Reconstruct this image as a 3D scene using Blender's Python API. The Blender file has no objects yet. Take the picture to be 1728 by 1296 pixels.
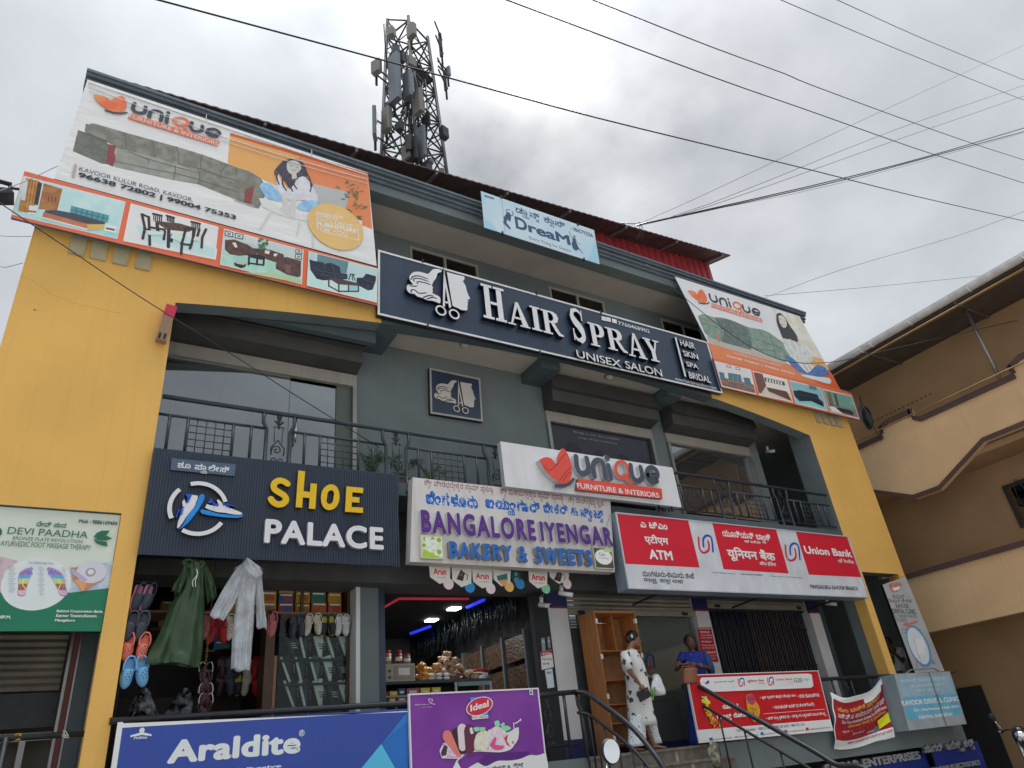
import bpy,bmesh,math,random
from mathutils import Vector,Matrix,Quaternion
random.seed(7)
SC = bpy.context.scene
COL = SC.collection
PI = math.pi
# ------------------------------------------------------------------ camera
CX,CY,FP = 864.0,648.0,1201.0
_v = Vector((608 - CX,-1527 - CY,FP)); _h = Vector((2947 - CX,1066 - CY,FP))
AZ = _v.normalized(); AX = (_h - AZ * _h.dot(AZ)).normalized(); AY = AZ.cross(AX)
EYE = Vector((0.0,-9.0,1.6))
cam_d = bpy.data.cameras.new('camera'); cam = bpy.data.objects.new('camera',cam_d); COL.objects.link(cam)
cam_d.sensor_width = 36; cam_d.lens = 36 * FP / 1728; cam_d.clip_end = 2000; cam_d.clip_start = 0.05
_R = Matrix((AX,AY,AZ))
cam.matrix_world = Matrix.Translation(EYE) @ (_R @ Matrix(((1,0,0),(0,-1,0),(0,0,-1)))).to_4x4()
SC.camera = cam
def ray(px,py): return _R @ Vector((px - CX,py - CY,FP))
def P(px,py,y=0.0):
 d = ray(px,py); return EYE + d * ((y - EYE.y) / d.y)
def PX(px,py,x):
 d = ray(px,py); return EYE + d * ((x - EYE.x) / d.x)
def PZ(px,py,z):
 d = ray(px,py); return EYE + d * ((z - EYE.z) / d.z)
def crop(x0,y0,s): return lambda x,y: (x0 + x / s,y0 + y / s)
# ------------------------------------------------------------------ sky and sun
W = bpy.data.worlds.new('World'); SC.world = W; W.use_nodes = True
nt = W.node_tree; N = nt.nodes; L = nt.links
bg = N['Background']; bg.inputs[1].default_value = 0.1
SUN_DIR = ray(905,115).normalized()
sun_el = math.asin(SUN_DIR.z); sun_az = math.atan2(SUN_DIR.x,SUN_DIR.y)
sky = N.new('ShaderNodeTexSky'); sky.sky_type = 'NISHITA'; sky.sun_disc = False
sky.sun_elevation = sun_el; sky.sun_rotation = sun_az
tc = N.new('ShaderNodeTexCoord')
def vmath(op,a,b=None):
 n = N.new('ShaderNodeVectorMath'); n.operation = op; L.new(a,n.inputs[0])
 if b is not None:
  if hasattr(b,'is_linked'): L.new(b,n.inputs[1])
  else: n.inputs[1].default_value = b
 return n
def wmath(op,a,b=None,clamp=False):
 n = N.new('ShaderNodeMath'); n.operation = op; n.use_clamp = clamp
 if hasattr(a,'is_linked'): L.new(a,n.inputs[0])
 else: n.inputs[0].default_value = a
 if b is not None:
  if hasattr(b,'is_linked'): L.new(b,n.inputs[1])
  else: n.inputs[1].default_value = b
 return n.outputs[0]
nrm = vmath('NORMALIZE',tc.outputs['Generated'])
sepz = N.new('ShaderNodeSeparateXYZ'); L.new(nrm.outputs[0],sepz.inputs[0])
zc = wmath('ADD',wmath('MAXIMUM',sepz.outputs[2],0.0),0.35)
comb = N.new('ShaderNodeCombineXYZ')
L.new(wmath('DIVIDE',sepz.outputs[0],zc),comb.inputs[0]); L.new(wmath('DIVIDE',sepz.outputs[1],zc),comb.inputs[1])
n1 = N.new('ShaderNodeTexNoise'); n1.inputs['Scale'].default_value = 2.6; n1.inputs['Detail'].default_value = 5; n1.inputs['Roughness'].default_value = .5
n1.inputs['Distortion'].default_value = .35; L.new(comb.outputs[0],n1.inputs['Vector'])
n2 = N.new('ShaderNodeTexNoise'); n2.inputs['Scale'].default_value = 8; n2.inputs['Detail'].default_value = 6; n2.inputs['Roughness'].default_value = .55; L.new(comb.outputs[0],n2.inputs['Vector'])
cl = wmath('ADD',wmath('MULTIPLY',n1.outputs[0],.75),wmath('MULTIPLY',n2.outputs[0],.25))
ramp = N.new('ShaderNodeValToRGB'); L.new(cl,ramp.inputs[0])
ramp.color_ramp.elements[0].position = .34; ramp.color_ramp.elements[0].color = (5.2,5.45,5.75,1)
ramp.color_ramp.elements[1].position = .62; ramp.color_ramp.elements[1].color = (7.0,7.3,7.65,1)
dt = vmath('DOT_PRODUCT',nrm.outputs[0],tuple(SUN_DIR))
dot = wmath('MAXIMUM',dt.outputs['Value'],0.0)
glow = wmath('ADD',wmath('MULTIPLY',wmath('POWER',dot,1100.0),5.0),wmath('MULTIPLY',wmath('POWER',dot,260.0),4.2))
glow = wmath('ADD',glow,wmath('MULTIPLY',wmath('POWER',dot,10.0),.2))
# the cloud round the sun is broken up, with dark patches against its glow
n3 = N.new('ShaderNodeTexNoise'); n3.inputs['Scale'].default_value = 6.5; n3.inputs['Detail'].default_value = 6; L.new(comb.outputs[0],n3.inputs['Vector'])
brk = wmath('MULTIPLY',wmath('SUBTRACT',n3.outputs[0],.545),wmath('MULTIPLY',wmath('POWER',dot,20.0),12.0))
tot = wmath('ADD',glow,brk)
gc = N.new('ShaderNodeCombineColor'); L.new(tot,gc.inputs[0]); L.new(wmath('MULTIPLY',tot,.985),gc.inputs[1]); L.new(wmath('MULTIPLY',tot,.95),gc.inputs[2])
add = vmath('ADD',ramp.outputs[0],gc.outputs[0])
mx = N.new('ShaderNodeMix'); mx.data_type = 'RGBA'; mx.inputs[0].default_value = .95
zen = wmath('ADD',wmath('MULTIPLY',wmath('POWER',wmath('MAXIMUM',sepz.outputs[2],0.0),16.0),8.0),.575)
sc_n = N.new('ShaderNodeVectorMath'); sc_n.operation = 'SCALE'; L.new(add.outputs[0],sc_n.inputs[0]); L.new(zen,sc_n.inputs['Scale'])
L.new(sky.outputs[0],mx.inputs[6]); L.new(sc_n.outputs[0],mx.inputs[7]); L.new(mx.outputs[2],bg.inputs[0])
sd = bpy.data.lights.new('sun','SUN'); sd.energy = 1.1; sd.angle = math.radians(14); sd.color = (1,.97,.92)
so = bpy.data.objects.new('sun',sd); COL.objects.link(so); so.rotation_mode = 'QUATERNION'; so.rotation_quaternion = SUN_DIR.to_track_quat('Z','Y')
SC.view_settings.view_transform = 'Standard'; SC.view_settings.look = 'None'; SC.view_settings.gamma = 1
SC.view_settings.exposure = 0.8
SC.cycles.max_bounces = 8; SC.cycles.use_denoising = True
# ------------------------------------------------------------------ materials
def lin(c):
 c /= 255.0
 return c / 12.92 if c <= .04045 else ((c + .055) / 1.055) ** 2.4
def S(r,g,b,k=1.0): return tuple(min(.86,lin(c) * k) for c in (r,g,b))
MATS = {}
def mat(name,col,rough=.6,metal=0.0,var=.12,vs=3.0,bump=0.0,bs=40.0,col2=None,streak=0.0,spec=.5,stretch=(1,1,1),emit=0,alpha=1.0,c2amt=(.42,.62)):
 if name in MATS: return MATS[name]
 m = bpy.data.materials.new(name); m.use_nodes = True; MATS[name] = m
 t = m.node_tree; b = t.nodes['Principled BSDF']
 b.inputs['Roughness'].default_value = rough; b.inputs['Metallic'].default_value = metal
 b.inputs['Specular IOR Level'].default_value = spec
 c4 = (*col,1)
 tcn = t.nodes.new('ShaderNodeTexCoord'); mp = t.nodes.new('ShaderNodeMapping'); mp.inputs['Scale'].default_value = stretch
 t.links.new(tcn.outputs['Object'],mp.inputs[0])
 nz = t.nodes.new('ShaderNodeTexNoise'); nz.inputs['Scale'].default_value = vs; nz.inputs['Detail'].default_value = 5
 t.links.new(mp.outputs[0],nz.inputs['Vector'])
 rp = t.nodes.new('ShaderNodeValToRGB'); t.links.new(nz.outputs[0],rp.inputs[0])
 e = rp.color_ramp.elements
 if col2 is None:
  e[0].position = .3; e[1].position = .7
  e[0].color = tuple(c * (1 - var) for c in col) + (1,); e[1].color = tuple(min(.95,c * (1 + var * .6)) for c in col) + (1,)
 else:
  e[0].position,e[1].position = c2amt; e[0].color = c4; e[1].color = (*col2,1)
 out = rp.outputs[0]
 if streak:
  mp2 = t.nodes.new('ShaderNodeMapping'); mp2.inputs['Scale'].default_value = (9,9,.35); t.links.new(tcn.outputs['Object'],mp2.inputs[0])
  n4 = t.nodes.new('ShaderNodeTexNoise'); n4.inputs['Scale'].default_value = 1.6; n4.inputs['Detail'].default_value = 4; t.links.new(mp2.outputs[0],n4.inputs['Vector'])
  r4 = t.nodes.new('ShaderNodeValToRGB'); r4.color_ramp.elements[0].position = .52; r4.color_ramp.elements[1].position = .72
  r4.color_ramp.elements[0].color = (1,1,1,1); s_ = 1 - streak * .45; r4.color_ramp.elements[1].color = (s_,s_,s_ * .97,1)
  t.links.new(n4.outputs[0],r4.inputs[0])
  mm = t.nodes.new('ShaderNodeMix'); mm.data_type = 'RGBA'; mm.blend_type = 'MULTIPLY'; mm.inputs[0].default_value = 1
  t.links.new(out,mm.inputs[6]); t.links.new(r4.outputs[0],mm.inputs[7]); out = mm.outputs[2]
 t.links.new(out,b.inputs['Base Color'])
 if bump:
  nb = t.nodes.new('ShaderNodeTexNoise'); nb.inputs['Scale'].default_value = bs; nb.inputs['Detail'].default_value = 4
  t.links.new(mp.outputs[0],nb.inputs['Vector'])
  bp = t.nodes.new('ShaderNodeBump'); bp.inputs['Strength'].default_value = 1; bp.inputs['Distance'].default_value = bump
  t.links.new(nb.outputs[0],bp.inputs['Height']); t.links.new(bp.outputs[0],b.inputs['Normal'])
 if emit:
  b.inputs['Emission Color'].default_value = c4; b.inputs['Emission Strength'].default_value = emit
 if alpha < 1: b.inputs['Alpha'].default_value = alpha
 return m
_pm = {}
def pm(r,g,b,r2=None,g2=None,b2=None,sc=12,k=1.3):
 key = (r,g,b,r2,g2,b2,sc,k)
 if key not in _pm:
  c = S(r,g,b,k)
  if r2 is None: _pm[key] = mat('ink_%d_%d_%d_%d' % (r,g,b,len(_pm)),c,rough=.42,var=.05,vs=2.0,bump=.0025,bs=3.0,spec=.35)
  else: _pm[key] = mat('photo_print_%d' % len(_pm),c,rough=.42,col2=S(r2,g2,b2,k),vs=sc,bump=.0025,bs=3.0,spec=.35)
 return _pm[key]
def glass_mat(name,tint,refl=1.0,haze=0,haze_col=(.3,.33,.32)):
 m = bpy.data.materials.new(name); m.use_nodes = True; t = m.node_tree
 for n in list(t.nodes):
  if n.type == 'BSDF_PRINCIPLED': t.nodes.remove(n)
 o = t.nodes['Material Output']
 tr = t.nodes.new('ShaderNodeBsdfTransparent'); tr.inputs[0].default_value = (*tint,1)
 gl = t.nodes.new('ShaderNodeBsdfGlossy'); gl.inputs['Roughness'].default_value = .01; gl.inputs[0].default_value = (.95,.97,1,1)
 fr = t.nodes.new('ShaderNodeFresnel'); fr.inputs[0].default_value = 1.55
 mu = t.nodes.new('ShaderNodeMath'); mu.operation = 'MULTIPLY'; mu.use_clamp = True; mu.inputs[1].default_value = refl; t.links.new(fr.outputs[0],mu.inputs[0])
 mx_ = t.nodes.new('ShaderNodeMixShader'); t.links.new(mu.outputs[0],mx_.inputs[0]); t.links.new(tr.outputs[0],mx_.inputs[1]); t.links.new(gl.outputs[0],mx_.inputs[2])
 res = mx_.outputs[0]
 if haze:  # grey diffuse mixed in, brightens panes in front of dark rooms
  df = t.nodes.new('ShaderNodeBsdfDiffuse'); df.inputs[0].default_value = (*haze_col,1); m2 = t.nodes.new('ShaderNodeMixShader'); m2.inputs[0].default_value = haze
  t.links.new(res,m2.inputs[1]); t.links.new(df.outputs[0],m2.inputs[2]); res = m2.outputs[0]
 t.links.new(res,o.inputs[0]); MATS[name] = m
 return m
M_yel = mat('ochre_wall_paint',S(218,160,84,1.42),rough=.75,var=.09,vs=.9,bump=.002,bs=18,streak=.12)
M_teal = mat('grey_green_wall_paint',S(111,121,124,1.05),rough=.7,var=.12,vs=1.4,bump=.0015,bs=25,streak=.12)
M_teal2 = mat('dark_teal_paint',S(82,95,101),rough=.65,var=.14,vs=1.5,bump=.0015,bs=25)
M_corn = mat('grey_cornice_paint',S(96,108,118),rough=.6,var=.2,vs=2.5,streak=.3)
M_soff = mat('beige_soffit',S(186,178,168,1.1),rough=.8,var=.1,vs=1.2,bump=.001,bs=30)
M_concr = mat('weathered_concrete',S(150,146,138),rough=.9,var=.22,vs=2.2,bump=.004,bs=22,streak=.3)
M_granite = mat('stair_granite',S(120,112,102),rough=.55,var=.35,vs=9,bump=.001,bs=60,streak=.2)
M_black = mat('black_painted_iron',S(38,42,48),rough=.42,var=.3,vs=9,bump=.0008,bs=60)
M_iron = mat('grey_blue_painted_iron',S(50,58,68),rough=.4,var=.25,vs=8,bump=.0008,bs=70)
M_alu = mat('aluminium',S(150,150,148),rough=.35,metal=.7,var=.15)
M_shut = mat('rolling_shutter_steel',S(158,150,140),rough=.5,metal=.35,var=.18,vs=3,streak=.2)
M_white = mat('white_sheet_metal',S(225,225,228,1.0),rough=.4,var=.06,vs=2,streak=.12)
M_offw = mat('off_white_plaster',S(205,205,208,1.1),rough=.6,var=.07,vs=2,streak=.1)
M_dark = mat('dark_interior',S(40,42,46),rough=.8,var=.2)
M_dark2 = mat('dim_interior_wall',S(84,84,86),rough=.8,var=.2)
M_navy = mat('navy_sign_panel',S(48,64,86),rough=.35,var=.14,vs=2,streak=.25)
M_ink = mat('black_letter_return',S(16,20,28),rough=.3,var=.1)
M_face = mat('white_acrylic',S(226,226,230,1.05),rough=.3,var=.03)
M_grey = mat('grey_acrylic',S(70,80,94),rough=.22,var=.05)
M_red = mat('red_acrylic',S(214,74,58,1.2),rough=.25,var=.05)
M_rib = mat('navy_fluted_panel',S(44,56,74),rough=.45,var=.12,vs=3)
M_wood = mat('teak_laminate',S(160,104,58,1.35),rough=.45,var=.2,vs=4,stretch=(6,6,.7),bump=.0005,bs=30)
M_wood2 = mat('pale_board_back',S(176,128,84),rough=.6,var=.3,vs=5)
M_brown = mat('brown_trim_paint',S(84,60,58),rough=.65,var=.15)
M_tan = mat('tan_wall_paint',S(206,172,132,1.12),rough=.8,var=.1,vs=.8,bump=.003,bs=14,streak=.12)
M_tan_shade = mat('tan_paint_shaded',S(164,134,100,1.1),rough=.85,var=.12,vs=1.0,bump=.003,bs=14)  # darker copy of the tan paint, shade of the recessed walls put into its colour
M_roof = mat('weathered_roof_sheet',S(84,66,64),rough=.6,var=.25,vs=2)
M_redsheet = mat('red_corrugated_sheet',S(166,58,66,1.05),rough=.5,var=.15,vs=3,streak=.15)
M_frame = mat('beige_window_frame',S(168,160,150),rough=.5,var=.1)
M_glassd = glass_mat('dark_window_glass',(.12,.13,.15),1.3)
M_glass = glass_mat('clear_shop_glass',(.72,.78,.78),4.0,.05)
M_glassb = glass_mat('hazed_bank_glass',(.6,.66,.64),1.6,.3,(.26,.31,.29))  # pale haze put into the glass colour to lift the black bank interior
M_pane = glass_mat('greenish_display_glass',(.86,.92,.9),.35)
M_skin = mat('brown_skin',S(146,102,80,.95),rough=.5,var=.12,vs=14)
M_skind = mat('deep_brown_skin',S(112,76,60,.9),rough=.5,var=.12,vs=14)
M_hair = mat('black_hair',S(22,20,20),rough=.45,var=.4,vs=60)
M_rubber = mat('black_rubber',S(26,26,28),rough=.7)
M_chrome = mat('chrome',(.8,.8,.82),rough=.12,metal=1,var=.02)
M_mirror = mat('mirror_glass',(.92,.94,.96),rough=.02,metal=1,var=.01)
M_tar = mat('pale_street_concrete',S(164,160,152),rough=.9,var=.2,vs=1.5,bump=.006,bs=60)
# ------------------------------------------------------------------ mesh and object helpers
ORG = {}
def _slot(mats,m):
 if m not in mats: mats.append(m)
 return mats.index(m)
class G:
 def __init__(s): s.v = []; s.f = []; s.mi = []; s.mats = []; s.sm = []
 def face(s,pts,m,sm=False):
  b = len(s.v); s.v += [tuple(p) for p in pts]; s.f.append(tuple(range(b,b + len(pts)))); s.mi.append(_slot(s.mats,m)); s.sm.append(sm)
 def raw(s,vs,fs,m,sm=False):
  b = len(s.v); s.v += [tuple(p) for p in vs]; k = _slot(s.mats,m)
  for f in fs: s.f.append(tuple(b + i for i in f)); s.mi.append(k); s.sm.append(sm)
 def box(s,x0,x1,y0,y1,z0,z1,m):
  vs = [(x0,y0,z0),(x1,y0,z0),(x1,y1,z0),(x0,y1,z0),(x0,y0,z1),(x1,y0,z1),(x1,y1,z1),(x0,y1,z1)]
  s.raw(vs,[(0,1,5,4),(1,2,6,5),(2,3,7,6),(3,0,4,7),(4,5,6,7),(3,2,1,0)],m)
 def bbox(s,c,ex,ey,ez,rz,m,rx=0.0):
  R = Matrix.Rotation(rz,3,'Z') @ Matrix.Rotation(rx,3,'X'); c = Vector(c)
  vs = [c + R @ Vector((a * ex,b_ * ey,d * ez)) for d in (-1,1) for a,b_ in ((-1,-1),(1,-1),(1,1),(-1,1))]
  s.raw(vs,[(0,1,5,4),(1,2,6,5),(2,3,7,6),(3,0,4,7),(4,5,6,7),(3,2,1,0)],m)
 def prism(s,poly,y0,y1,m,ms=None,back=True):
  ms = ms or m; n = len(poly)
  s.face([(x,y0,z) for x,z in poly],m)
  if back: s.face([(x,y1,z) for x,z in reversed(poly)],ms)
  for i in range(n):
   a = poly[i]; b = poly[(i + 1) % n]
   s.face([(a[0],y0,a[1]),(a[0],y1,a[1]),(b[0],y1,b[1]),(b[0],y0,b[1])],ms)
 def prismx(s,poly,x0,x1,m,ms=None):
  ms = ms or m; n = len(poly)
  s.face([(x0,y,z) for y,z in poly],m); s.face([(x1,y,z) for y,z in reversed(poly)],ms)
  for i in range(n):
   a = poly[i]; b = poly[(i + 1) % n]
   s.face([(x0,a[0],a[1]),(x1,a[0],a[1]),(x1,b[0],b[1]),(x0,b[0],b[1])],ms)
 def tube(s,pts,r,m,n=8,cap=True,ry=None,sm=True):
  pts = [Vector(p) for p in pts]; k = len(pts)
  rs = r if isinstance(r,(list,tuple)) else [r] * k
  rys = ry if isinstance(ry,(list,tuple)) else ([ry] * k if ry else rs)
  b = len(s.v); mi = _slot(s.mats,m); pu = None
  for i,p in enumerate(pts):
   t = (pts[min(i + 1,k - 1)] - pts[max(i - 1,0)])
   t = t.normalized() if t.length > 1e-9 else Vector((0,0,1))
   if pu is None:
    ref = Vector((1,0,0)) if abs(t.x) < .8 else Vector((0,1,0))
    u = (ref - t * ref.dot(t)).normalized()
   else: u = (pu - t * pu.dot(t)); u = u.normalized() if u.length > 1e-6 else pu
   pu = u; w = t.cross(u)
   for j in range(n):
    a = 2 * PI * j / n; s.v.append(tuple(p + u * (math.cos(a) * rs[i]) + w * (math.sin(a) * rys[i])))
  for i in range(k - 1):
   for j in range(n):
    a = b + i * n + j; c = b + i * n + (j + 1) % n
    s.f.append((a,c,c + n,a + n)); s.mi.append(mi); s.sm.append(sm)
  if cap:
   s.f.append(tuple(b + j for j in reversed(range(n)))); s.mi.append(mi); s.sm.append(False)
   s.f.append(tuple(b + (k - 1) * n + j for j in range(n))); s.mi.append(mi); s.sm.append(False)
 def blob(s,c,r,m,n=12,k=8,R=None):
  c = Vector(c); R = R or Matrix.Identity(3); vs = []; fs = []
  for i in range(k + 1):
   th = PI * i / k
   for j in range(n):
    a = 2 * PI * j / n
    vs.append(c + R @ Vector((r[0] * math.sin(th) * math.cos(a),r[1] * math.sin(th) * math.sin(a),r[2] * math.cos(th))))
  for i in range(k):
   for j in range(n): fs.append((i * n + j,(i + 1) * n + j,(i + 1) * n + (j + 1) % n,i * n + (j + 1) % n))
  s.raw(vs,fs,m,True)
 def build(s,name,parent=None,label=None):
  me = bpy.data.meshes.new(name); org = Vector(ORG.get(parent.name,(0,0,0))) if parent else Vector((0,0,0))
  me.from_pydata([tuple(Vector(p) - org) for p in s.v],[],s.f)
  for m in s.mats: me.materials.append(m)
  for i,p in enumerate(me.polygons): p.material_index = s.mi[i]; p.use_smooth = s.sm[i]
  me.validate(); me.update()
  o = bpy.data.objects.new(name,me); COL.objects.link(o)
  if parent: o.parent = parent
  ORG[o.name] = org
  if label: o['label'] = label
  return o
def thing(name,label,cat,loc=(0,0,0),group=None):
 o = bpy.data.objects.new(name,None); o.empty_display_size = .1; COL.objects.link(o); o.location = loc
 o['label'] = label; o['category'] = cat
 if group: o['group'] = group
 ORG[o.name] = Vector(loc); return o
def tag(o,label,cat,group=None):
 o['label'] = label; o['category'] = cat
 if group: o['group'] = group
 return o
def struct(o,kind='structure'): o['kind'] = kind; return o
def copy_tree(o,parent=None):
 c = o.copy(); COL.objects.link(c)
 if parent: c.parent = parent
 for ch in o.children: copy_tree(ch,c)
 return c
def place(o,loc,rot=None,scale=None,label=None):
 o.location = loc
 if rot is not None: o.rotation_euler = rot
 if scale is not None: o.scale = scale if isinstance(scale,tuple) else (scale,) * 3
 if label: o['label'] = label
 return o
def mesh_thing(g,name,label,cat,group=None): return tag(g.build(name),label,cat,group)
def evaluated(o,name=None):
 dg = bpy.context.evaluated_depsgraph_get(); dg.update()
 return bpy.data.meshes.new_from_object(o.evaluated_get(dg))
 # ------------------------------------------------------------------ lettering
_tc = {}
from mathutils.geometry import tessellate_polygon
def _area(l): return sum(l[i][0] * l[(i + 1) % len(l)][1] - l[(i + 1) % len(l)][0] * l[i][1] for i in range(len(l))) / 2
def _inside(p,l):
 r = False; n = len(l)
 for i in range(n):
  a,b = l[i],l[(i + 1) % n]
  if (a[1] > p[1]) != (b[1] > p[1]) and p[0] < (b[0] - a[0]) * (p[1] - a[1]) / (b[1] - a[1]) + a[0]: r = not r
 return r
def text_flat(s,bold=0.0,sp=1.0):
 key = (s,bold,sp)
 if key in _tc: return _tc[key]
 c = bpy.data.curves.new('lettering','FONT'); c.body = s; c.size = 1; c.resolution_u = 4; c.space_character = sp; c.dimensions = '2D'; c.fill_mode = 'NONE'
 o = bpy.data.objects.new('lettering',c); COL.objects.link(o); me = evaluated(o)
 adj = {}
 for e in me.edges:
  i,j = e.vertices; adj.setdefault(i,[]).append(j); adj.setdefault(j,[]).append(i)
 co = [(v.co.x,v.co.y) for v in me.vertices]; seen = set(); loops = []
 for i in range(len(co)):
  if i in seen or i not in adj: continue
  lp = [i]; seen.add(i); cur = i
  while True:
   nx = [j for j in adj[cur] if j not in seen]
   if not nx: break
   # keep the drawing order of the contour
   cur = (cur + 1) if (cur + 1) in nx else nx[0]; seen.add(cur); lp.append(cur)
  q = []
  for j in lp:
   if not q or math.hypot(co[j][0] - q[-1][0],co[j][1] - q[-1][1]) > 1e-4: q.append(co[j])
  if len(q) > 2 and math.hypot(q[0][0] - q[-1][0],q[0][1] - q[-1][1]) < 1e-4: q.pop()
  if len(q) > 2 and abs(_area(q)) > 1e-6: loops.append(q)
 bpy.data.objects.remove(o); bpy.data.curves.remove(c); bpy.data.meshes.remove(me)
 if not loops: _tc[key] = ([],[]); return _tc[key]
 big = max(loops,key=lambda l: abs(_area(l))); sg_ = 1 if _area(big) > 0 else -1
 if sg_ < 0: loops = [l[::-1] for l in loops]
 outer = [l for l in loops if _area(l) > 0]; holes = [l for l in loops if _area(l) < 0]
 vs = []; fs = []
 for k,ol in enumerate(outer):
  hs_ = []
  for h in holes:
   if _inside(h[0],ol):
    cont = [o2 for o2 in outer if _inside(h[0],o2)]
    if min(cont,key=lambda l: _area(l)) is ol: hs_.append(h)
  ls = [ol] + hs_; flat = [p for l in ls for p in l]
  tris = tessellate_polygon([[Vector((p[0],p[1],0)) for p in l] for l in ls]); b = len(vs)
  vs += [(p[0],p[1],k % 4) for p in flat]
  for t in tris:
   A = (flat[t[1]][0] - flat[t[0]][0]) * (flat[t[2]][1] - flat[t[0]][1]) - (flat[t[2]][0] - flat[t[0]][0]) * (flat[t[1]][1] - flat[t[0]][1])
   if abs(A) < 1e-10: continue
   fs.append((b + t[0],b + t[1],b + t[2]) if A > 0 else (b + t[0],b + t[2],b + t[1]))
 if bold > 0:
  for l in loops:
   n = len(l)
   for i in range(n):
    p,q = l[i],l[(i + 1) % n]; dx,dy = q[0] - p[0],q[1] - p[1]; ln = math.hypot(dx,dy)
    if ln < 1e-5: continue
    dx /= ln; dy /= ln; e = bold * .35; nx,ny = -dy * bold,dx * bold; k = 4 + i % 24; b = len(vs)
    vs += [(p[0] - dx * e + nx,p[1] - dy * e + ny,k),(p[0] - dx * e - nx,p[1] - dy * e - ny,k),(q[0] + dx * e - nx,q[1] + dy * e - ny,k),(q[0] + dx * e + nx,q[1] + dy * e + ny,k)]
    fs.append((b,b + 1,b + 2,b + 3))
 _tc[key] = (vs,fs); return _tc[key]
def _is_kn(ch): return 0x0C80 <= ord(ch) <= 0x0CFF
def text_kn(s,bold=0.0):
 key = ('kn',s,bold)
 if key in _tc: return _tc[key]
 out_v = []; out_f = []; x = 0.0; i = 0
 def put(t,ox,oy,sc):
  vs,fs = text_flat(t,bold)
  if not vs: return ox
  mnx = min(v[0] for v in vs); b = len(out_v)
  out_v.extend(((v[0] - mnx) * sc + ox,v[1] * sc + oy,v[2]) for v in vs); out_f.extend(tuple(b + k for k in f) for f in fs)
  return ox + (max(v[0] for v in vs) - mnx) * sc
 while i < len(s):
  ch = s[i]
  if ch == ' ': x += .34; i += 1; continue
  base = ch; i += 1; subs = []
  while i < len(s) and _is_kn(ch):
   o = ord(s[i])
   if o == 0x0CCD:
    if i + 1 < len(s) and 0x0C95 <= ord(s[i + 1]) <= 0x0CB9: subs.append(s[i + 1]); i += 2
    else: base += s[i]; i += 1
   elif 0x0CBC <= o <= 0x0CCC or o in (0x0C82,0x0C83,0x0CD5,0x0CD6): base += s[i]; i += 1
   else: break
  x1 = put(base,x,0,1)
  sx = x + (x1 - x) * .55
  for c2 in subs: sx = put(c2,sx,-.42,.52)
  x = max(x1,sx) + .07
 _tc[key] = (out_v,out_f); return _tc[key]
def lettering(s,bold=0.0,sp=1.0): return text_kn(s,bold) if any(_is_kn(c) for c in s) else text_flat(s,bold,sp)
def fit(vs,A,B):
 x0 = min(v[0] for v in vs); x1 = max(v[0] for v in vs); y0 = min(v[1] for v in vs); y1 = max(v[1] for v in vs)
 return [(A[0] + (v[0] - x0) / (x1 - x0) * (B[0] - A[0]),A[1] + (v[1] - y0) / (y1 - y0) * (B[1] - A[1]),v[2]) for v in vs]
def islands(vs,fs):
 par = list(range(len(vs)))
 def fd(a):
  while par[a] != a: par[a] = par[par[a]]; a = par[a]
  return a
 for f in fs:
  for k in f[1:]: par[fd(k)] = fd(f[0])
 gr = {}
 for f in fs: gr.setdefault(fd(f[0]),[]).append(f)
 L_ = []
 for k,g in gr.items():
  xs = [vs[i][0] for f in g for i in f]; L_.append([min(xs),max(xs),g])
 L_.sort(key=lambda a: a[0]); out = []
 for a in L_:
  if out and min(out[-1][1],a[1]) - max(out[-1][0],a[0]) > .45 * min(a[1] - a[0],out[-1][1] - out[-1][0]):
   out[-1][2] = out[-1][2] + a[2]; out[-1][1] = max(out[-1][1],a[1]); out[-1][0] = min(out[-1][0],a[0])
  else: out.append(list(a))
 return [o[2] for o in out]
def extrude_flat(g,vs,fs,y0,y1,mf,ms):
 ed = {}
 used = sorted({i for f in fs for i in f}); mp = {i: k for k,i in enumerate(used)}
 g.raw([(vs[i][0],y0 - vs[i][2] * .00012,vs[i][1]) for i in used],[tuple(mp[i] for i in f) for f in fs],mf)
 for f in fs:
  for a,b in zip(f,f[1:] + f[:1]): ed[(a,b)] = 1
 for (a,b) in ed:
  if (b,a) not in ed:
   A = vs[a]; B = vs[b]; g.face([(A[0],y0 - A[2] * .00012,A[1]),(A[0],y1,A[1]),(B[0],y1,B[1]),(B[0],y0 - A[2] * .00012,B[1])],ms)
def raised(parent,s,BL,TR,y,d,mf,ms,bold=.02,sp=1.0,name='letter'):
 vs,fs = lettering(s,bold,sp); a = P(*BL,y - d); b = P(*TR,y - d); vs = fit(vs,(a.x,a.z),(b.x,b.z))
 for isl in islands(vs,fs):
  g = G(); extrude_flat(g,vs,isl,y - d,y,mf,ms); g.build(name,parent)
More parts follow.
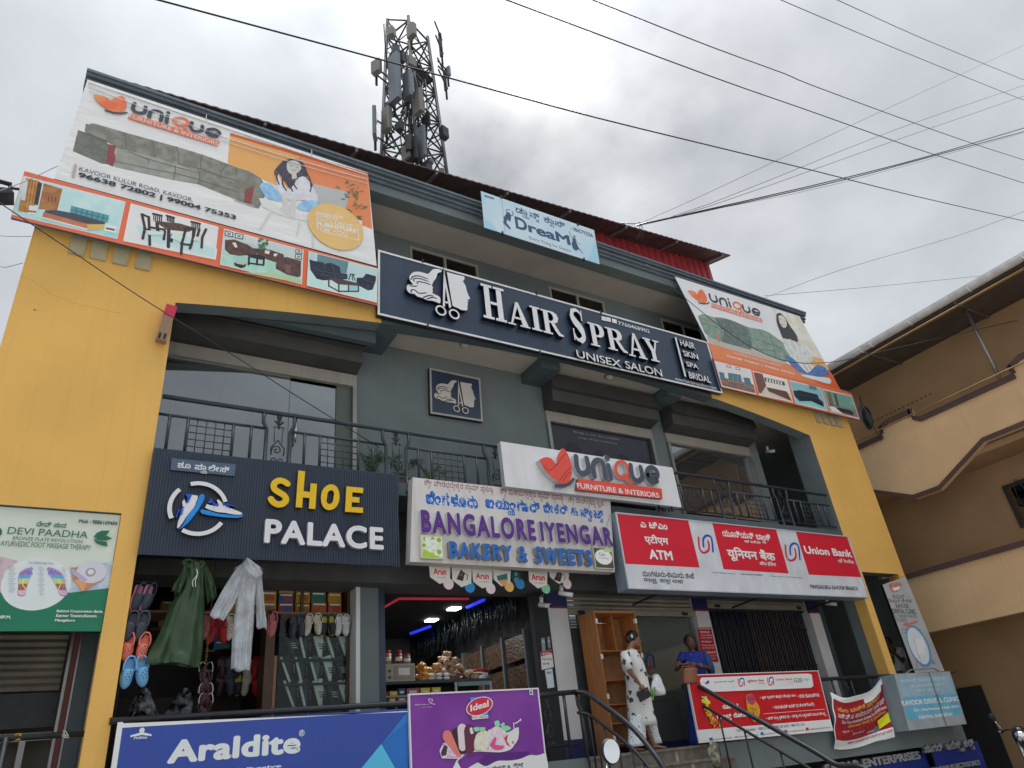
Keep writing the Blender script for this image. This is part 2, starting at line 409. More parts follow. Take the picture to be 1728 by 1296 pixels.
class Art:
 def __init__(s,parent,y,step=.00015): s.g = G(); s.p = parent; s.y = y; s.st = step; s.k = 1
 def _y(s): s.k += 1; return s.y - s.k * s.st
 def poly(s,m,pts,W_=None):
  y = s._y(); q = [P(*p,s.y) for p in pts]; q = [(a.x,y,a.z) for a in q]
  ar = sum(q[i][0] * q[(i + 1) % len(q)][2] - q[(i + 1) % len(q)][0] * q[i][2] for i in range(len(q)))
  s.g.face(q if ar > 0 else list(reversed(q)),m)
 def wpoly(s,m,pts):
  y = s._y(); ar = sum(pts[i][0] * pts[(i + 1) % len(pts)][1] - pts[(i + 1) % len(pts)][0] * pts[i][1] for i in range(len(pts)))
  if ar < 0: pts = list(reversed(pts))
  s.g.face([(a,y,b) for a,b in pts],m)
 def text(s,m,t,BL,TR,bold=0.0,sp=1.0):
  vs,fs = lettering(t,bold,sp); a = P(*BL,s.y); b = P(*TR,s.y); vs = fit(vs,(a.x,a.z),(b.x,b.z)); y = s._y()
  s.g.raw([(v[0],y - v[2] * .00001,v[1]) for v in vs],fs,m)
 def atext(s,m,t,BL,BR,TL,bold=0.0):
  vs,fs = lettering(t,bold); a,b,c = [P(*q,s.y) for q in (BL,BR,TL)]; vs = fit(vs,(0,0),(1,1)); y = s._y()
  s.g.raw([(a.x + v[0] * (b.x - a.x) + v[1] * (c.x - a.x),y - v[2] * .00001,a.z + v[0] * (b.z - a.z) + v[1] * (c.z - a.z)) for v in vs],fs,m)
 def stroke(s,m,pts,w): s.poly_world_stroke(m,[(lambda a: (a.x,a.z))(P(*p,s.y)) for p in pts],w)
 def poly_world_stroke(s,m,q,w): s.wpoly(m,outline(q,w))
 def disc(s,m,c,r,n=20,rz=None):
  c = P(*c,s.y); rz = rz or r; s.wpoly(m,[(c.x + r * math.cos(2 * PI * i / n),c.z + rz * math.sin(2 * PI * i / n)) for i in range(n)])
 def done(s,name='print'): return s.g.build(name,s.p)
def outline(q,w,cap=True):
 Ls = []; Rs = []; n = len(q); ws = w if isinstance(w,(list,tuple)) else [w] * n
 for i,p in enumerate(q):
  a = q[max(i - 1,0)]; b = q[min(i + 1,n - 1)]; dx = b[0] - a[0]; dy = b[1] - a[1]; l = math.hypot(dx,dy) or 1
  nx,ny = -dy / l * ws[i] / 2,dx / l * ws[i] / 2
  Ls.append((p[0] + nx,p[1] + ny)); Rs.append((p[0] - nx,p[1] - ny))
 out = list(Rs)
 if cap:
  a0 = math.atan2(q[-1][1] - q[-2][1],q[-1][0] - q[-2][0])
  out += [(q[-1][0] + math.cos(a0 + t) * ws[-1] / 2,q[-1][1] + math.sin(a0 + t) * ws[-1] / 2) for t in (-PI / 3,-PI / 6,0,PI / 6,PI / 3)]
 out += list(reversed(Ls))
 if cap:
  a0 = math.atan2(q[0][1] - q[1][1],q[0][0] - q[1][0])
  out += [(q[0][0] + math.cos(a0 + t) * ws[0] / 2,q[0][1] + math.sin(a0 + t) * ws[0] / 2) for t in (-PI / 3,-PI / 6,0,PI / 6,PI / 3)]
 return out
def arc(cx,cy,rx,ry,a0,a1,n=12): return [(cx + rx * math.cos(math.radians(a0 + (a1 - a0) * i / n)),cy + ry * math.sin(math.radians(a0 + (a1 - a0) * i / n))) for i in range(n + 1)]
def smooth(pts,k=4):
 out = []; n = len(pts)
 for i in range(n - 1):
  p0,p1,p2,p3 = pts[max(i - 1,0)],pts[i],pts[i + 1],pts[min(i + 2,n - 1)]
  for j in range(k):
   t = j / k
   out.append(tuple(.5 * (2 * b + (c - a) * t + (2 * a - 5 * b + 4 * c - d) * t * t + (3 * b - a - 3 * c + d) * t ** 3) for a,b,c,d in zip(p0,p1,p2,p3)))
 out.append(tuple(pts[-1])); return out
def closed(pts,k=4): q = smooth(list(pts) + [pts[0]],k); return q[:-1]
def board(name,label,cat,quad,y,d,m,ms=None,rim=None,rim_w=.03):
 w = [P(*q,y) for q in quad]; c = sum(w,Vector()) / 4
 t = thing(name,label,cat,(c.x,y + d,min(a.z for a in w)))
 g = G(); g.prism([(w[3].x,w[3].z),(w[2].x,w[2].z),(w[1].x,w[1].z),(w[0].x,w[0].z)],y,y + d,m,ms or m); g.build('panel',t)
 if rim:
  g = G(); cen = (c.x,sum(a.z for a in w) / 4); n = 4
  inn = []
  for i in range(4):
   a = w[i]; sx = 1 if a.x < cen[0] else -1; sz = 1 if a.z < cen[1] else -1; inn.append((a.x + sx * rim_w,a.z + sz * rim_w))
  for i in range(4):
   j = (i + 1) % 4; g.prism([(w[i].x,w[i].z),inn[i],inn[j],(w[j].x,w[j].z)],y - .012,y - .001,rim)
  g.build('frame',t)
 return t
 # ------------------------------------------------------------------ ground
FL = 1.73
g = G(); g.face([(-300,-300,0),(300,-300,0),(300,400,0),(-300,400,0)],M_tar); struct(g.build('ground'))
g = G(); g.box(-8,30,-6.8,-.35,0.004,.40,M_concr); struct(g.build('pavement'))
# ------------------------------------------------------------------ the shopping building
B = thing('shopping_building','three storey ochre and grey-green shop building with arched balcony front and dark cornice','building',(7.45,0,0))
def part(name,g,label=None): return g.build(name,B,label)
def az(x): return 8.42 - .63 * ((x - 7.45) / 6.77) ** 2
XA,XB,X0,X1 = -1.1,16.0,.68,14.21
for side in (0,1):
 XO = 3.48 if side == 0 else 3.2
 f = (lambda x: x) if side == 0 else (lambda x: 14.9 - x)
 g = G()
 pts = [(XA,4.73),(X0,4.73),(X0,7.79)] + [(X0 + i * (3.7 - X0) / 10,az(X0 + i * (3.7 - X0) / 10)) for i in range(1,11)] + ([(3.7,8.9),(XO,8.9)]) + [(XO,11.3),(-.93,11.3),(-.93,9.3),(XA,9.3)]
 if side: pts = [(f(x) if not (x == -.93) else 15.5,z - (.1 if z == 4.73 else 0)) for x,z in reversed(pts)]
 g.prism(pts,0,.25,M_yel,M_teal)
 part('front_wall',g)
 for a,b in ((XA,-.87),(.455,X0)):
  g = G(); lo,hi = sorted((f(a),f(b))); g.box(lo,hi,0,.25,FL if side else 0,4.73 if not side else 4.63,M_yel)
  part('pillar',g,'narrow ochre pillar beside the doorway')
  g = G(); g.box(lo + (.012 if side else .0),hi - (0 if side else .012),.2505,.5,FL if side else 0,4.72 if not side else 4.62,M_teal); part('pillar_return',g)
  # hairline cracks in the plaster of the left wall
def crack(seed,pts,w=.006):
 r = random.Random(seed); q = []
 for (a,b),(c,d) in zip(pts,pts[1:]):
  for i in range(7):
   t = i / 7; q.append((a + (c - a) * t + r.uniform(-2,2),b + (d - b) * t + r.uniform(-2,2)))
 return [(lambda p: (p.x,p.z))(P(*k)) for k in q]
M_crack = mat('crack_line',S(188,134,66),rough=.9)
A_ = Art(B,0.0)
ws = crop(0,280,3.6)
for sd_,pts in ((1,[ws(130,672),ws(210,705),ws(330,790),ws(450,835),ws(790,905)]),(2,[ws(200,870),ws(260,885)])):
 A_.wpoly(M_crack,outline(crack(sd_,pts),.004))
A_.done('plaster_crack')
g = G(); g.box(-.94,-.74,.25,12,0,11.3,M_teal); part('side_wall',g)
g = G(); g.box(15.775,15.95,.501,12,0,9.25,M_teal); g.box(15.3,15.5,.25,12,9.251,11.29,M_teal); part('side_wall',g)
g = G(); g.box(-.94,15.5,12,12.2,0,11.29,M_teal); part('rear_wall',g)
# gallery behind the salon sign
g = G(); pts = [(3.7,az(3.7))] + [(3.7 + i * (11.2 - 3.7) / 14,az(3.7 + i * (11.2 - 3.7) / 14)) for i in range(1,15)] + [(11.2,8.9),(3.7,8.9)]
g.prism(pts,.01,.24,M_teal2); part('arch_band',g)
g = G(); g.box(3.481,11.699,.02,.3,11.1,11.299,M_teal); part('lintel_beam',g)
g = G(); g.box(-.9,15.7,.25,5.5,11.12,11.298,M_soff); part('gallery_soffit',g)
g = G(); g.box(-.9,15.7,.26,5.4,8.46,8.6,M_soff); part('balcony_soffit',g)
# gallery back wall with windows
gy = 1.03
win = []
hc = crop(620,300,3.4095); h2 = crop(930,430,5.184)
wx = [(4.72,6.12),(8.05,9.6),(10.9,12.3)]
wa = P(*hc(240,365),gy); wb = P(*hc(630,480),gy); wx[0] = (wa.x,wb.x)
wa = P(*hc(1035,590),gy); wb = P(*h2(450,390),gy); wx[1] = (wa.x,wb.x)
wa = P(*h2(945,530),gy); wx[2] = (wa.x,wa.x + 1.45)
zt = 10.98
xs = [-.9] + [v for w in wx for v in w] + [15.7]
g = G()
for i in range(0,len(xs) - 1,2): g.box(xs[i],xs[i + 1],gy,gy + .15,8.6,11.12,M_teal)
for a,b in wx: g.box(a,b,gy,gy + .15,zt,11.12,M_teal); g.box(a,b,gy,gy + .15,8.6,9.3,M_teal)
part('gallery_wall',g)
def window(parent,x0,x1,y,z0,z1,nm,mf,mg,fw=.05,cols=2,inset=.03):
 g = G(); t = fw
 g.box(x0,x0 + t,y,y + .06,z0,z1,mf); g.box(x1 - t,x1,y,y + .06,z0,z1,mf)
 g.box(x0 + t,x1 - t,y,y + .06,z1 - t,z1,mf); g.box(x0 + t,x1 - t,y,y + .06,z0,z0 + t,mf)
 for i in range(1,cols):
  x = x0 + (x1 - x0) * i / cols; g.box(x - t / 2,x + t / 2,y - .005,y + .055,z0 + t,z1 - t,mf)
 w = g.build(nm,parent)
 for i in range(cols):
  a = x0 + (x1 - x0) * i / cols + t / 2; b = x0 + (x1 - x0) * (i + 1) / cols - t / 2
  g = G(); g.box(a,b,y + inset,y + inset + .008,z0 + t,z1 - t,mg); g.build('pane',w)
 return w
for a,b in wx: window(B,a,b,gy - .02,9.3,zt,'gallery_window',M_frame,M_glassd)
g = G(); g.box(-.85,15.65,5.42,5.5,8.61,11.11,M_dark); part('room_wall',g)
# cornice in steps, and the roof
g = G()
for z0,z1,yo in ((11.3,11.37,.03),(11.37,11.43,.07),(11.43,11.46,.05),(11.46,11.52,.11),(11.52,11.57,.14)):
 g.box(XA + .1 - yo * .0,15.66,-yo,.28,z0 + .001,z1,M_corn)
part('cornice',g)
g = G(); g.box(-.95,15.6,.29,12,11.301,11.34,M_concr); part('roof_slab',g)
# sheet roof over the terrace with the red cladding below it
def zr(x): return 12.36 + (x + 1.06) * .082
g = G(); n = 170; xs_ = [-1.0 + i * (14.3 + 1.0) / n for i in range(n + 1)]; vs = []; fs = []
for i,x in enumerate(xs_):
 w = .009 * (1 if i % 2 else -1)
 for y,dz in ((.6,0),(9,2.6)): vs += [(x,y,zr(x) + dz + w),(x,y,zr(x) + dz + w - .03)]
for i in range(n):
 a = i * 4
 fs += [(a,a + 4,a + 6,a + 2),(a + 1,a + 3,a + 7,a + 5),(a,a + 1,a + 5,a + 4),(a + 2,a + 6,a + 7,a + 3)]
fs += [(0,2,3,1),(n * 4,n * 4 + 1,n * 4 + 3,n * 4 + 2)]
g.raw(vs,fs,M_roof); rf = part('sheet_roof',g,'dark corrugated sheet roof overhanging the front')
M_purlin = mat('roof_purlin_grey',S(120,112,112),rough=.5)
for i in range(9):
 x = 14.0 - i * 1.75
 if x < 0: break
 g = G(); g.bbox((x,1.28,zr(x) + .14),.025,.7,.03,0,M_purlin,rx=.30); g.build('rafter',rf)
 # front cladding under the roof: dark behind the left banner, red on the right
g = G(); g.prism([(-.9,11.35),(9.9,11.35),(9.9,zr(9.9) + .2),(-.9,zr(-.9) + .2)],1.3,1.35,mat('dark_cladding',S(60,56,60),rough=.6)); part('terrace_wall',g)
xr = 9.9; k = 0
while xr < 14.1:
 g = G(); x1_ = min(xr + .24,14.15)
 q = [(xr,1.3),(xr + .05,1.255),(xr + .17,1.255),(xr + .205,1.3),(x1_,1.3)]
 for (a,ya),(b,yb) in zip(q,q[1:]):
  if b <= a: continue
  g.face([(a,ya,11.35),(b,yb,11.35),(b,yb,zr(b) + .2),(a,ya,zr(a) + .2)],M_redsheet)
 g.box(xr,x1_,1.312,1.33,11.35,zr(xr) + .18,M_redsheet)
 part('red_cladding_sheet',g,'red corrugated cladding under the right end of the roof'); xr = x1_ if x1_ < 14.15 else 99
g = G(); g.face([(14.15,1.3,11.35),(14.15,9,11.35),(14.15,9,zr(14.1) + 2.5),(14.15,1.3,zr(14.1) + .2)],M_redsheet); part('end_cladding',g)
# first floor: wall, bays
WY = .95; Z5 = 5.5; ZS = 8.46
def wallpiece(x0,x1,z0=Z5,z1=ZS,y=WY,m=M_teal,nm='bay_wall',t=.2,lab=None):
 g = G(); g.box(x0,x1,y,y + t,z0,z1,m); return part(nm,g,lab)
b1 = (X0 - .5,3.62); b3 = (7.42,10.12); b4 = (10.52,13.12)
wallpiece(b1[1],b3[0],lab='plain grey-green wall behind the square salon sign'); wallpiece(b3[1],b4[0],nm='column'); wallpiece(b4[1],b4[1] + .35,nm='column')
g = G(); g.box(X0 - .6,X0 - .5,.25,WY,Z5,ZS,M_teal); part('balcony_end_wall',g)
for x0,x1 in ((3.72,4.08),(6.98,7.42),(10.16,10.56)):
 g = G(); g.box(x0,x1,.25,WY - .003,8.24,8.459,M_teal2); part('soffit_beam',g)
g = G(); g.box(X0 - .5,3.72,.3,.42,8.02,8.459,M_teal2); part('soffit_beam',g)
M_box = mat('shutter_hood',S(70,69,69),rough=.6,var=.2,vs=3,streak=.1)
for x0,x1 in (b1,b3,b4):
 g = G(); g.prismx([(.52,8.05),(WY - .003,7.96),(WY - .003,8.4),(.6,8.4)],x0,x1,M_box); part('shutter_hood',g)
 g = G(); g.prismx([(.62,7.8),(WY - .004,7.72),(WY - .004,7.955),(.6,8.03)],x0,x1,M_box); part('shutter_drum',g)
 g = G(); g.box(x0,x1,WY - .05,WY + .03,7.5,7.715,mat('shutter_bottom_bar',S(156,149,141),rough=.5,streak=.25)); part('shutter_rail',g)
 for xx in (x0,x1 - .07):
  g = G(); g.box(xx,xx + .07,WY - .06,WY + .02,Z5,7.499,M_alu); part('shutter_guide',g)
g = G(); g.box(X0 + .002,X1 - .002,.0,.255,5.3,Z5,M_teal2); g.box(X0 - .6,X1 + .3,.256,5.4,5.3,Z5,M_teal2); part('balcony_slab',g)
# glazing
def pane(x0,x1,y,z0,z1,m=M_glass,nm='glass_pane',lab=None):
 g = G(); g.box(x0,x1,y,y + .01,z0,z1,m); return part(nm,g,lab)
pane(b1[0] + .07,2.55,WY + .03,Z5,7.5); pane(2.56,3.3,WY + .045,Z5,7.45)
g = G(); g.box(3.3,3.55,WY + .02,WY + .12,Z5,7.5,mat('green_grey_jamb',S(92,102,96),rough=.5)); part('door_jamb',g)
g = G(); g.tube([(2.66,WY - .02,6.35),(2.66,WY - .02,6.85)],.014,M_chrome); g.tube([(2.6,WY - .02,6.2),(2.6,WY - .02,6.5)],.012,M_chrome); part('door_handle',g)
pane(b3[0] + .07,b3[1] - .07,WY + .03,Z5,7.5,M_glassd)
pane(b4[0] + .07,11.9,WY + .03,Z5,7.5); pane(11.91,b4[1] - .07,WY + .045,Z5,7.5)
for xx in (b4[1] - .12,):
 g = G(); g.box(xx,xx + .05,WY + .0,WY + .06,Z5,7.5,M_alu); part('door_frame',g)
 # rooms behind the glass
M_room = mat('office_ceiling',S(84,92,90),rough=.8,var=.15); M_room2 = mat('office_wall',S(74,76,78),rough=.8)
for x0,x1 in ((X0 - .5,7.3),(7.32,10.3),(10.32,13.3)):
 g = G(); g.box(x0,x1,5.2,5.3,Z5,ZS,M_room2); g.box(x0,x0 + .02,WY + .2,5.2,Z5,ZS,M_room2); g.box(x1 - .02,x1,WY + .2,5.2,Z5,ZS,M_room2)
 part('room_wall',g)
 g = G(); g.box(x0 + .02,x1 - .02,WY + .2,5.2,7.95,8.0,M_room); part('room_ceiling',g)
g = G(); g.box(.7,.95,1.3,1.7,6.9,7.6,M_dark); part('wall_speaker',g)
a = P(395,640,2.2)
g = G(); g.box(a.x - .3,a.x + .3,2.4,2.95,7.92,7.948,M_dark2); vent = part('ceiling_vent',g)
for i in range(7):
 g = G(); g.box(a.x - .28 + i * .085,a.x - .25 + i * .085,2.42,2.93,7.9,7.918,mat('vent_slat',S(120,124,124))); g.build('slat',vent)
 # curtain of the right bay, folds
M_curt = mat('brown_curtain',S(122,104,88),rough=.8,var=.3,vs=5,stretch=(14,14,.4))
g = G(); n = 40; vs = []
for i in range(n + 1):
 x = 10.65 + i * .75 / n; y = 1.25 + .05 * math.sin(i * 1.15) + .02 * math.sin(i * 2.9)
 vs += [(x,y,Z5 + .02),(x,y,7.48)]
g.raw(vs,[(2 * i,2 * i + 2,2 * i + 3,2 * i + 1) for i in range(n)],M_curt,True); tag(g.build('curtain'),'brown pleated curtain behind the glass of the right balcony bay','curtain')
# dark landing at the right end of the balcony
g = G(); g.box(13.5,15.7,3.0,3.1,Z5,ZS,M_teal2); part('landing_wall',g)
g = G(); g.box(14.212,14.3,.25,.55,Z5,ZS,M_teal); part('jamb_return',g)
# ceiling lamps of the balcony
for q in ((785,582),(1028,636)):
 a = PZ(*q,8.44)
 t = thing('ceiling_lamp','small round frosted lamp on the beige soffit, %s the middle beam' % ('left of' if q[0] < 900 else 'right of'),'lamp',(a.x,a.y,8.44),'round lamps under the balcony soffit')
 g = G(); g.tube([(a.x,a.y,8.46),(a.x,a.y,8.435)],.1,M_alu,18); g.build('lamp_base',t)
 g = G(); g.blob((a.x,a.y,8.434),(.085,.085,.05),mat('frosted_glass',S(196,190,182),rough=.4)); g.build('lamp_glass',t)
 # massage parlour room in the left doorway
g = G(); g.box(-.95,X0 - .05,1.6,1.7,0,4.7,mat('parlour_wall',S(120,116,106),rough=.8)); part('parlour_wall',g)
for i in range(9): g = G(); g.prismx([(1.2,3.0 + i * .08),(1.17,3.04 + i * .08),(1.2,3.075 + i * .08)],-.86,.18,M_shut); part('shutter_slat',g)
g = G(); g.box(-.86,.2,1.2,1.25,2.62,2.98,M_black); part('shutter_rail',g)
for x,w,m_ in ((.2,.03,M_alu),(.235,.05,mat('maroon_jamb',S(110,56,50))),(.29,.02,M_alu),(.315,.14,M_teal2)): g = G(); g.box(x,x + w,.75,.85,FL,3.9,m_); part('door_jamb',g)
for x in (-.8,-.45,-.1): g = G(); g.box(x,x + .06,1.3,1.36,FL,2.5,M_offw); part('white_window_bar',g)
g = G(); g.box(-.86,.2,1.3,1.36,2.5,2.58,M_offw); part('white_window_bar',g)
# ---------------- ground floor
GY = .9
def gwall(x0,x1,m,nm,z0=FL,z1=4.2,y=GY,t=.25,lab=None): return wallpiece(x0,x1,z0,z1,y,m,nm,t,lab)
g = G(); g.box(-.85,X0 - .005,.55,5,1.5,FL,M_concr); g.box(.456,6.6,-.04,.52,1.3,FL - .002,M_teal); g.box(9.14,15.99,-.04,.52,1.3,FL - .002,M_teal); g.box(6.601,9.139,.11,.519,1.3,FL - .002,M_teal); g.box(X0,15.99,.52,5,1.5,FL,M_concr); part('plinth',g)
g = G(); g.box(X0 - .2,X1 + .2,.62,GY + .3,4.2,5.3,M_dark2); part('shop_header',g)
gwall(3.61,3.67,M_white,'white_door_strip',y=.88,lab='peeling white strip beside the shoe shop'); gwall(3.67,3.95,M_teal,'column'); gwall(3.95,4.06,M_navy,'dark_jamb',y=.93)
NV = mat('navy_band',S(36,42,92),rough=.4); RB = mat('crimson_line',S(150,40,60),rough=.4)
for x0,x1 in ((6.86,7.26),(10.2,10.54),(13.5,13.82)):
 w_ = gwall(x0,x1,M_offw,'white_pillar',y=.86,lab='white pillar with navy bands top and bottom')
 g = G(); g.box(x0 - .004,x1 + .004,.855,.9,3.98,4.2,NV); g.build('band',w_)
 g = G(); g.box(x0 - .004,x1 + .004,.854,.9,3.95,3.978,RB); g.build('band',w_)
 g = G(); g.box(x0 - .004,x1 + .004,.854,.9,FL,2.0,NV); g.build('band',w_)
gwall(X0 - .01,X0 + .02,M_dark,'dark_jamb')
# rolling shutters above the bank doors: slats
for x0,x1,zb in ((7.28,10.18,3.86),(10.56,13.48,4.02)):
 nsl = int((4.25 - zb) / .075)
 for i in range(nsl):
  z = zb + .1 + i * .075; g = G()
  g.prismx([(.95,z),(.93,z + .012),(.925,z + .037),(.93,z + .06),(.95,z + .07)],x0,x1,M_shut); part('shutter_slat',g)
 g = G(); g.box(x0,x1,.9,.96,zb,zb + .095,M_shut); part('shutter_rail',g)
 for xx in (x0 + .22,x1 - .3):
  g = G(); g.box(xx,xx + .14,.885,.9,zb + .02,zb + .07,M_black); g.tube([(xx + .02,.87,zb + .02),(xx + .12,.87,zb + .02)],.012,M_black); part('shutter_lock',g)
  # bank window: glass, blind slats, navy foot, logo
M_blind = mat('blind_slat',S(120,136,130),rough=.7)
bd = thing('bank_glass_front','greenish glass front with blinds and a red and blue hooked logo behind the two women','window',(8.75,1.0,FL))
g = G(); g.box(7.28,10.18,1.0,1.01,FL + .12,3.86,M_glassb); g.build('glass_pane',bd)
g = G(); g.box(7.28,10.18,.99,1.03,FL,FL + .12,NV); g.build('bottom_band',bd)
for x in (7.28,8.38,10.13):
 g = G(); g.box(x,x + .05,.985,.999,FL + .12,3.86,M_alu); g.build('mullion',bd)
for i in range(15):
 g = G(); g.box(8.45,10.1,1.06,1.075,FL + .18 + i * .058,FL + .21 + i * .058,M_blind); g.build('blind_slat',bd)
for i in range(12):
 g = G(); g.box(7.4,10.1,1.06,1.075,3.3 + i * .045,3.32 + i * .045,M_blind); g.build('blind_slat',bd)
g = G(); g.box(7.3,10.2,3.6,3.7,FL,4.2,mat('bank_inner_wall',S(128,126,112),rough=.8)); part('bank_inner_wall',g)
g = G(); g.box(8.8,10.1,1.9,2.4,FL,2.85,M_offw); g.build('counter',bd)
for i in range(6):
 g = G(); g.box(8.82 + i * .21,9.0 + i * .21,1.88,1.899,2.55,2.83,mat('counter_glass',S(170,180,180),rough=.3)); g.build('counter_glass',bd)
A_ = Art(bd,1.0); W0 = crop(1040,1030,4.87)
for q_,m_ in ((((250,460),(248,400),(262,370),(288,368),(305,395),(312,468)),(40,56,110)),(((215,385),(222,455),(240,488),(268,488),(282,460),(280,410)),(130,60,60))): A_.poly_world_stroke(pm(*m_),[(lambda p: (p.x,p.z))(P(*W0(*p),1.0)) for p in smooth(q_,4)],.045)
A_.done('logo_sticker')
# collapsible gate
gt = thing('collapsible_gate','dark blue folding steel gate closed across the doorway right of the red notice','gate',(12.0,1.0,FL))
M_gate = mat('dark_blue_steel',S(40,48,66),rough=.4,metal=.3,var=.25,vs=7)
n = 36
for i in range(n):
 x = 10.62 + i * 2.8 / (n - 1); g = G(); zt_ = 3.99
 g.prism([(x - .016,FL + .02),(x + .016,FL + .02),(x + .016,zt_),(x - .016,zt_)],1.0 + .012 * (i % 2),1.03,M_gate); g.build('gate_bar',gt)
for z in (2.2,2.95,3.65):
 g = G(); sg = 1
 for i in range(n - 1):
  x = 10.62 + i * 2.8 / (n - 1); x2 = 10.62 + (i + 1) * 2.8 / (n - 1)
  g.bbox(((x + x2) / 2,.985,z),.055,.004,.01,0,M_gate); sg = -sg
 g.build('lattice_link',gt)
g = G(); g.box(10.56,13.48,.98,1.04,3.99,4.03,M_gate); g.build('top_track',gt)
g = G(); g.tube([(12.62,.97,2.75),(12.6,.94,2.68),(12.62,.97,2.6)],.012,M_chrome); g.build('handle',gt)
g = G(); g.box(10.5,13.5,2.5,2.6,FL,4.2,M_dark2); part('entrance_back_wall',g)
g = G(); g.box(13.5,15.77,2.5,2.6,FL,4.6,M_tan_shade); part('passage_back_wall',g)
g = G(); g.box(14.3,14.45,1.2,1.35,FL,5.3,M_teal2); part('inner_column',g)
g = G(); g.box(14.215,15.6,.5,2.5,4.65,4.7,M_dark2); part('passage_ceiling',g)
# black stone clad column beside the vertical clinic sign
a = P(*crop(1400,940,3.64)(470,115),.3); b = P(*crop(1400,940,3.64)(515,112),.3)
g = G(); g.box(a.x - .1,16.45,.3,.6,0,4.8,mat('black_polished_stone',S(34,36,38),rough=.15,var=.4,vs=2)); part('stone_column',g)
# basement fronts
g = G(); g.box(X0,16.4,.6,.8,0,1.5,M_dark2); part('basement_wall',g)
# small projecting vents under the left and right roof banners
for side in (0,1):
 st = crop(0,260,5.082)
 for i,q in enumerate((st(655,845),st(842,870),st(1030,915),st(1225,955))):
  a = P(*q,0)
  x = a.x if side == 0 else 14.95 - a.x
  g = G(); g.prismx([(0,8.2),(-.04,8.2),(-.04,8.75),(0,8.75)],x - .09,x + .09,mat('vent_hood_beige',S(180,170,140),rough=.8)); part('wall_fin',g,'pale upright fin on the ochre wall below the banner')
  # ------------------------------------------------------------------ stairs
st_ = thing('entrance_steps','worn stone entrance steps with pale joints between two black handrails','steps',(7.85,-1,0))
M_tilej = mat('pale_step_joint',S(176,158,122),rough=.8,var=.3,vs=12)
for i in range(9):
 z1 = FL - i * .185; y0 = -.04 - .3 * (i + 1)
 xs_ = [6.62,7.4,8.24,9.12]
 for a,b in zip(xs_,xs_[1:]):
  g = G(); g.box(a + .004,b - .004,y0 + .02 + .3 - .012,y0 + .318,max(0,z1 - .185),z1 - .035,M_granite); g.build('riser_slab',st_)
 g = G(); g.box(6.6,9.14,y0 + .3 - .02 if i == 0 else y0 + .3 - .02,(.1 if i == 0 else y0 + .62),z1 - .034,z1 + (.004 if i == 0 else 0),M_granite); g.build('tread_slab',st_)
 g = G(); g.box(8.2,8.26,y0 + .3 + .001,y0 + .305,max(0,z1 - .185),z1 - .04,M_tilej); g.build('joint',st_)
g = G(); g.box(6.7,9.05,-2.5,-.4,0,.2,M_concr); g.build('stair_base',st_)
# ------------------------------------------------------------------ neighbour building on the right
NB = thing('tan_house','tan plastered house on the right with brown trim and stepped parapets','building',(18.6,-4,0))
nc = crop(1300,400,2.3148); dc = crop(1400,940,3.64)
def nyz(c,x,y,X): a = PX(*c(x,y),X); return (a.y,a.z)
XP,XW = 17.5,18.7
YE = -12
top = [nyz(nc,*q,XP) for q in ((345,822),(440,778),(432,748),(455,716),(545,676),(553,700),(588,712),(960,547),(940,522),(975,474))]
bot = [nyz(nc,*q,XP) for q in ((405,1000),(565,1022),(665,990),(835,800))]
zt0 = 8.36
tp = [(1.6,zt0),(top[1][0],zt0),(top[2][0],zt0 + .22),(top[3][0],zt0 + .3),(top[4][0],zt0 + .3),(top[5][0],zt0 + .12),(top[6][0],zt0),(top[7][0],zt0),(top[8][0],zt0 + .22),(top[9][0],zt0 + .22 + .12),(-5.2,zt0 + .34),(-5.4,zt0 + .1),(-5.6,zt0),(YE,zt0)]
bt = [(1.6,bot[0][1]),(bot[0][0],bot[0][1]),(bot[1][0],bot[1][1]),(bot[2][0],bot[2][1] + .02),(bot[3][0],bot[3][1]),(-5.2,bot[3][1]),(-6.3,6.5),(YE,6.5)]
g = G(); pg = tp + list(reversed(bt))
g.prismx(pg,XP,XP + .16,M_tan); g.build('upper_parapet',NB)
def band(line,X,w,d,nm,up=True):
 g = G()
 for (a,b),(c,e) in zip(line,line[1:]):
  s_ = w if up else -w
  lo = [(a,b),(c,e),(c,e - s_),(a,b - s_)]
  if abs(a - c) < .12: lo = [(a + .05,b),(a - .05,b),(c - .05,e),(c + .05,e)]
  g.prismx(lo,X - d,X - .002,M_brown)
 g.build(nm,NB)
band(tp,XP,.13,.035,'parapet_trim'); band([(a,b) for a,b in bt],XP,.1,.035,'lower_trim',up=False)
g = G(); g.box(XP + .16,XW,YE,1.6,7.0,7.15,M_tan_shade); g.build('balcony_slab',NB)
g = G(); g.box(XW,XW + .25,YE,14,0,10.6,M_tan_shade); g.build('house_wall',NB)
g = G(); g.box(XP - .02,XW + .25,1.6,1.8,0,10.4,M_tan_shade); g.build('cross_wall',NB)
# lower balcony
l1 = [nyz(dc,*q,XP) for q in ((510,110),(900,0))]; l2 = [nyz(dc,*q,XP) for q in ((645,450),(1194,340))]
zl = (l1[0][1] + l1[1][1]) / 2; zb_ = (l2[0][1] + l2[1][1]) / 2
g = G(); g.prismx([(1.6,zl),(YE,zl),(YE,zb_),(1.6,zb_)],XP,XP + .16,M_tan); g.build('lower_parapet',NB)
band([(1.6,zl + .06),(YE,zl + .06)],XP,.12,.035,'parapet_trim')
g = G(); g.box(XP + .16,XW,YE,1.6,zb_ + .05,zb_ + .2,M_tan_shade); g.build('balcony_slab',NB)
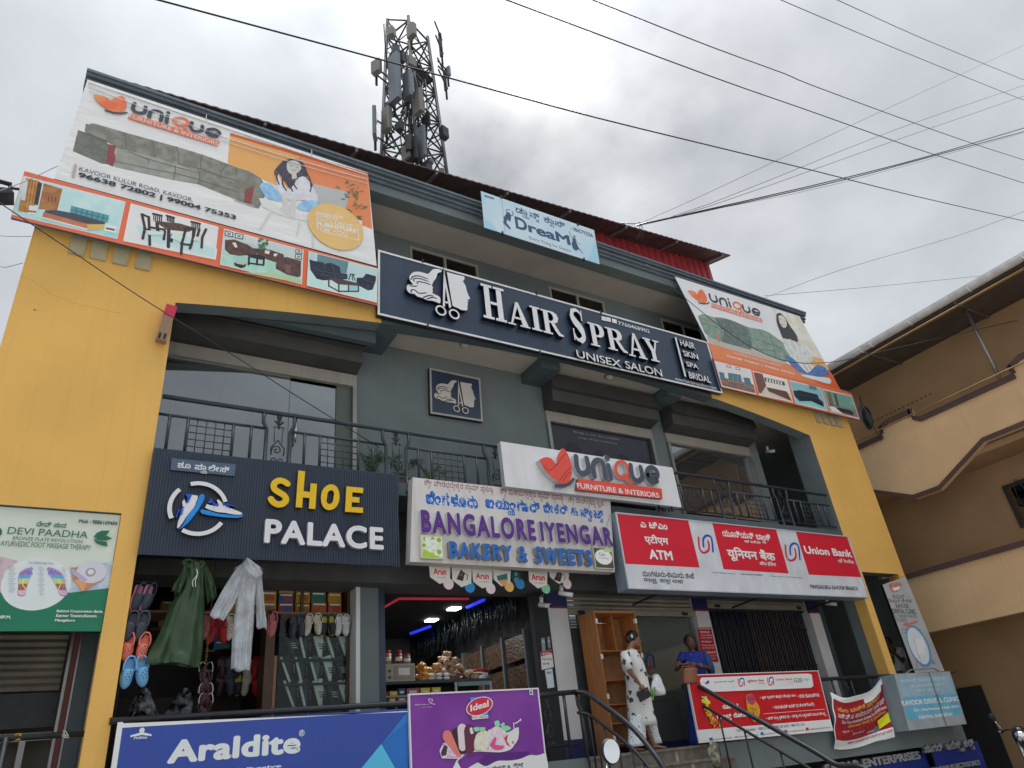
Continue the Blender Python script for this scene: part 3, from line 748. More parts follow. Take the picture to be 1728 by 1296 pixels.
# eave: soffit, gutter, yellow pipe, brackets
ge = PX(1728,437,17.0); gz = ge.z
g = G(); g.box(17.1,XW,YE,1.2,gz - .02,gz + .04,mat('eave_underside',S(92,82,74),rough=.8,var=.2)); g.build('eave_soffit',NB)
M_gut = mat('white_gutter_pvc',S(212,212,212),rough=.45,var=.15,vs=4,streak=.3)
y = .75; i = 0
while y > -9:
 g = G(); L0 = [1.25,.3,1.1,1.5][i % 4]
 pr = [(17.1 - .1 + .1 * math.cos(t),gz + .05 + .085 * math.sin(t)) for t in [PI + k_ * PI / 8 for k_ in range(9)]]
 vs = [(x,yy,z) for yy in (y,y - L0 + .01) for x,z in pr]; vs2 = [(x,yy,z + .012) for yy in (y,y - L0 + .01) for x,z in pr]
 g.raw(vs,[(k_,k_ + 1,k_ + 10,k_ + 9) for k_ in range(8)],M_gut,True); g.raw(vs2,[(k_ + 9,k_ + 10,k_ + 1,k_) for k_ in range(8)],M_gut,True)
 g.box(16.895,16.91,y - L0,y,gz + .05,gz + .12,M_gut)
 g.tube([(x,y - L0 + .02,z - .006) for x,z in pr],.014,M_gut,6)
 g.build('gutter_length',NB); y -= L0; i += 1
M_ypipe = mat('ochre_pipe',S(176,132,60),rough=.5)
g = G(); g.tube([(17.25,1.2,gz - .08),(17.25,YE,gz - .08)],.03,M_ypipe); g.build('pipe',NB)
g = G(); g.tube([(17.42,1.5,zt0 + .1),(17.42,YE,zt0 + .13)],.018,M_ypipe); g.build('pipe',NB)
a = PX(*nc(900,560),17.58); pole_y = a.y
g = G(); g.tube([(17.58,pole_y,zt0 - .02),(17.58,pole_y,gz)],.04,M_alu,10); g.build('support_pole',NB)
for yy in (pole_y - .02,pole_y - 1.9,pole_y + 2.4):
 g = G(); g.bbox((17.9,yy,gz - .045),.8,.02,.025,0,M_alu); g.build('eave_bracket',NB)
 # pierced plaster band on the shade-toned tan wall
for k_ in range(15):
 yy = .9 - k_ * .13; g = G(); g.box(XW - .012,XW - .001,yy,yy + .05,9.25,9.28,M_brown); g.build('plaster_notch',NB)
 # window with iron grille at the frame edge
a = nyz(nc,905,972,XW); b = nyz(nc,991,1160,XW)
g = G(); g.box(XW - .05,XW - .002,a[0] - 1.6,a[0],5.4,a[1] - .02,M_black); wn = g.build('window',NB)
g = G(); g.box(XW - .06,XW - .051,a[0] - 1.5,a[0] - .1,5.5,a[1] - .12,M_glassd); g.build('pane',wn)
g = G()
for k_ in range(4):
 y_ = a[0] - .35 - k_ * .34; g.tube([(XW - .09,y_ + .1 * math.cos(t),6.1 + .35 * math.sin(t)) for t in [PI * 2 * j / 16 for j in range(17)]],.01,M_iron,5)
g.build('grille',wn)
# low doorway by the clinic box
a = nyz(dc,930,785,XW); b = nyz(dc,760,790,XW)
g = G(); g.box(XW - .04,XW - .002,a[0],a[0] + 1.5,0,a[1],M_dark); dr = g.build('doorway',NB)
for z in (a[1] - .18,a[1] - .45):
 g = G(); g.box(XW - .05,XW - .041,a[0] + .02,a[0] + 1.48,z,z + .012,M_iron); g.build('door_rail',dr)
 # wrapped black bundle hanging in the corner by the banner
g = G(); c0 = PX(*nc(372,700),17.3)
def lump(g,c,r,m,seed=1,n=16,k=10,amp=.12):
 rr = random.Random(seed); ph = [rr.uniform(0,6) for _ in range(6)]; vs = []; fs = []
 for i in range(k + 1):
  th = PI * i / k
  for j in range(n):
   a_ = 2 * PI * j / n; q = 1 + amp * (math.sin(3 * a_ + ph[0] + 2 * th) + .6 * math.sin(5 * a_ + ph[1] - 3 * th) + .5 * math.sin(4 * th + ph[2]))
   vs.append((c[0] + r[0] * q * math.sin(th) * math.cos(a_),c[1] + r[1] * q * math.sin(th) * math.sin(a_),c[2] + r[2] * q * math.cos(th)))
 for i in range(k):
  for j in range(n): fs.append((i * n + j,(i + 1) * n + j,(i + 1) * n + (j + 1) % n,i * n + (j + 1) % n))
 g.raw(vs,fs,m,True)
lump(g,(c0.x,c0.y,c0.z),(.07,.15,.34),mat('black_plastic_sheet',S(26,26,28),rough=.3),3)
g.tube([(c0.x,c0.y,c0.z + .3),(17.4,c0.y + .02,c0.z + .62)],.02,M_black,6); g.tube([(c0.x,c0.y - .1,c0.z - .3),(c0.x + .1,c0.y - .1,c0.z - .75)],.012,M_black,6)
mesh_thing(g,'wrapped_bundle','black wrapped bundle hanging on the tan house behind the banner end','bundle')
# ------------------------------------------------------------------ telecom tower
TW = thing('telecom_tower','dark steel lattice telecom tower crowded with antennas behind the roof','tower',(8.45,8,12.3))
M_steel = mat('dark_galvanised_steel',S(46,48,54),rough=.6,metal=.2,var=.3,vs=6)
tcx,tcy,zb0,zt1 = 8.36,8.0,12.4,28.6; rot = math.radians(24)
def leg(i,z):
 hw = 1.12 + (z - zb0) / (zt1 - zb0) * (.6 - 1.12); a_ = rot + PI / 4 + i * PI / 2; r_ = hw * 1.414
 return Vector((tcx + r_ * math.cos(a_),tcy + r_ * math.sin(a_),z))
for i in range(4):
 g = G(); ex = 1.2 if i == 1 else .3; g.tube([leg(i,zb0),leg(i,zt1 + ex)],.075,M_steel,6); g.build('leg',TW)
lev = [zb0 + k_ * (zt1 - zb0) / 10 for k_ in range(11)]
for k_ in range(10):
 for i in range(4):
  a,b,c,d = leg(i,lev[k_]),leg((i + 1) % 4,lev[k_]),leg(i,lev[k_ + 1]),leg((i + 1) % 4,lev[k_ + 1])
  g = G(); g.tube([c,d],.04,M_steel,5); g.tube([a,d],.035,M_steel,5); g.tube([b,c],.035,M_steel,5)
  m1 = (a + d) / 2; g.tube([(a + c) / 2,m1],.022,M_steel,5); g.tube([(b + d) / 2,m1],.022,M_steel,5)
  g.build('lattice_panel',TW)
g = G(); g.tube([leg(1,zt1 + 1.2),leg(0,zt1)],.035,M_steel,5); g.tube([leg(1,zt1 + 1.2),leg(2,zt1)],.035,M_steel,5); g.build('top_brace',TW)
tw = crop(600,0,4.32)
M_ant = mat('antenna_grey',S(92,100,112),rough=.5,var=.1); M_ant2 = mat('antenna_khaki',S(104,102,94),rough=.5,var=.1)
def antenna(q0,q1,y,m,nm='panel_antenna',dep=.16,rz=.3,mast=True):
 a = P(*tw(*q0),y); b = P(*tw(*q1),y); c = (a + b) / 2; hw = abs(b.x - a.x) / 2 * .72; hh = abs(a.z - b.z) / 2
 g = G(); R = Matrix.Rotation(rz,3,'Z'); pr = [(-hw,-dep),(-hw * .7,-dep * 1.35),(hw * .7,-dep * 1.35),(hw,-dep),(hw,dep),(-hw,dep)]
 vs = [c + R @ Vector((x_,y_,z_)) for z_ in (-hh,hh) for x_,y_ in pr]
 g.raw(vs,[(i,(i + 1) % 6,(i + 1) % 6 + 6,i + 6) for i in range(6)] + [tuple(range(5,-1,-1)),tuple(range(6,12))],m)
 o = g.build(nm,TW)
 if mast:
  g = G(); mp_ = c + Vector((.12,dep + .12,0)); g.tube([mp_ - Vector((0,0,hh + .25)),mp_ + Vector((0,0,hh + .3))],.05,M_steel,6)
  for s_ in (-.6,.6):
   z_ = mp_.z + s_ * hh; tgt = Vector((tcx + max(-1.0,min(1.0,mp_.x - tcx)),tcy - .6,z_)); g.tube([Vector((mp_.x,mp_.y - .12,z_)),tgt],.035,M_steel,5)
  g.build('antenna_mast',o)
antenna((120,795),(162,1012),7.0,M_ant,rz=-.5); antenna((198,790),(252,968),6.9,M_ant2)
antenna((122,440),(178,545),7.0,M_ant2,rz=.5); antenna((248,400),(318,755),6.6,M_ant,dep=.2)
antenna((352,525),(404,725),6.5,M_ant); antenna((425,660),(484,840),6.4,M_ant2)
antenna((378,180),(436,285),6.8,M_ant2); antenna((655,490),(688,565),7.6,M_ant,dep=.1)
antenna((600,240),(640,420),8,M_steel,dep=.05); antenna((636,515),(668,665),8,M_steel,dep=.05)
antenna((310,400),(345,480),6.6,M_steel); antenna((455,930),(500,1160),6.6,M_ant); antenna((395,1010),(440,1180),6.7,M_steel)
antenna((500,840),(525,930),6.8,M_steel); antenna((350,1060),(380,1170),6.8,M_ant2); antenna((500,1170),(555,1215),6.8,M_ant)
for i in range(15):
 rr = random.Random(i + 40); z_ = rr.uniform(15,26.5); x_ = tcx + rr.uniform(-1.5,.9); y_ = tcy - rr.uniform(.9,1.7)
 g = G(); g.bbox((x_,y_,z_),rr.uniform(.07,.17),rr.uniform(.05,.12),rr.uniform(.12,.36),rr.uniform(-.6,.6),M_steel if i % 3 else M_ant2); g.tube([(x_,y_,z_),(x_ * .5 + tcx * .5,tcy - .8,z_)],.03,M_steel,5); g.build('radio_unit',TW)
 # work platform plates
a = [P(*tw(*q),7.3) for q in ((330,400),(572,490),(560,520),(400,480))]
g = G(); g.raw([leg(2,26.2),leg(3,26.2),leg(0,26.2),leg(2,26.25),leg(3,26.25),leg(0,26.25)],[(0,1,2),(5,4,3),(0,3,4,1),(1,4,5,2),(2,5,3,0)],M_steel); g.build('platform',TW)
g = G()
for i in range(14):
 rr = random.Random(i); x_ = tcx + rr.uniform(-.9,.3); pts = [(x_ + rr.uniform(-.12,.12),tcy - .8 + rr.uniform(-.2,.2),12.5 + k_ * 1.6) for k_ in range(9)]
 g.tube(smooth(pts,3),.028,M_black,5)
g.build('feeder_cable',TW)
g = G(); a = P(*tw(207,175),7.2); b = P(*tw(215,300),7.2); g.tube([a,b,(b.x + .1,7.3,b.z - 1.4)],.03,M_steel,5); g.build('whip_antenna',TW)
# ================================================================== signs and banners
def rect_of(t_,y,q0,q1): a = P(*q0,y); b = P(*q1,y); return a,b
def board_r(name,label,cat,x0,x1,z0,z1,y,d,m,ms=None,rim=None,rw=.03):
 t = thing(name,label,cat,((x0 + x1) / 2,y + d,z0)); g = G(); g.box(x0,x1,y,y + d,z0,z1,m if ms is None else ms)
 if ms is not None: g.face([(x0,y - .0008,z0),(x1,y - .0008,z0),(x1,y - .0008,z1),(x0,y - .0008,z1)],m)
 g.build('panel',t)
 if rim:
  g = G()
  for a in ((x0,x1,z1 - rw,z1),(x0,x1,z0,z0 + rw),(x0,x0 + rw,z0 + rw,z1 - rw),(x1 - rw,x1,z0 + rw,z1 - rw)): g.box(a[0],a[1],y - .012,y - .001,a[2],a[3],rim)
  g.build('frame',t)
 return t
def cpts(c,pts): return [c(*p) for p in pts]
def W2(pts,y): return [(lambda a: (a.x,a.z))(P(*p,y)) for p in pts]
# ---- furniture shop logo, digitised once, printed or raised
fc = crop(840,640,5.082)
YU = -.32
def _n(pts): return W2([fc(*p) for p in pts],YU)
LG = {'heart': _n(closed([(325,712),(380,688),(432,700),(472,745),(478,690),(500,645),(530,612),(568,655),(600,740),(606,830),(588,885),(545,912),(480,895),(415,845),(365,785)],3))}
LG['tail'] = _n([(478,928),(540,930),(600,908),(632,868)])
LG['u1'] = _n(smooth([(648,678),(655,760),(680,812),(718,822),(748,800),(752,760),(738,692)],4))
LG['n'] = _n(smooth([(805,845),(793,765),(806,724),(838,708),(868,722),(885,765),(898,855)],4))
LG['i'] = _n([(925,755),(945,862)]); LG['dot'] = _n([(914,690),(916,696)])
LG['tailq'] = _n([(1062,838),(1118,905)])
LG['u2'] = _n(smooth([(1115,752),(1125,830),(1152,876),(1188,884),(1212,855),(1213,830),(1200,768)],4))
LG['e'] = _n(smooth([(1268,838),(1300,842),(1342,846),(1338,800),(1298,770),(1262,790),(1254,838),(1276,884),(1312,896),(1340,884)],4))
LG['Q'] = _n([(1040 + 57 * math.cos(t) + 8 * math.sin(t),790 + 72 * math.sin(t)) for t in [-2 * PI * k / 24 for k in range(25)]])
LG['bar'] = _n([(668,865),(1383,950),(1390,1035),(660,960)])
_bx0 = min(x for x,z in LG['heart']); _bx1 = max(x for x,z in LG['bar']); _bz0 = min(z for x,z in LG['bar']); _bz1 = max(z for x,z in LG['heart'])
LW = P(*fc(672,740),YU).x - P(*fc(632,740),YU).x
M_or = pm(222,96,60,236,140,80,3); M_slate = pm(52,58,72); M_ob = pm(224,110,78)
def logo_printed(art,L_,T_,RB):
 a = P(*L_,art.y); b = P(*T_,art.y); c = P(*RB,art.y); x0,x1,z0,z1 = a.x,c.x,c.z,b.z
 sx = (x1 - x0) / (_bx1 - _bx0); sz = (z1 - z0) / (_bz1 - _bz0)
 tr = lambda pts: [(x0 + (x - _bx0) * sx,z0 + (z - _bz0) * sz) for x,z in pts]
 art.wpoly(M_or,tr(LG['heart']))
 for k in ('u1','n','i','dot','u2','e'): art.wpoly(M_slate,outline(tr(LG[k]),LW * sz * .95))
 art.wpoly(M_slate,outline(tr(LG['tail']),LW * sz * .5))
 q = tr(LG['Q']); cxq = sum(p[0] for p in q) / len(q); czq = sum(p[1] for p in q) / len(q)
 y = art._y()
 for i in range(24):
  f = lambda p,s: (cxq + (p[0] - cxq) * s,y,czq + (p[1] - czq) * s)
  art.g.face([f(q[i],1.17),f(q[i],.72),f(q[i + 1],.72),f(q[i + 1],1.17)],M_or)
 art.wpoly(M_or,outline(tr(LG['tailq']),LW * sz * .7)); bar = tr(LG['bar']); art.wpoly(M_ob,bar)
 vs,fs = lettering('FURNITURE & INTERIORS',.012); bx = [p[0] for p in bar]; bz = [p[1] for p in bar]
 h = max(bz) - min(bz); vs = fit(vs,(min(bx) + h * .15,min(bz) + h * .2),(max(bx) - h * .12,max(bz) - h * .2)); y = art._y(); art.g.raw([(v[0],y,v[1]) for v in vs],fs,pm(240,238,235))
 # ---- salon logo: flying hair, scissors, face
hs = crop(660,430,5.76)
YH = -.12
SLG = {}
def _s(pts): return W2([hs(*p) for p in pts],YH)
SLG['hair'] = _s(closed([(350,206),(382,172),(420,165),(466,176),(464,196),(432,206),(418,250),(392,285),(383,304),(374,330),(387,346),(378,362),(386,382),(380,400),(440,430),(458,458),(452,498),(420,488),(380,474),(325,468),(290,450),(232,432),(205,408),(168,404),(138,380),(129,345),(148,316),(196,322),(166,284),(155,250),(176,212),(212,194),(270,196),(330,214)],2))
SLG['face'] = _s([(520,195),(560,207),(600,218),(688,238),(692,262),(675,284),(700,325),(714,380),(728,420),(744,447),(738,458),(716,465),(731,480),(715,490),(724,503),(718,530),(720,558),(704,569),(655,562),(640,551),(600,535),(575,522),(545,350)])
SLG['blade1'] = _s([(492,152),(506,330),(499,470),(502,530),(480,530),(484,330)])
SLG['blade2'] = _s([(499,200),(520,330),(548,455),(562,535),(541,545),(527,470),(507,345)])
SLG['cross'] = _s([(503,478),(528,484),(530,503),(504,498)])
SLG['ring1'] = _s([(460,570)]); SLG['ring2'] = _s([(590,605)])
SLG['str'] = [_s(smooth(p,3)) for p in ([(168,275),(190,242),(250,235),(345,268)],[(205,292),(196,266),(250,258),(352,292)],[(240,318),(232,292),(290,296),(368,322)],[(178,402),(172,378),(204,368),(250,402),(330,396)],[(282,448),(345,424),(395,432)],[(318,462),(380,442),(425,455)],[(150,322),(190,335),(236,330)])]
_rr = P(*hs(512,570),YH).x - P(*hs(460,570),YH).x
def salon_logo(parent,y,d,m,mi,box=None):
 allp = SLG['hair'] + SLG['face']; X0_ = min(p[0] for p in allp); X1_ = max(p[0] for p in allp); c1,c2 = SLG['ring1'][0],SLG['ring2'][0]
 Z0_ = c2[1] - _rr; Z1_ = SLG['blade1'][0][1]
 if box is None: box = (X0_,X1_,Z0_,Z1_)
 sx = (box[1] - box[0]) / (X1_ - X0_); sz = (box[3] - box[2]) / (Z1_ - Z0_)
 T = lambda p: (box[0] + (p[0] - X0_) * sx,box[2] + (p[1] - Z0_) * sz)
 def pr(nm,pts,k=0): g = G(); pts = [T(p) for p in pts]; A_ = sum(pts[i][0] * pts[(i + 1) % len(pts)][1] - pts[(i + 1) % len(pts)][0] * pts[i][1] for i in range(len(pts))); pts = pts if A_ > 0 else pts[::-1]; g.prism(pts,y - d - k,y,m,mi,back=False); return g.build(nm,parent)
 h = pr('flying_hair',SLG['hair'])
 g = G()
 for s_ in SLG['str']: g.face([(x,y - d - .001,z) for x,z in outline([T(p) for p in s_],[.006] + [.022 * sz] * (len(s_) - 2) + [.004])],mi)
 g.build('hair_line',h)
 pr('face_profile',SLG['face']); pr('scissor_blade',SLG['blade1'],.002); pr('scissor_blade',SLG['blade2'],.003); pr('scissor_pivot',SLG['cross'],.004)
 for c in (c1,c2):
  c = T(c); g = G(); n = 24; r1,r0 = _rr * sz,_rr * sz * .7
  for i in range(n):
   a,b = 2 * PI * i / n,2 * PI * (i + 1) / n
   o1,o2,i1,i2 = (c[0] + r1 * math.cos(a),c[1] + r1 * math.sin(a)),(c[0] + r1 * math.cos(b),c[1] + r1 * math.sin(b)),(c[0] + r0 * math.cos(a),c[1] + r0 * math.sin(a)),(c[0] + r0 * math.cos(b),c[1] + r0 * math.sin(b))
   yy = y - d - .005
   g.face([(i1[0],yy,i1[1]),(o1[0],yy,o1[1]),(o2[0],yy,o2[1]),(i2[0],yy,i2[1])],m)
   g.face([(o1[0],yy,o1[1]),(o1[0],y,o1[1]),(o2[0],y,o2[1]),(o2[0],yy,o2[1])],mi); g.face([(i1[0],yy,i1[1]),(i2[0],yy,i2[1]),(i2[0],y,i2[1]),(i1[0],y,i1[1])],mi)
  g.build('finger_ring',parent)
  # ---- large salon sign
h2 = crop(930,430,5.184); hc = crop(620,300,3.4095)
sg = board('salon_sign','long navy salon sign with white raised serif letters across the middle of the front','sign',
[(637.6,421.7),h2(1365,765),h2(1500,1215),(637,531)],YH,.09,M_navy,M_ink,M_face,.035)
salon_logo(sg,YH,.09,M_face,M_ink)
GLY = {
'H': [[(.13,.07),(.35,.07),(.35,.93),(.13,.93)],[(.65,.07),(.87,.07),(.87,.93),(.65,.93)],[(.01,0),(.47,0),(.47,.07),(.01,.07)],[(.01,.93),(.47,.93),(.47,1),(.01,1)],[(.53,0),(.99,0),(.99,.07),(.53,.07)],[(.53,.93),(.99,.93),(.99,1),(.53,1)],[(.35,.44),(.65,.44),(.65,.52),(.35,.52)]],
'A': [[(.13,.06),(.22,.06),(.5,.80),(.44,1)],[(.44,1),(.56,1),(.93,.06),(.66,.06),(.5,.80)][::-1],[(.308,.28),(.615,.28),(.595,.36),(.336,.36)],[(0,0),(.35,0),(.35,.06),(0,.06)],[(.54,0),(1,0),(1,.06),(.54,.06)]],
'I': [[(.28,.07),(.72,.07),(.72,.93),(.28,.93)],[(.05,0),(.95,0),(.95,.07),(.05,.07)],[(.05,.93),(.95,.93),(.95,1),(.05,1)]],
'R': [[(.12,.07),(.35,.07),(.35,.93),(.12,.93)],[(0,0),(.47,0),(.47,.07),(0,.07)],[(0,.93),(.35,.93),(.35,1),(0,1)],[(.35,1),(.35,.93),(.46,.93),(.56,.87),(.6,.76),(.57,.64),(.48,.57),(.35,.57),(.35,.49),(.6,.49),(.78,.57),(.85,.76),(.78,.93),(.62,1)],[(.44,.487),(.62,.487),(.84,.13),(1,.06),(1,0),(.77,0),(.62,.16)][::-1]],
'P': [[(.14,.07),(.42,.07),(.42,.93),(.14,.93)],[(0,0),(.56,0),(.56,.07),(0,.07)],[(0,.93),(.42,.93),(.42,1),(0,1)],[(.42,1),(.42,.93),(.54,.93),(.64,.86),(.68,.72),(.65,.58),(.54,.5),(.42,.5),(.42,.42),(.68,.42),(.9,.52),(.98,.72),(.9,.93),(.7,1)]],
'Y': [[(.41,.07),(.65,.07),(.65,.44),(.41,.44)],[(.1,.93),(.38,.93),(.6,.54),(.65,.44),(.41,.44)][::-1],[(.74,.93),(.86,.93),(.65,.44),(.6,.54)],[(0,.93),(.48,.93),(.48,1),(0,1)],[(.63,.93),(1,.93),(1,1),(.63,1)],[(.27,0),(.79,0),(.79,.07),(.27,.07)]],
'S': [outline(smooth([(.84,.78),(.72,.92),(.5,.965),(.28,.9),(.2,.76),(.3,.62),(.6,.45),(.78,.27),(.7,.09),(.48,.035),(.26,.08),(.14,.25)],3),[.05] * 3 + [.09] * 3 + [.11] * 3 + [.2] * 3 + [.27] * 3 + [.28] * 3 + [.3] * 3 + [.25] * 3 + [.18] * 3 + [.1] * 3 + [.09] * 3 + [.05],cap=False),[(.79,.66),(.86,.66),(.9,.99),(.83,.99)],[(.1,.01),(.17,.01),(.2,.36),(.12,.36)]]}
def serif(parent,ch,c,BL,BR,T,y,d,TL=None):
 a,b,t = P(*c(*BL),y - d),P(*c(*BR),y - d),P(*c(*T),y - d); g = G()
 x0,x1,z0,z1 = a.x,b.x,a.z,t.z
 for k,pl in enumerate(GLY[ch]):
  q = [(x0 + u * (x1 - x0),z0 + v * (z1 - z0)) for u,v in pl]; A_ = sum(q[i][0] * q[(i + 1) % len(q)][1] - q[(i + 1) % len(q)][0] * q[i][1] for i in range(len(q)))
  g.prism(q if A_ > 0 else q[::-1],y - d - k * .0009,y,M_face,M_ink,back=False)
 g.build('letter',parent)
serif(sg,'H',hs,(898,606),(1130,660),(900,284),YH,.1); serif(sg,'A',hs,(1140,667),(1355,722),(1216,460),YH,.1)
serif(sg,'I',hs,(1368,722),(1478,752),(1395,505),YH,.1); serif(sg,'R',hs,(1482,752),(1680,800),(1500,536),YH,.1)
serif(sg,'S',h2,(192,742),(327,780),(245,482),YH,.1); serif(sg,'P',h2,(352,788),(492,815),(362,598),YH,.1)
serif(sg,'R',h2,(505,822),(676,872),(522,642),YH,.1); serif(sg,'A',h2,(684,880),(843,915),(740,692),YH,.1)
a = P(*h2(795,720),YH - .1); b = P(*h2(935,757),YH - .1); c = P(*h2(880,925),YH - .1)
g = G()
for k,pl in enumerate(GLY['Y']):
 q = [(a.x + u * (b.x - a.x),c.z + v * (a.z - c.z)) for u,v in pl]; A_ = sum(q[i][0] * q[(i + 1) % len(q)][1] - q[(i + 1) % len(q)][0] * q[i][1] for i in range(len(q)))
 g.prism(q if A_ > 0 else q[::-1],YH - .1 - k * .0009,YH,M_face,M_ink,back=False)
g.build('letter',sg)
for t_,bl,tr_,b_ in (('UNISEX',(228,896),(604,922),.012),('SALON',(655,992),(962,1002),.012),('HAIR',(1136,793),(1249,772),.02),('SKIN',(1162,885),(1279,868),.02),('SPA',(1188,975),(1280,957),.02),('BRIDAL',(1212,1078),(1388,1068),.02)):
 raised(sg,t_,h2(*bl),h2(*tr_),YH,.06,M_face,M_ink,b_)
raised(sg,'7760468902',h2(588,612),h2(858,655),YH,.012,M_face,M_ink,.02)
for q in ((455,560),(497,568),(548,582)):
 c = P(*h2(*q),YH); g = G(); g.prism(W2([h2(q[0] - 20,q[1] - 22),h2(q[0] + 20,q[1] - 12),h2(q[0] + 24,q[1] + 24),h2(q[0] - 17,q[1] + 14)][::-1],YH),YH - .015,YH,M_face,M_ink); g.build('icon',sg)
a,b = P(*h2(1080,718),YH - .07),P(*h2(1165,1062),YH - .07)
g = G(); g.box(a.x,a.x + .055,YH - .07,YH,b.z,a.z,M_ink); g.face([(a.x,YH - .071,b.z),(a.x + .05,YH - .071,b.z),(a.x + .05,YH - .071,a.z),(a.x,YH - .071,a.z)],M_face); g.build('divider_bar',sg)
A_ = Art(sg,YH); A_.text(pm(200,200,205),'www.hairspraysaloon.com',h2(1088,1104),h2(1442,1152),.005)
A_.done('print')
for q in ((315,482),(970,668),(1340,775),(345,855),(990,1008)):
 a = P(*hc(*q),YH); g = G(); g.box(a.x - .012,a.x + .012,YH - .03,YH + .02,a.z - .04,a.z + .04,M_black); g.build('clip',sg)
 # ---- square salon sign on the recessed wall
q5 = crop(560,500,4.32); yq = WY - .08
sq = board('square_salon_sign','small square navy sign with pale frame and scissors logo on the plain wall','sign',cpts(q5,[(710,522),(1080,600),(1100,915),(718,855)]),yq,.07,M_navy,M_ink,mat('brushed_frame',S(176,172,170),rough=.4),.035)
a,b,c,d_ = [P(*q5(*q),yq) for q in ((742,700),(1045,745),(968,860),(920,605))]
salon_logo(sq,yq,.015,mat('satin_face',S(190,182,178,1.2),rough=.4),M_ink,(a.x,b.x,c.z,d_.z))
# ---- furniture shop lightbox
un = board('furniture_shop_sign','white signboard with raised red petals and grey unique lettering over the bakery sign','sign',cpts(fc,[(22,532),(1498,758),(1577,1098),(65,918)]),YU,.1,M_white,mat('grey_return',S(170,172,178),rough=.5))
def rs(parent,nm,q,w,y,d,m,ms,k=0):
 o = outline(q,w); A_ = sum(o[i][0] * o[(i + 1) % len(o)][1] - o[(i + 1) % len(o)][0] * o[i][1] for i in range(len(o)))
 g = G(); g.prism(o if A_ > 0 else o[::-1],y - d - k,y,m,ms,back=False); return g.build(nm,parent)
def rp(parent,nm,o,y,d,m,ms,k=0):
 A_ = sum(o[i][0] * o[(i + 1) % len(o)][1] - o[(i + 1) % len(o)][0] * o[i][1] for i in range(len(o)))
 g = G(); g.prism(o if A_ > 0 else o[::-1],y - d - k,y,m,ms,back=False); return g.build(nm,parent)
M_ret = mat('pale_letter_return',S(200,200,206),rough=.4)
ht = rp(un,'petals',LG['heart'],YU,.1,M_red,M_ret)
M_redd = mat('red_vein',S(176,44,40),rough=.3)
g = G()
for pts in ([(365,770),(420,800),(480,745)],[(470,760),(520,690),(555,655)],[(500,890),(540,830),(575,795),(600,770)],[(530,900),(560,840),(600,815)]):
 g.face([(x,YU - .102,z) for x,z in outline(_n(smooth(pts,3)),.012)],M_redd)
g.build('petal_vein',ht)
rs(un,'logo_tail',LG['tail'],LW * .55,YU,.06,mat('tail_purple',S(88,80,100),rough=.3),M_ret)
for k in ('u1','n','i','u2','e'): rs(un,'letter',LG[k],LW,YU,.08,M_grey,M_ret)
g = G(); c = LG['dot'][0]; g.prism([(c[0] + LW * .6 * math.cos(t),c[1] + LW * .6 * math.sin(t)) for t in [2 * PI * k / 12 for k in range(12)]],YU - .08,YU,M_grey,M_ret); g.build('letter_dot',un)
q = LG['Q']; cxq = sum(p[0] for p in q) / len(q); czq = sum(p[1] for p in q) / len(q); g = G()
for i in range(24):
 f = lambda p,s,y: (cxq + (p[0] - cxq) * s,y,czq + (p[1] - czq) * s); a,b = q[i],q[i + 1]
 g.face([f(a,.74,YU - .08),f(b,.74,YU - .08),f(b,1.17,YU - .08),f(a,1.17,YU - .08)],M_red)
 g.face([f(a,1.17,YU - .08),f(b,1.17,YU - .08),f(b,1.17,YU),f(a,1.17,YU)],M_ret); g.face([f(a,.74,YU - .08),f(a,.74,YU),f(b,.74,YU),f(b,.74,YU - .08)],M_ret)
g.build('letter',un); rs(un,'letter_tail',LG['tailq'],LW * .75,YU,.082,M_red,M_ret)
rp(un,'name_bar',LG['bar'],YU,.07,M_red,mat('bar_return',S(130,60,56),rough=.4))
A_ = Art(un,YU - .07); A_.text(M_face,'FURNITURE & INTERIORS',fc(682,932),fc(1378,975),.015); A_.done('name_text')
for x in (1385,1490):
 a = P(*fc(x,1100),YU + .05); g = G(); g.tube([a + Vector((0,0,.1)),a + Vector((0,0,-.06)),a + Vector((-.04,-.06,-.09))],.02,M_black); g.build('bracket',un)
 # ---- shoe shop sign
sc_ = crop(220,740,3.6); sl = crop(260,760,7.623); YS = -.1
ss = board('shoe_shop_sign','navy fluted shoe shop sign with yellow and white raised letters and two trainers logo','sign',cpts(sc_,[(145,55),(1635,220),(1615,765),(45,705)]),YS,.12,M_rib,M_ink)
a,b,c = [P(*sc_(*q),YS) for q in ((145,55),(1635,220),(45,705))]
g = G(); n = 96
for i in range(n):
 x = a.x + .015 + (b.x - a.x - .04) * i / n; g.box(x,x + (b.x - a.x) / n * .6,YS - .009,YS - .0005,c.z + .003,a.z - .003,M_rib)
g.build('fluting',ss)['kind'] = 'stuff'
YS2 = YS - .012
M_yl = mat('yellow_acrylic',S(250,166,8,1.4),rough=.3,var=.03); M_yls = mat('letter_return_dark',S(70,60,40),rough=.4)
lw = P(*sc_(1055,300),YS).x - P(*sc_(1014,300),YS).x
for pts in ([(948,283),(925,268),(895,264),(868,282),(868,312),(895,334),(925,352),(940,378),(922,402),(890,408),(862,394),(848,376)],):
 rs(ss,'letter',W2([sc_(x,y) for x,y in smooth(pts,3)],YS2),lw * .92,YS2,.05,M_yl,M_yls)
def poly_letter(parent,polys,y,d,m,ms):
 g = G()
 for k,pts in enumerate(polys):
  o = W2([sc_(*p) for p in pts],y); A_ = sum(o[i][0] * o[(i + 1) % len(o)][1] - o[(i + 1) % len(o)][0] * o[i][1] for i in range(len(o)))
  g.prism(o if A_ > 0 else o[::-1],y - d - k * .001,y,m,ms,back=False)
 g.build('letter',parent)
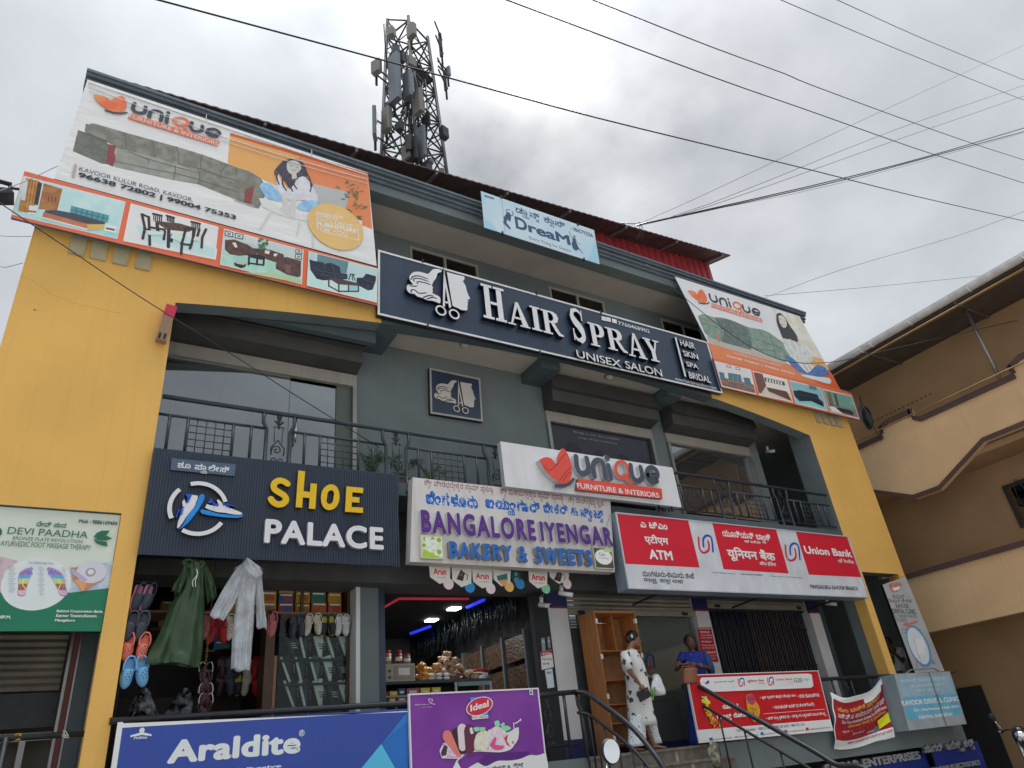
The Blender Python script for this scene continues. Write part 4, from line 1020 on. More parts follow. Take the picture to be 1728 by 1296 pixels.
poly_letter(ss,[[(1014,203),(1055,207),(1036,428),(997,425)],[(1088,280),(1127,284),(1116,436),(1077,433)],[(1044,328),(1086,333),(1083,370),(1041,366)]],YS2,.05,M_yl,M_yls)
q = W2([sc_(1207 + 38 * math.cos(t) + 6 * math.sin(-t),364 + 60 * math.copysign(abs(math.sin(t)) ** .8,math.sin(t))) for t in [-2 * PI * k / 28 for k in range(29)]],YS2); g = G(); cxq = sum(p[0] for p in q[:-1]) / 28; czq = sum(p[1] for p in q[:-1]) / 28
for i in range(28):
 def f(p,k,y):
  dx,dz = p[0] - cxq,p[1] - czq; l = math.hypot(dx,dz); return (p[0] + dx / l * k,y,p[1] + dz / l * k)
 a,b = q[i],q[i + 1]; k = lw * .48
 g.face([f(a,-k,YS2 - .05),f(b,-k,YS2 - .05),f(b,k,YS2 - .05),f(a,k,YS2 - .05)],M_yl); g.face([f(a,k,YS2 - .05),f(b,k,YS2 - .05),f(b,k,YS2),f(a,k,YS2)],M_yls); g.face([f(a,-k,YS2 - .05),f(a,-k,YS2),f(b,-k,YS2),f(b,-k,YS2 - .05)],M_yls)
g.build('letter',ss)
poly_letter(ss,[[(1305,298),(1343,302),(1334,455),(1296,452)],[(1342,302),(1407,308),(1405,340),(1340,334)],[(1338,362),(1384,366),(1382,398),(1336,394)],[(1335,424),(1405,428),(1405,460),(1333,455)]],YS2,.05,M_yl,M_yls)
raised(ss,'PALACE',sc_(812,634),sc_(1537,540),YS2,.06,M_face,mat('palace_return',S(170,168,180),rough=.4),.034,1.1)
sp_ = rp(ss,'name_plate',W2(cpts(sl,[(222,107),(1050,187),(1030,338),(207,258)]),YS2),YS2,.02,mat('slate_blue_plate',S(76,98,122),rough=.5),M_ink)
A_ = Art(ss,YS2 - .022); A_.text(M_face,'ಶೂ ಪ್ಯಾಲೇಸ್',sl(293,262),sl(975,208),.02); A_.done('name_text')
cc = P(*sl(560,764),YS2); rx = (P(*sl(962,764),YS2).x - P(*sl(163,764),YS2).x) / 2
for a0,a1 in ((20,112),(137,208),(242,330)):
 q = [(cc.x + (rx - .03) * math.cos(math.radians(a0 + (a1 - a0) * k / 16)),cc.z + (rx - .03) * math.sin(math.radians(a0 + (a1 - a0) * k / 16))) for k in range(17)]
 o = outline(q,.05,cap=False); g = G(); g.prism(o,YS2 - .06,YS2,M_face,mat('arc_return',S(60,64,72),rough=.4),back=False); g.build('logo_arc',ss)
M_sb = mat('sky_blue_acrylic',S(24,130,214,1.2),rough=.3); M_sb2 = mat('royal_blue_acrylic',S(20,80,190,1.2),rough=.3)
for nm,m_,pts,k in (('logo_shoe_upper',M_face,[(470,590),(552,600),(550,640),(520,720),(470,800),(420,850),(400,880),(350,960),(300,1020),(285,1010),(300,930),(320,880),(350,790),(360,740),(352,680),(380,645),(395,690),(430,690),(455,640)],0),('logo_shoe_sole',M_sb,[(570,600),(600,582),(630,588),(641,615),(620,680),(560,780),(480,890),(430,950),(370,1000),(303,1040),(370,960),(400,900),(430,840),(480,780),(530,720),(560,640)],.004),('logo_shoe_tongue',M_sb2,[(392,580),(480,582),(455,640),(430,690),(398,700),(425,640)],.006),
('logo_shoe_upper',M_face,[(645,755),(670,705),(700,720),(740,725),(770,735),(820,720),(795,655),(820,650),(860,690),(920,740),(1020,780),(1110,815),(1128,835),(1090,845),(1000,840),(900,820),(800,810),(700,780)],0),('logo_shoe_sole',M_sb,[(600,775),(700,795),(800,830),(900,840),(1000,855),(1135,852),(1120,872),(1060,888),(900,880),(700,855),(600,830),(583,800)],.004),('logo_shoe_tongue',M_sb2,[(728,630),(680,690),(700,702),(730,690),(760,730),(810,738),(824,712),(770,702),(745,680)],.006)):
 rp(ss,nm,W2(cpts(sl,pts),YS2),YS2,.05,m_,M_ink,k)
for a,b in (((330,800),(372,745)),((325,830),(365,785)),((322,860),(355,825)),((275,880),(310,780)),((870,705),(890,725)),((905,715),(925,745)),((940,730),(955,760)),((880,700),(1025,738))):
 rs(ss,'logo_lace',W2([sl(*a),sl(*b)],YS2),.012,YS2,.056,M_sb2,M_ink)
 # ---- bakery sign
kc = crop(680,790,4.547); YK = -.2
bk = board('bakery_sign','white bakery sign with blue Kannada line above purple and blue raised letters','sign',cpts(kc,[(75,70),(1590,240),(1625,798),(55,718)]),YK,.16,mat('aged_white_acrylic',S(216,212,210),rough=.4,var=.08,vs=2,streak=.2),mat('cream_side',S(190,184,178),rough=.6))
A_ = Art(bk,YK); mb = pm(128,66,78); m1 = pm(26,92,176); m2 = pm(205,220,240)
for t_,bl,tr_ in (('ಶ್ರೀ ವೀರಭದ್ರೇಶ್ವರ ಸ್ವಾಮಿ ಪ್ರಸನ್ನಃ',(165,152),(688,142)),('ಶ್ರೀ ಮಳೆಮಲ್ಲೇಶ್ವರ ಸ್ವಾಮಿ ಪ್ರಸನ್ನಃ',(750,222),(1222,198)),('ಶ್ರೀ ದೇವೀರಮ್ಮ ಕೃಪೆ',(1275,282),(1535,248))): A_.text(mb,t_,kc(*bl),kc(*tr_),.008)
for t_,bl,tr_ in (('ಬೆಂಗಳೂರು',(176,275),(570,212)),('ಐಯ್ಯಂಗಾರ್',(637,345),(1046,258)),('ಬೇಕರಿ',(1080,342),(1258,278)),('&',(1290,362),(1340,306)),('ಸ್ವೀಟ್ಸ್',(1370,405),(1530,318))):
 A_.text(m1,t_,kc(*bl),kc(*tr_),.065); A_.text(m2,t_,kc(bl[0] + 7,bl[1] - 6),kc(tr_[0] - 6,tr_[1] + 6),.0)
ymk = pm(60,50,52)
for q in (((315,110),(320,150)),((345,165),(365,180)),((1440,240),(1425,310)),((1440,262),(1446,285)),((1590,350),(1560,450))): A_.stroke(ymk,cpts(kc,q),.006)
A_.done('print')
M_pur = mat('purple_acrylic',S(82,30,128,1.2),rough=.35); M_blu = mat('blue_acrylic',S(16,102,184,1.1),rough=.35); M_dret = mat('stained_letter_return',S(160,150,146),rough=.6,var=.3,vs=10)
raised(bk,'BANGALORE',kc(142,494),kc(1006,396),YK,.06,M_pur,M_ret,.04,1.22); raised(bk,'IYENGAR',kc(1064,560),kc(1592,455),YK,.06,M_pur,M_ret,.04,1.22)
raised(bk,'BAKERY',kc(362,684),kc(832,592),YK,.08,M_blu,M_dret,.04,1.25); raised(bk,'&',kc(892,715),kc(948,600),YK,.08,M_blu,M_dret,.03); raised(bk,'SWEETS',kc(1025,728),kc(1442,628),YK,.08,M_blu,M_dret,.04,1.25)
for (x0,y0,x1,y1),mm in (((140,515,305,690),0),((1480,615,1600,768),1)):
 a,b = P(*kc(x0,y1),YK - .06),P(*kc(x1,y0 + (0 if mm else 6)),YK - .06)
 g = G(); g.box(a.x,b.x,YK - .06,YK - .002,a.z,b.z,mat('box_cream',S(206,202,184),rough=.5)); bx = g.build('picture_box',bk)
 A_ = Art(bx,YK - .06); w_,h_ = b.x - a.x,b.z - a.z
 X = lambda u,v: (a.x + u * w_,a.z + v * h_)
 if mm == 0:
  A_.wpoly(pm(190,204,150,228,232,200,20),[X(.06,.06),X(.94,.06),X(.94,.94),X(.06,.94)])
  for u,v,r in ((.2,.82,.09),(.55,.85,.08),(.82,.82,.1),(.14,.55,.08),(.8,.3,.1),(.2,.25,.09),(.5,.15,.09)): A_.wpoly(pm(126,168,50),[X(u + r * math.cos(t),v + r * math.sin(t)) for t in [k * PI / 6 for k in range(12)]])
  for u,v in ((.35,.6),(.6,.5),(.4,.35),(.62,.72),(.3,.78)): A_.wpoly(pm(235,238,225),[X(u - .1,v - .08),X(u + .1,v - .08),X(u + .1,v + .1),X(u - .1,v + .1)])
  A_.wpoly(pm(150,190,40),[X(.06,.06),X(.9,.06),X(.6,.16),X(.3,.3),X(.1,.4)])
 else:
  A_.wpoly(pm(66,74,60),[X(.04,.04),X(.96,.04),X(.96,.96),X(.04,.96)]); el = [X(.5 + .44 * math.cos(t),.55 + .36 * math.sin(t)) for t in [k * PI / 10 for k in range(20)]]; A_.wpoly(pm(222,222,212),el)
  A_.wpoly(pm(170,196,110),[X(.55,.8),X(.95,.8),X(.95,.95),X(.6,.95)]); A_.text(pm(90,90,84),'Cake',kc(1505,672),kc(1550,650)) ; A_.text(pm(90,90,84),'Cutting',kc(1508,698),kc(1575,685))
 A_.done('picture')
 # ---- bank sign, deep lightbox
uc = crop(1020,850,3.7565); YB = -.3
ub = board('bank_sign','long red and white bank signboard with hooked red and blue emblems over the bank door','sign',cpts(uc,[(65,53),(1545,207),(1675,597),(150,540)]),YB,.26,mat('white_flex',S(214,218,226),rough=.4,streak=.15),mat('blue_grey_side',S(128,142,158),rough=.5,streak=.2),mat('thin_silver_rim',S(190,194,200),rough=.4),.018)
A_ = Art(ub,YB - .0005); cr = pm(192,30,50); wt = pm(236,232,236); bl_ = pm(38,64,158); dk = pm(40,42,52)
for q in ([(80,64),(530,106),(603,405),(134,381)],[(683,122),(1088,165),(1168,443),(755,415)],[(1213,178),(1538,212),(1628,466),(1296,450)]): A_.poly(cr,cpts(uc,q))
sw = .03
def hook(o,c,dx,dy,w,m_r=cr,m_b=bl_,f=1.0):
 o.stroke(m_b,[c(628 * f + dx,275 * f + dy)] and [c(x * f + dx,y * f + dy) for x,y in smooth([(628,272),(626,228),(642,204),(665,205),(680,226),(688,303)],4)],w)
 o.stroke(m_r,[c(x * f + dx,y * f + dy) for x,y in smooth([(596,214),(602,280),(622,309),(650,304),(663,280),(657,238)],4)],w)
hook(A_,uc,0,0,.042); hook(A_,uc,551,50,.042,f=1.0)
for m_,t_,bl2,tr2,b_ in ((wt,'ಎ ಟಿಎಂ',(230,150),(393,124),.03),(wt,'एटीएम',(260,258),(398,205),.03),(wt,'ATM',(288,350),(424,300),.035),(wt,'ಯೂನಿಯನ್ ಬ್ಯಾಂಕ್',(757,228),(1045,192),.03),(wt,'ಆಫ್ ಇಂಡಿಯಾ',(890,248),(985,236),.02),(wt,'यूिनयन बैंक',(790,362),(1070,296),.03),(wt,'ऑफ इंिडया',(985,392),(1083,370),.02),(wt,'Union Bank',(1274,316),(1557,293),.03),(wt,'of India',(1484,372),(1573,354),.01),
(dk,'ಮಂಗಳೂರು-ಕಾವೂರು ಶಾಖೆ',(243,460),(562,438),.01),(dk,'मंगलूरु- कावूर शाखा',(252,505),(495,478),.01),(dk,'ಭಾರತ ಸರ್ಕಾರದ ಉದ್ಯಮ',(683,442),(828,440),.01),(dk,'भारत सरकार का उपक्रम',(865,454),(1000,450),.01),(dk,'A Government of India Undertaking',(1048,464),(1250,466),.0),(dk,'MANGALURU- KAVOOR BRANCH',(1308,537),(1600,526),.02)):
 A_.text(m_,t_,uc(*bl2),uc(*tr2),b_)
A_.done('print')
for q in ((405,548),(1045,575),(1530,592)):
 a = P(*uc(*q),YB + .02); g = G(); g.tube([a + Vector((0,0,.02)),a + Vector((-.02,.9,-.03))],.018,M_black,6); g.build('support_arm',ub)
 # ---- dance class banner on the cornice
dd = crop(800,310,7.8545); YD = -.42
dn = board('dance_banner','pale blue dance class banner with two dancer silhouettes tied to the cornice','banner',cpts(dd,[(90,97),(1590,615),(1665,1068),(135,580)]),YD,.02,pm(186,204,222,172,196,220,1.5),M_alu)
A_ = Art(dn,YD); nv = pm(52,76,110)
A_.poly(pm(150,194,228),cpts(dd,[(140,430),(260,560),(330,640),(138,578)])); A_.poly(pm(150,194,228),cpts(dd,[(1600,760),(1560,900),(1500,1015),(1660,1064)])); A_.poly(pm(160,200,230),cpts(dd,[(96,102),(180,140),(150,260),(110,300)]))
for t_,b2,t2,b_ in (('ಡ್ಯಾನ್ಸ್',(560,420),(860,400),.02),('ಕ್ಲಾಸ್',(935,545),(1200,515),.02),('Every Thing for Dance',(735,745),(1275,870),0),('9845793506',(1320,630),(1567,662),.02)): A_.text(nv,t_,dd(*b2),dd(*t2),b_)
A_.text(nv,'D',dd(555,590),dd(690,480),.035); A_.text(nv,'reaM',dd(725,640),dd(1258,690),.035)
A_.stroke(nv,[dd(x,y) for x,y in ((1282,585),(1290,605),(1305,615))],.015)
A_.stroke(nv,[dd(150,165),dd(250,195)],.05); A_.stroke(pm(186,204,222),[dd(165,172),dd(240,196)],.008)
A_.poly(nv,cpts(dd,[(430,395),(470,385),(490,420),(485,500),(455,490),(440,470),(430,520),(470,570),(492,600),(470,605),(440,575),(385,520),(395,440)])); A_.disc(nv,dd(455,392),.03)
A_.stroke(nv,[dd(*p) for p in ((430,395),(425,360),(440,342),(470,345))],.018); A_.stroke(nv,[dd(*p) for p in ((480,425),(512,420),(518,395),(505,368))],.018)
A_.poly(nv,cpts(dd,[(1300,715),(1345,725),(1350,770),(1395,870),(1340,885),(1310,860),(1290,790),(1305,760)])); A_.disc(nv,dd(1328,700),.028)
A_.stroke(nv,[dd(*p) for p in ((1305,725),(1275,680),(1262,632))],.014); A_.stroke(nv,[dd(*p) for p in ((1345,740),(1385,798),(1410,800))],.014); A_.stroke(nv,[dd(*p) for p in ((1360,840),(1400,870),(1438,920))],.02); A_.stroke(nv,[dd(*p) for p in ((1350,880),(1352,892))],.02)
A_.poly(pm(120,130,140),cpts(dd,[(362,190),(366,191),(412,655),(408,654)]))
A_.done()
for q in ((355,180),(1370,545),(375,655),(1455,1005)):
 a = P(*dd(*q),YD); g = G(); g.box(a.x - .015,a.x + .015,YD - .02,YD + .03,a.z - .035,a.z + .035,M_black); g.build('tie',dn)
for q in ((355,180),(1370,545)):
 a = P(*dd(*q),YD); g = G(); g.tube([a + Vector((0,.03,-.25)),(a.x,-.1,a.z - .3)],.015,M_black,6); g.build('strut',dn)
 # ================================================================== large printed banners
ca = crop(0,90,3.927); cb = crop(380,180,3.8125); ul = crop(120,150,5.186); stc = crop(0,260,5.082); s2 = crop(360,370,5.76); rc = crop(1120,450,4.628)
M_vin = mat('white_vinyl',S(216,218,226,1.25),rough=.38,var=.05,vs=1.2,bump=.02,bs=1.6,stretch=(1,1,3))
M_edge = mat('banner_edge_blue',S(70,90,120),rough=.5)
YL = -.12
# banner cloth as a gently creased sheet, print laid on it as ink
lb = board('roof_banner','large creased white and orange furniture banner at the left end of the facade','banner',[(147.7,134),(620.8,291.5),(635.7,449.0),(91.7,301.4)],YL,.03,M_vin,M_edge)
A_ = Art(lb,YL); ink = pm
A_.poly(ink(214,158,92),[(388.3,224.5),(621,292),(628,387),(384,276)])
A_.poly(ink(212,126,80),[(505,258),(621,292),(628,387),(500,335)])
A_.poly(ink(196,92,56),[(388.5,224.2),(621,291.9),(621.6,298),(520,268),(388.3,229)])
# sofa
so = ink(112,112,104,132,132,122,8); sd2 = ink(92,98,90); sl2 = ink(136,138,130,150,151,143,8); arm = ink(96,98,92,110,112,104,14); mar = ink(132,64,66)
A_.poly(so,cpts(ul,[(118,375),(128,305),(170,312),(172,300),(210,305),(460,378),(700,445),(920,505),(1150,575),(1330,640),(1452,690),(1560,720),(1660,780),(1700,850),(1690,960),(1640,1050),(1540,1020),(1452,975),(1110,835),(880,795),(385,685),(390,500)]))
A_.poly(sl2,cpts(ul,[(390,515),(520,545),(730,600),(930,660),(1120,730),(1115,830),(880,790),(372,680)]))
A_.poly(arm,cpts(ul,[(60,365),(165,392),(300,450),(330,490),(318,660),(270,655),(15,545)])); A_.poly(mar,cpts(ul,[(322,482),(392,502),(380,560),(390,620),(365,682),(308,655),(318,580)]))
for q in ([(465,382),(478,450),(485,525)],[(705,447),(722,520),(733,600)],[(922,506),(940,580),(945,655)],[(1152,578),(1135,620),(1135,692)],[(1365,660),(1320,710),(1305,760)],[(390,635),(640,690),(900,740)],[(680,655),(675,620),(600,590)],[(910,672),(912,720),(895,795)],[(1120,730),(1125,780),(1110,835)],[(500,550),(660,610),(900,680),(1110,735)],[(910,740),(1110,790)],[(945,655),(1140,700),(1300,765),(1450,800)],[(1130,800),(1300,850),(1450,900)],[(1450,690),(1440,740)],[(60,365),(300,452),(395,505)]): A_.stroke(sd2,cpts(ul,q),.014)
for i,(x,y) in enumerate(((300,400),(390,430),(560,470),(650,490),(790,520),(860,545),(1000,585),(1080,605),(1210,645),(1270,665))): A_.disc(sd2,ul(x,y),.012,8)
A_.poly(mar,cpts(cb,[(130,530),(185,510),(180,560),(165,625),(120,615)])); A_.poly(ink(170,160,160),cpts(cb,[(60,600),(190,640),(186,646),(56,608)]))
# chair and seated woman in the picture
A_.poly(ink(170,172,170),cpts(cb,[(560,495),(700,530),(780,545),(796,580),(770,665),(700,655),(600,640)])); A_.poly(ink(206,206,208),cpts(cb,[(215,590),(270,590),(340,650),(450,690),(560,700),(545,740),(430,720),(330,690),(240,645)]))
for q in ([(300,670),(225,790)],[(478,750),(462,820)],[(560,760),(565,905)],[(650,800),(740,925)]): A_.stroke(ink(198,196,192),cpts(cb,q),.035)
A_.poly(ink(70,66,80,54,50,66,20),cpts(cb,closed([(375,350),(430,335),(485,345),(520,400),(528,445),(500,460),(450,470),(455,520),(420,530),(395,500),(360,450),(325,400)],2)))
A_.poly(ink(190,190,186,172,172,168,14),cpts(cb,closed([(395,365),(430,345),(475,360),(488,400),(460,430),(420,435),(398,405)],2))); A_.stroke(ink(110,96,100),cpts(cb,[(420,385),(435,382)]),.012); A_.stroke(ink(110,96,100),cpts(cb,[(455,390),(470,392)]),.012); A_.stroke(ink(150,104,108),cpts(cb,[(430,408),(455,412)]),.014)
A_.poly(ink(206,206,214,190,192,204,9),cpts(cb,closed([(340,430),(370,500),(420,530),(470,460),(520,455),(565,520),(600,600),(560,615),(480,600),(430,610),(345,560),(330,480)],2)))
A_.poly(ink(120,170,214,150,190,226,12),cpts(cb,closed([(240,490),(300,500),(340,560),(370,600),(350,610),(310,600),(270,590),(220,520)],2))); A_.poly(ink(120,170,214,150,190,226,12),cpts(cb,closed([(480,620),(560,600),(628,640),(560,670),(500,670),(460,650)],2)))
for q in ([(378,575),(395,660)],[(440,600),(432,680)],[(370,665),(430,700)]): A_.stroke(ink(196,194,190),cpts(cb,q),.09)
A_.stroke(ink(60,56,70),cpts(cb,[(520,455),(560,500),(545,550)]),.02)
for q in ([(350,400),(330,450),(345,500)],[(372,440),(368,500),(392,540)],[(400,445),(410,500),(432,545)],[(430,450),(440,500),(460,530)],[(520,420),(545,470),(552,520)],[(365,380),(325,410),(322,440)]): A_.stroke(ink(64,58,72),cpts(cb,smooth(q,3)),.028)
A_.poly(ink(190,186,182),cpts(cb,[(425,425),(455,428),(462,462),(430,470)]))
rr = random.Random(5)
for i in range(46):
 t = rr.random(); x = 790 + 40 * t + rr.uniform(-60,60); y = 500 + 215 * t + rr.uniform(-10,12); a_ = rr.uniform(0,6.28)
 A_.poly(ink(96,120,84) if i % 2 else ink(74,98,70),cpts(cb,[(x,y),(x + 26 * math.cos(a_) + 5,y + 14 * math.sin(a_) - 4),(x + 44 * math.cos(a_),y + 26 * math.sin(a_)),(x + 22 * math.cos(a_) - 5,y + 14 * math.sin(a_) + 5)]))
A_.poly(ink(220,218,222),cpts(cb,[(770,700),(880,740),(870,800),(760,770)]))
c = P(*cb(712,775),YL); cR = P(*cb(888,830),YL).x - c.x
A_.wpoly(ink(222,176,112),[(c.x + cR * math.cos(t),c.z + cR * math.sin(t)) for t in [2 * PI * k / 40 for k in range(40)]])
wi = ink(240,236,226)
for t_,a_,b2,c2,b_ in (('REFRESH YOUR',(582,692),(756,726),(582,677),.02),('HOMESTYLE',(580,708),(722,735),(580,694),.02),('EXCLUSIVE',(583,737),(818,786),(585,713),.0),('FURNITURE',(586,767),(843,818),(588,742),.04),('FOR YOU',(586,797),(784,838),(588,772),.0)): A_.atext(wi,t_,cb(*a_),cb(*b2),cb(*c2),b_)
for q in ([(850,765),(858,863)],[(858,863),(640,812)]): A_.stroke(wi,cpts(cb,q),.012)
dkn = ink(42,50,64)
A_.text(dkn,'KAVOOR KULUR ROAD, KAVOOR.',ca(522,786),ca(1280,965),.0); A_.text(dkn,'96638 72802 | 99004 75353',ca(512,830),ca(1565,1078),.04)
A_.stroke(ink(176,160,158),cpts(ca,[(500,745),(484,820)]),.035)
logo_printed(A_,ul(192,62),ul(440,68),ul(1293,518))
A_.done()
# the top hem gathered in soft folds under the cornice
g = G()
for k in range(3):
 pts = [P(150 + (620 - 150) * t,139 + 157 * t + k * 7 + 9 * math.sin(t * PI) * (k > 0),YL - .012) for t in [i / 24 for i in range(25)]]
 g.tube(pts,.012 - .003 * k,M_vin,6)
g.build('hem_fold',lb)
for t_ in (.42,.8):
 a = P(150 + 470 * t_,137 + 157 * t_,YL - .01); g = G(); g.tube([a,a + Vector((.0,.02,.16))],.008,M_face,6); g.build('tie_rope',lb)
 # picture strip under it
YT = -.2
sb = board('picture_strip_banner','orange strip banner with four room pictures under the large sofa banner','banner',[(41.3,288.5),(637.4,452),(637.2,515.5),(18.3,367)],YT,.04,ink(214,104,70),M_edge)
A_ = Art(sb,YT)
tealf = ink(150,204,204,170,214,212,4); wl = ink(176,206,208,190,214,214,5); wh = ink(224,228,230)
A_.poly(wh,cpts(stc,[(203,186),(1078,408),(1006,728),(103,520)])); A_.poly(wl,cpts(stc,[(208,192),(1072,413),(1002,722),(106,515)]))
A_.poly(tealf,cpts(stc,[(120,480),(330,510),(620,560),(1018,640),(1002,722),(106,515)]))
wd1 = ink(170,116,56,190,140,80,10); wd2 = ink(150,98,60,166,118,70,10)
A_.poly(wd1,cpts(stc,[(225,205),(345,235),(300,440),(290,515),(155,490),(170,410)])); A_.poly(ink(70,52,52),cpts(stc,[(325,240),(362,250),(325,440),(290,430)])); A_.poly(wd2,cpts(stc,[(375,250),(535,300),(490,490),(330,470)]))
for x in (420,450,480): A_.stroke(ink(70,50,40),cpts(stc,[(x,365),(x - 8,410)]),.008)
for x0 in (235,262,290): A_.stroke(ink(120,78,40),cpts(stc,[(x0 + 20,222),(x0 - 25,490)]),.006)
A_.poly(ink(200,206,208),cpts(stc,[(195,225),(240,222),(215,400),(180,395)])); A_.poly(wh,cpts(stc,[(250,440),(322,450),(305,522),(235,515)])); A_.poly(ink(170,96,80),cpts(stc,[(240,480),(312,490),(309,505),(238,498)]))
A_.poly(ink(84,146,156),cpts(stc,[(610,443),(938,527),(920,590),(600,510)]))
for i in range(1,7): A_.stroke(ink(44,100,112),cpts(stc,[(610 + 47 * i,446 + 12 * i),(602 + 46 * i,505 + 11 * i)]),.01)
A_.stroke(ink(44,100,112),cpts(stc,[(606,478),(930,560)]),.01)
A_.poly(ink(66,74,84),cpts(stc,[(390,482),(500,485),(640,510),(905,585),(895,605),(750,600),(380,500)])); A_.poly(ink(190,120,86,176,104,70,8),cpts(stc,[(372,500),(750,600),(745,650),(362,545)])); A_.poly(ink(206,168,96),cpts(stc,[(752,602),(895,603),(885,650),(748,655)])); A_.poly(wh,cpts(stc,[(362,540),(745,640),(748,655),(360,552)]))
A_.poly(wh,cpts(stc,[(905,600),(1005,625),(990,680),(895,660)])); A_.poly(ink(90,70,70),cpts(stc,[(912,630),(985,645),(982,660),(908,645)]))
# dining table picture
A_.poly(ink(226,228,232),[ca(866,995),ca(1448,1150),ca(1432,1296),ca(1440,1296),ca(1430,1370),ca(815,1245)]); A_.poly(ink(182,212,212),[ca(900,1140),ca(1200,1200),ca(1425,1300),ca(1415,1350),ca(950,1240)])
bw = ink(58,44,48); seat = ink(196,214,206)
A_.poly(ink(96,74,62,70,54,48,20),cpts(ca,[(1015,1110),(1190,1128),(1298,1160),(1250,1185),(1105,1170)]))
for q in ([(1040,1130),(1048,1190)],[(1118,1170),(1115,1285)],[(1285,1165),(1280,1230)]): A_.stroke(bw,cpts(ca,q),.045)
for x,y,f in ((1015,1065,.9),(1105,1078,.75),(1268,1118,.9)):
 for k in range(5): A_.stroke(bw,cpts(ca,[(x + 4 + k * 14 * f,y + 3 * k),(x + 4 + k * 14 * f,y + 45 * f + 3 * k)]),.016)
 A_.stroke(bw,cpts(ca,[(x,y),(x + 62 * f,y + 13)]),.035)
for q in ([(940,1068),(960,1160),(945,1230)],[(985,1085),(990,1190),(992,1272)],[(940,1068),(986,1088)],[(955,1160),(990,1180)],[(995,1155),(1090,1170)],[(1092,1180),(1085,1235)],[(1232,1160),(1205,1260),(1200,1330)],[(1290,1170),(1268,1270),(1258,1296)],[(1235,1162),(1292,1172)],[(1365,1168),(1340,1220),(1335,1290)],[(1320,1170),(1300,1240)],[(1140,1205),(1135,1250)],[(1200,1265),(1262,1272)]): A_.stroke(bw,cpts(ca,q),.035)
for q in ([(962,1175),(1085,1185),(1080,1210),(985,1205)],[(1140,1200),(1210,1215),(1195,1255),(1130,1225)],[(1290,1215),(1330,1222),(1320,1250),(1280,1240)]): A_.poly(seat,cpts(ca,q))
# brown sofas picture
A_.poly(wh,cpts(s2,[(102,95),(876,302),(858,636),(62,445)])); A_.poly(ink(184,198,200),cpts(s2,[(108,104),(868,308),(852,628),(68,438)]))
A_.poly(ink(150,196,180,170,206,190,5),cpts(s2,[(95,330),(330,350),(560,400),(850,560),(852,628),(68,438)])); A_.poly(ink(166,190,150),cpts(s2,[(300,520),(600,520),(850,590),(852,628)]))
br = ink(92,66,60,74,52,50,14); brl = ink(112,82,74)
A_.poly(br,cpts(s2,[(112,205),(200,200),(330,250),(425,310),(420,345),(250,360),(160,345),(110,300)])); A_.poly(br,cpts(s2,[(385,285),(550,300),(680,345),(690,400),(620,430),(450,370)])); A_.poly(br,cpts(s2,[(605,440),(640,390),(710,370),(850,410),(848,550),(830,570),(720,545),(605,485)])); A_.poly(brl,cpts(s2,[(690,440),(760,450),(740,530),(700,520)]))
for q in ([(180,232),(215,230),(235,275),(210,280)],[(500,305),(548,312),(540,345),(498,335)],[(590,335),(625,340),(605,368),(582,360)]): A_.poly(ink(214,208,196),cpts(s2,q))
bk_ = ink(36,36,42)
A_.poly(bk_,cpts(s2,[(320,348),(430,345),(510,375),(470,400),(350,375)]))
for x0 in (345,425,490): A_.stroke(bk_,cpts(s2,[(x0,375),(x0 - 4,445)]),.03)
A_.stroke(bk_,cpts(s2,[(345,430),(480,450)]),.03); A_.poly(bk_,cpts(s2,[(200,425),(320,440),(305,470),(265,480),(205,455)])); A_.poly(ink(180,180,170),cpts(s2,[(235,405),(315,425),(300,450),(220,435)]))
for q in (((110,112),(192,132),(190,182),(108,162)),((210,136),(290,152),(286,202),(206,186)),((798,290),(862,305),(860,345),(795,332)),((795,340),(860,352),(856,400),(793,388))):
 A_.poly(bk_,cpts(s2,q)); c_ = (sum(p[0] for p in q) / 4,sum(p[1] for p in q) / 4); A_.poly(ink(206,206,200),cpts(s2,[(c_[0] + (p[0] - c_[0]) * .8,c_[1] + (p[1] - c_[1]) * .72) for p in q])); A_.poly(ink(120,124,118),cpts(s2,[(c_[0] + (p[0] - c_[0]) * .4,c_[1] + (p[1] - c_[1]) * .4) for p in q]))
rr = random.Random(8)
for i in range(30):
 x = 485 + rr.uniform(-45,40); y = 235 + rr.uniform(-45,60); A_.disc(ink(86,130,96) if i % 2 else ink(60,100,74),s2(x,y),.02,6)
for i in range(5): A_.stroke(ink(214,224,226),cpts(s2,[(325 + 22 * i,165 + 7 * i),(320 + 22 * i,230 + 7 * i)]),.02)
# black recliners picture
A_.poly(wh,cpts(s2,[(922,316),(1592,488),(1585,818),(904,652)])); A_.poly(ink(176,200,200),cpts(s2,[(928,324),(1588,492),(1580,808),(912,645)])); A_.poly(ink(92,128,136),cpts(s2,[(1010,345),(1310,420),(1290,535),(1000,470)])); A_.poly(ink(176,216,206,194,224,214,5),cpts(s2,[(915,480),(1000,590),(1588,640),(1580,808),(912,645)]))
lk = ink(40,48,66,30,36,50,14); lk2 = ink(62,72,92)
A_.poly(lk,cpts(s2,[(930,395),(965,410),(1060,425),(1075,440),(1140,430),(1225,470),(1235,525),(1300,540),(1300,590),(1060,602),(1000,585),(940,500)])); A_.poly(lk,cpts(s2,[(1390,575),(1450,575),(1480,535),(1575,560),(1575,600),(1545,690),(1500,700),(1385,640)]))
for q in ([(1068,430),(1090,500)],[(1148,440),(1165,515)],[(1000,500),(1150,530),(1290,550)],[(1040,550),(1290,570)],[(960,470),(1010,500)],[(1450,590),(1540,620)],[(1500,640),(1500,695)]): A_.stroke(lk2,cpts(s2,q),.014)
tb = ink(74,62,58)
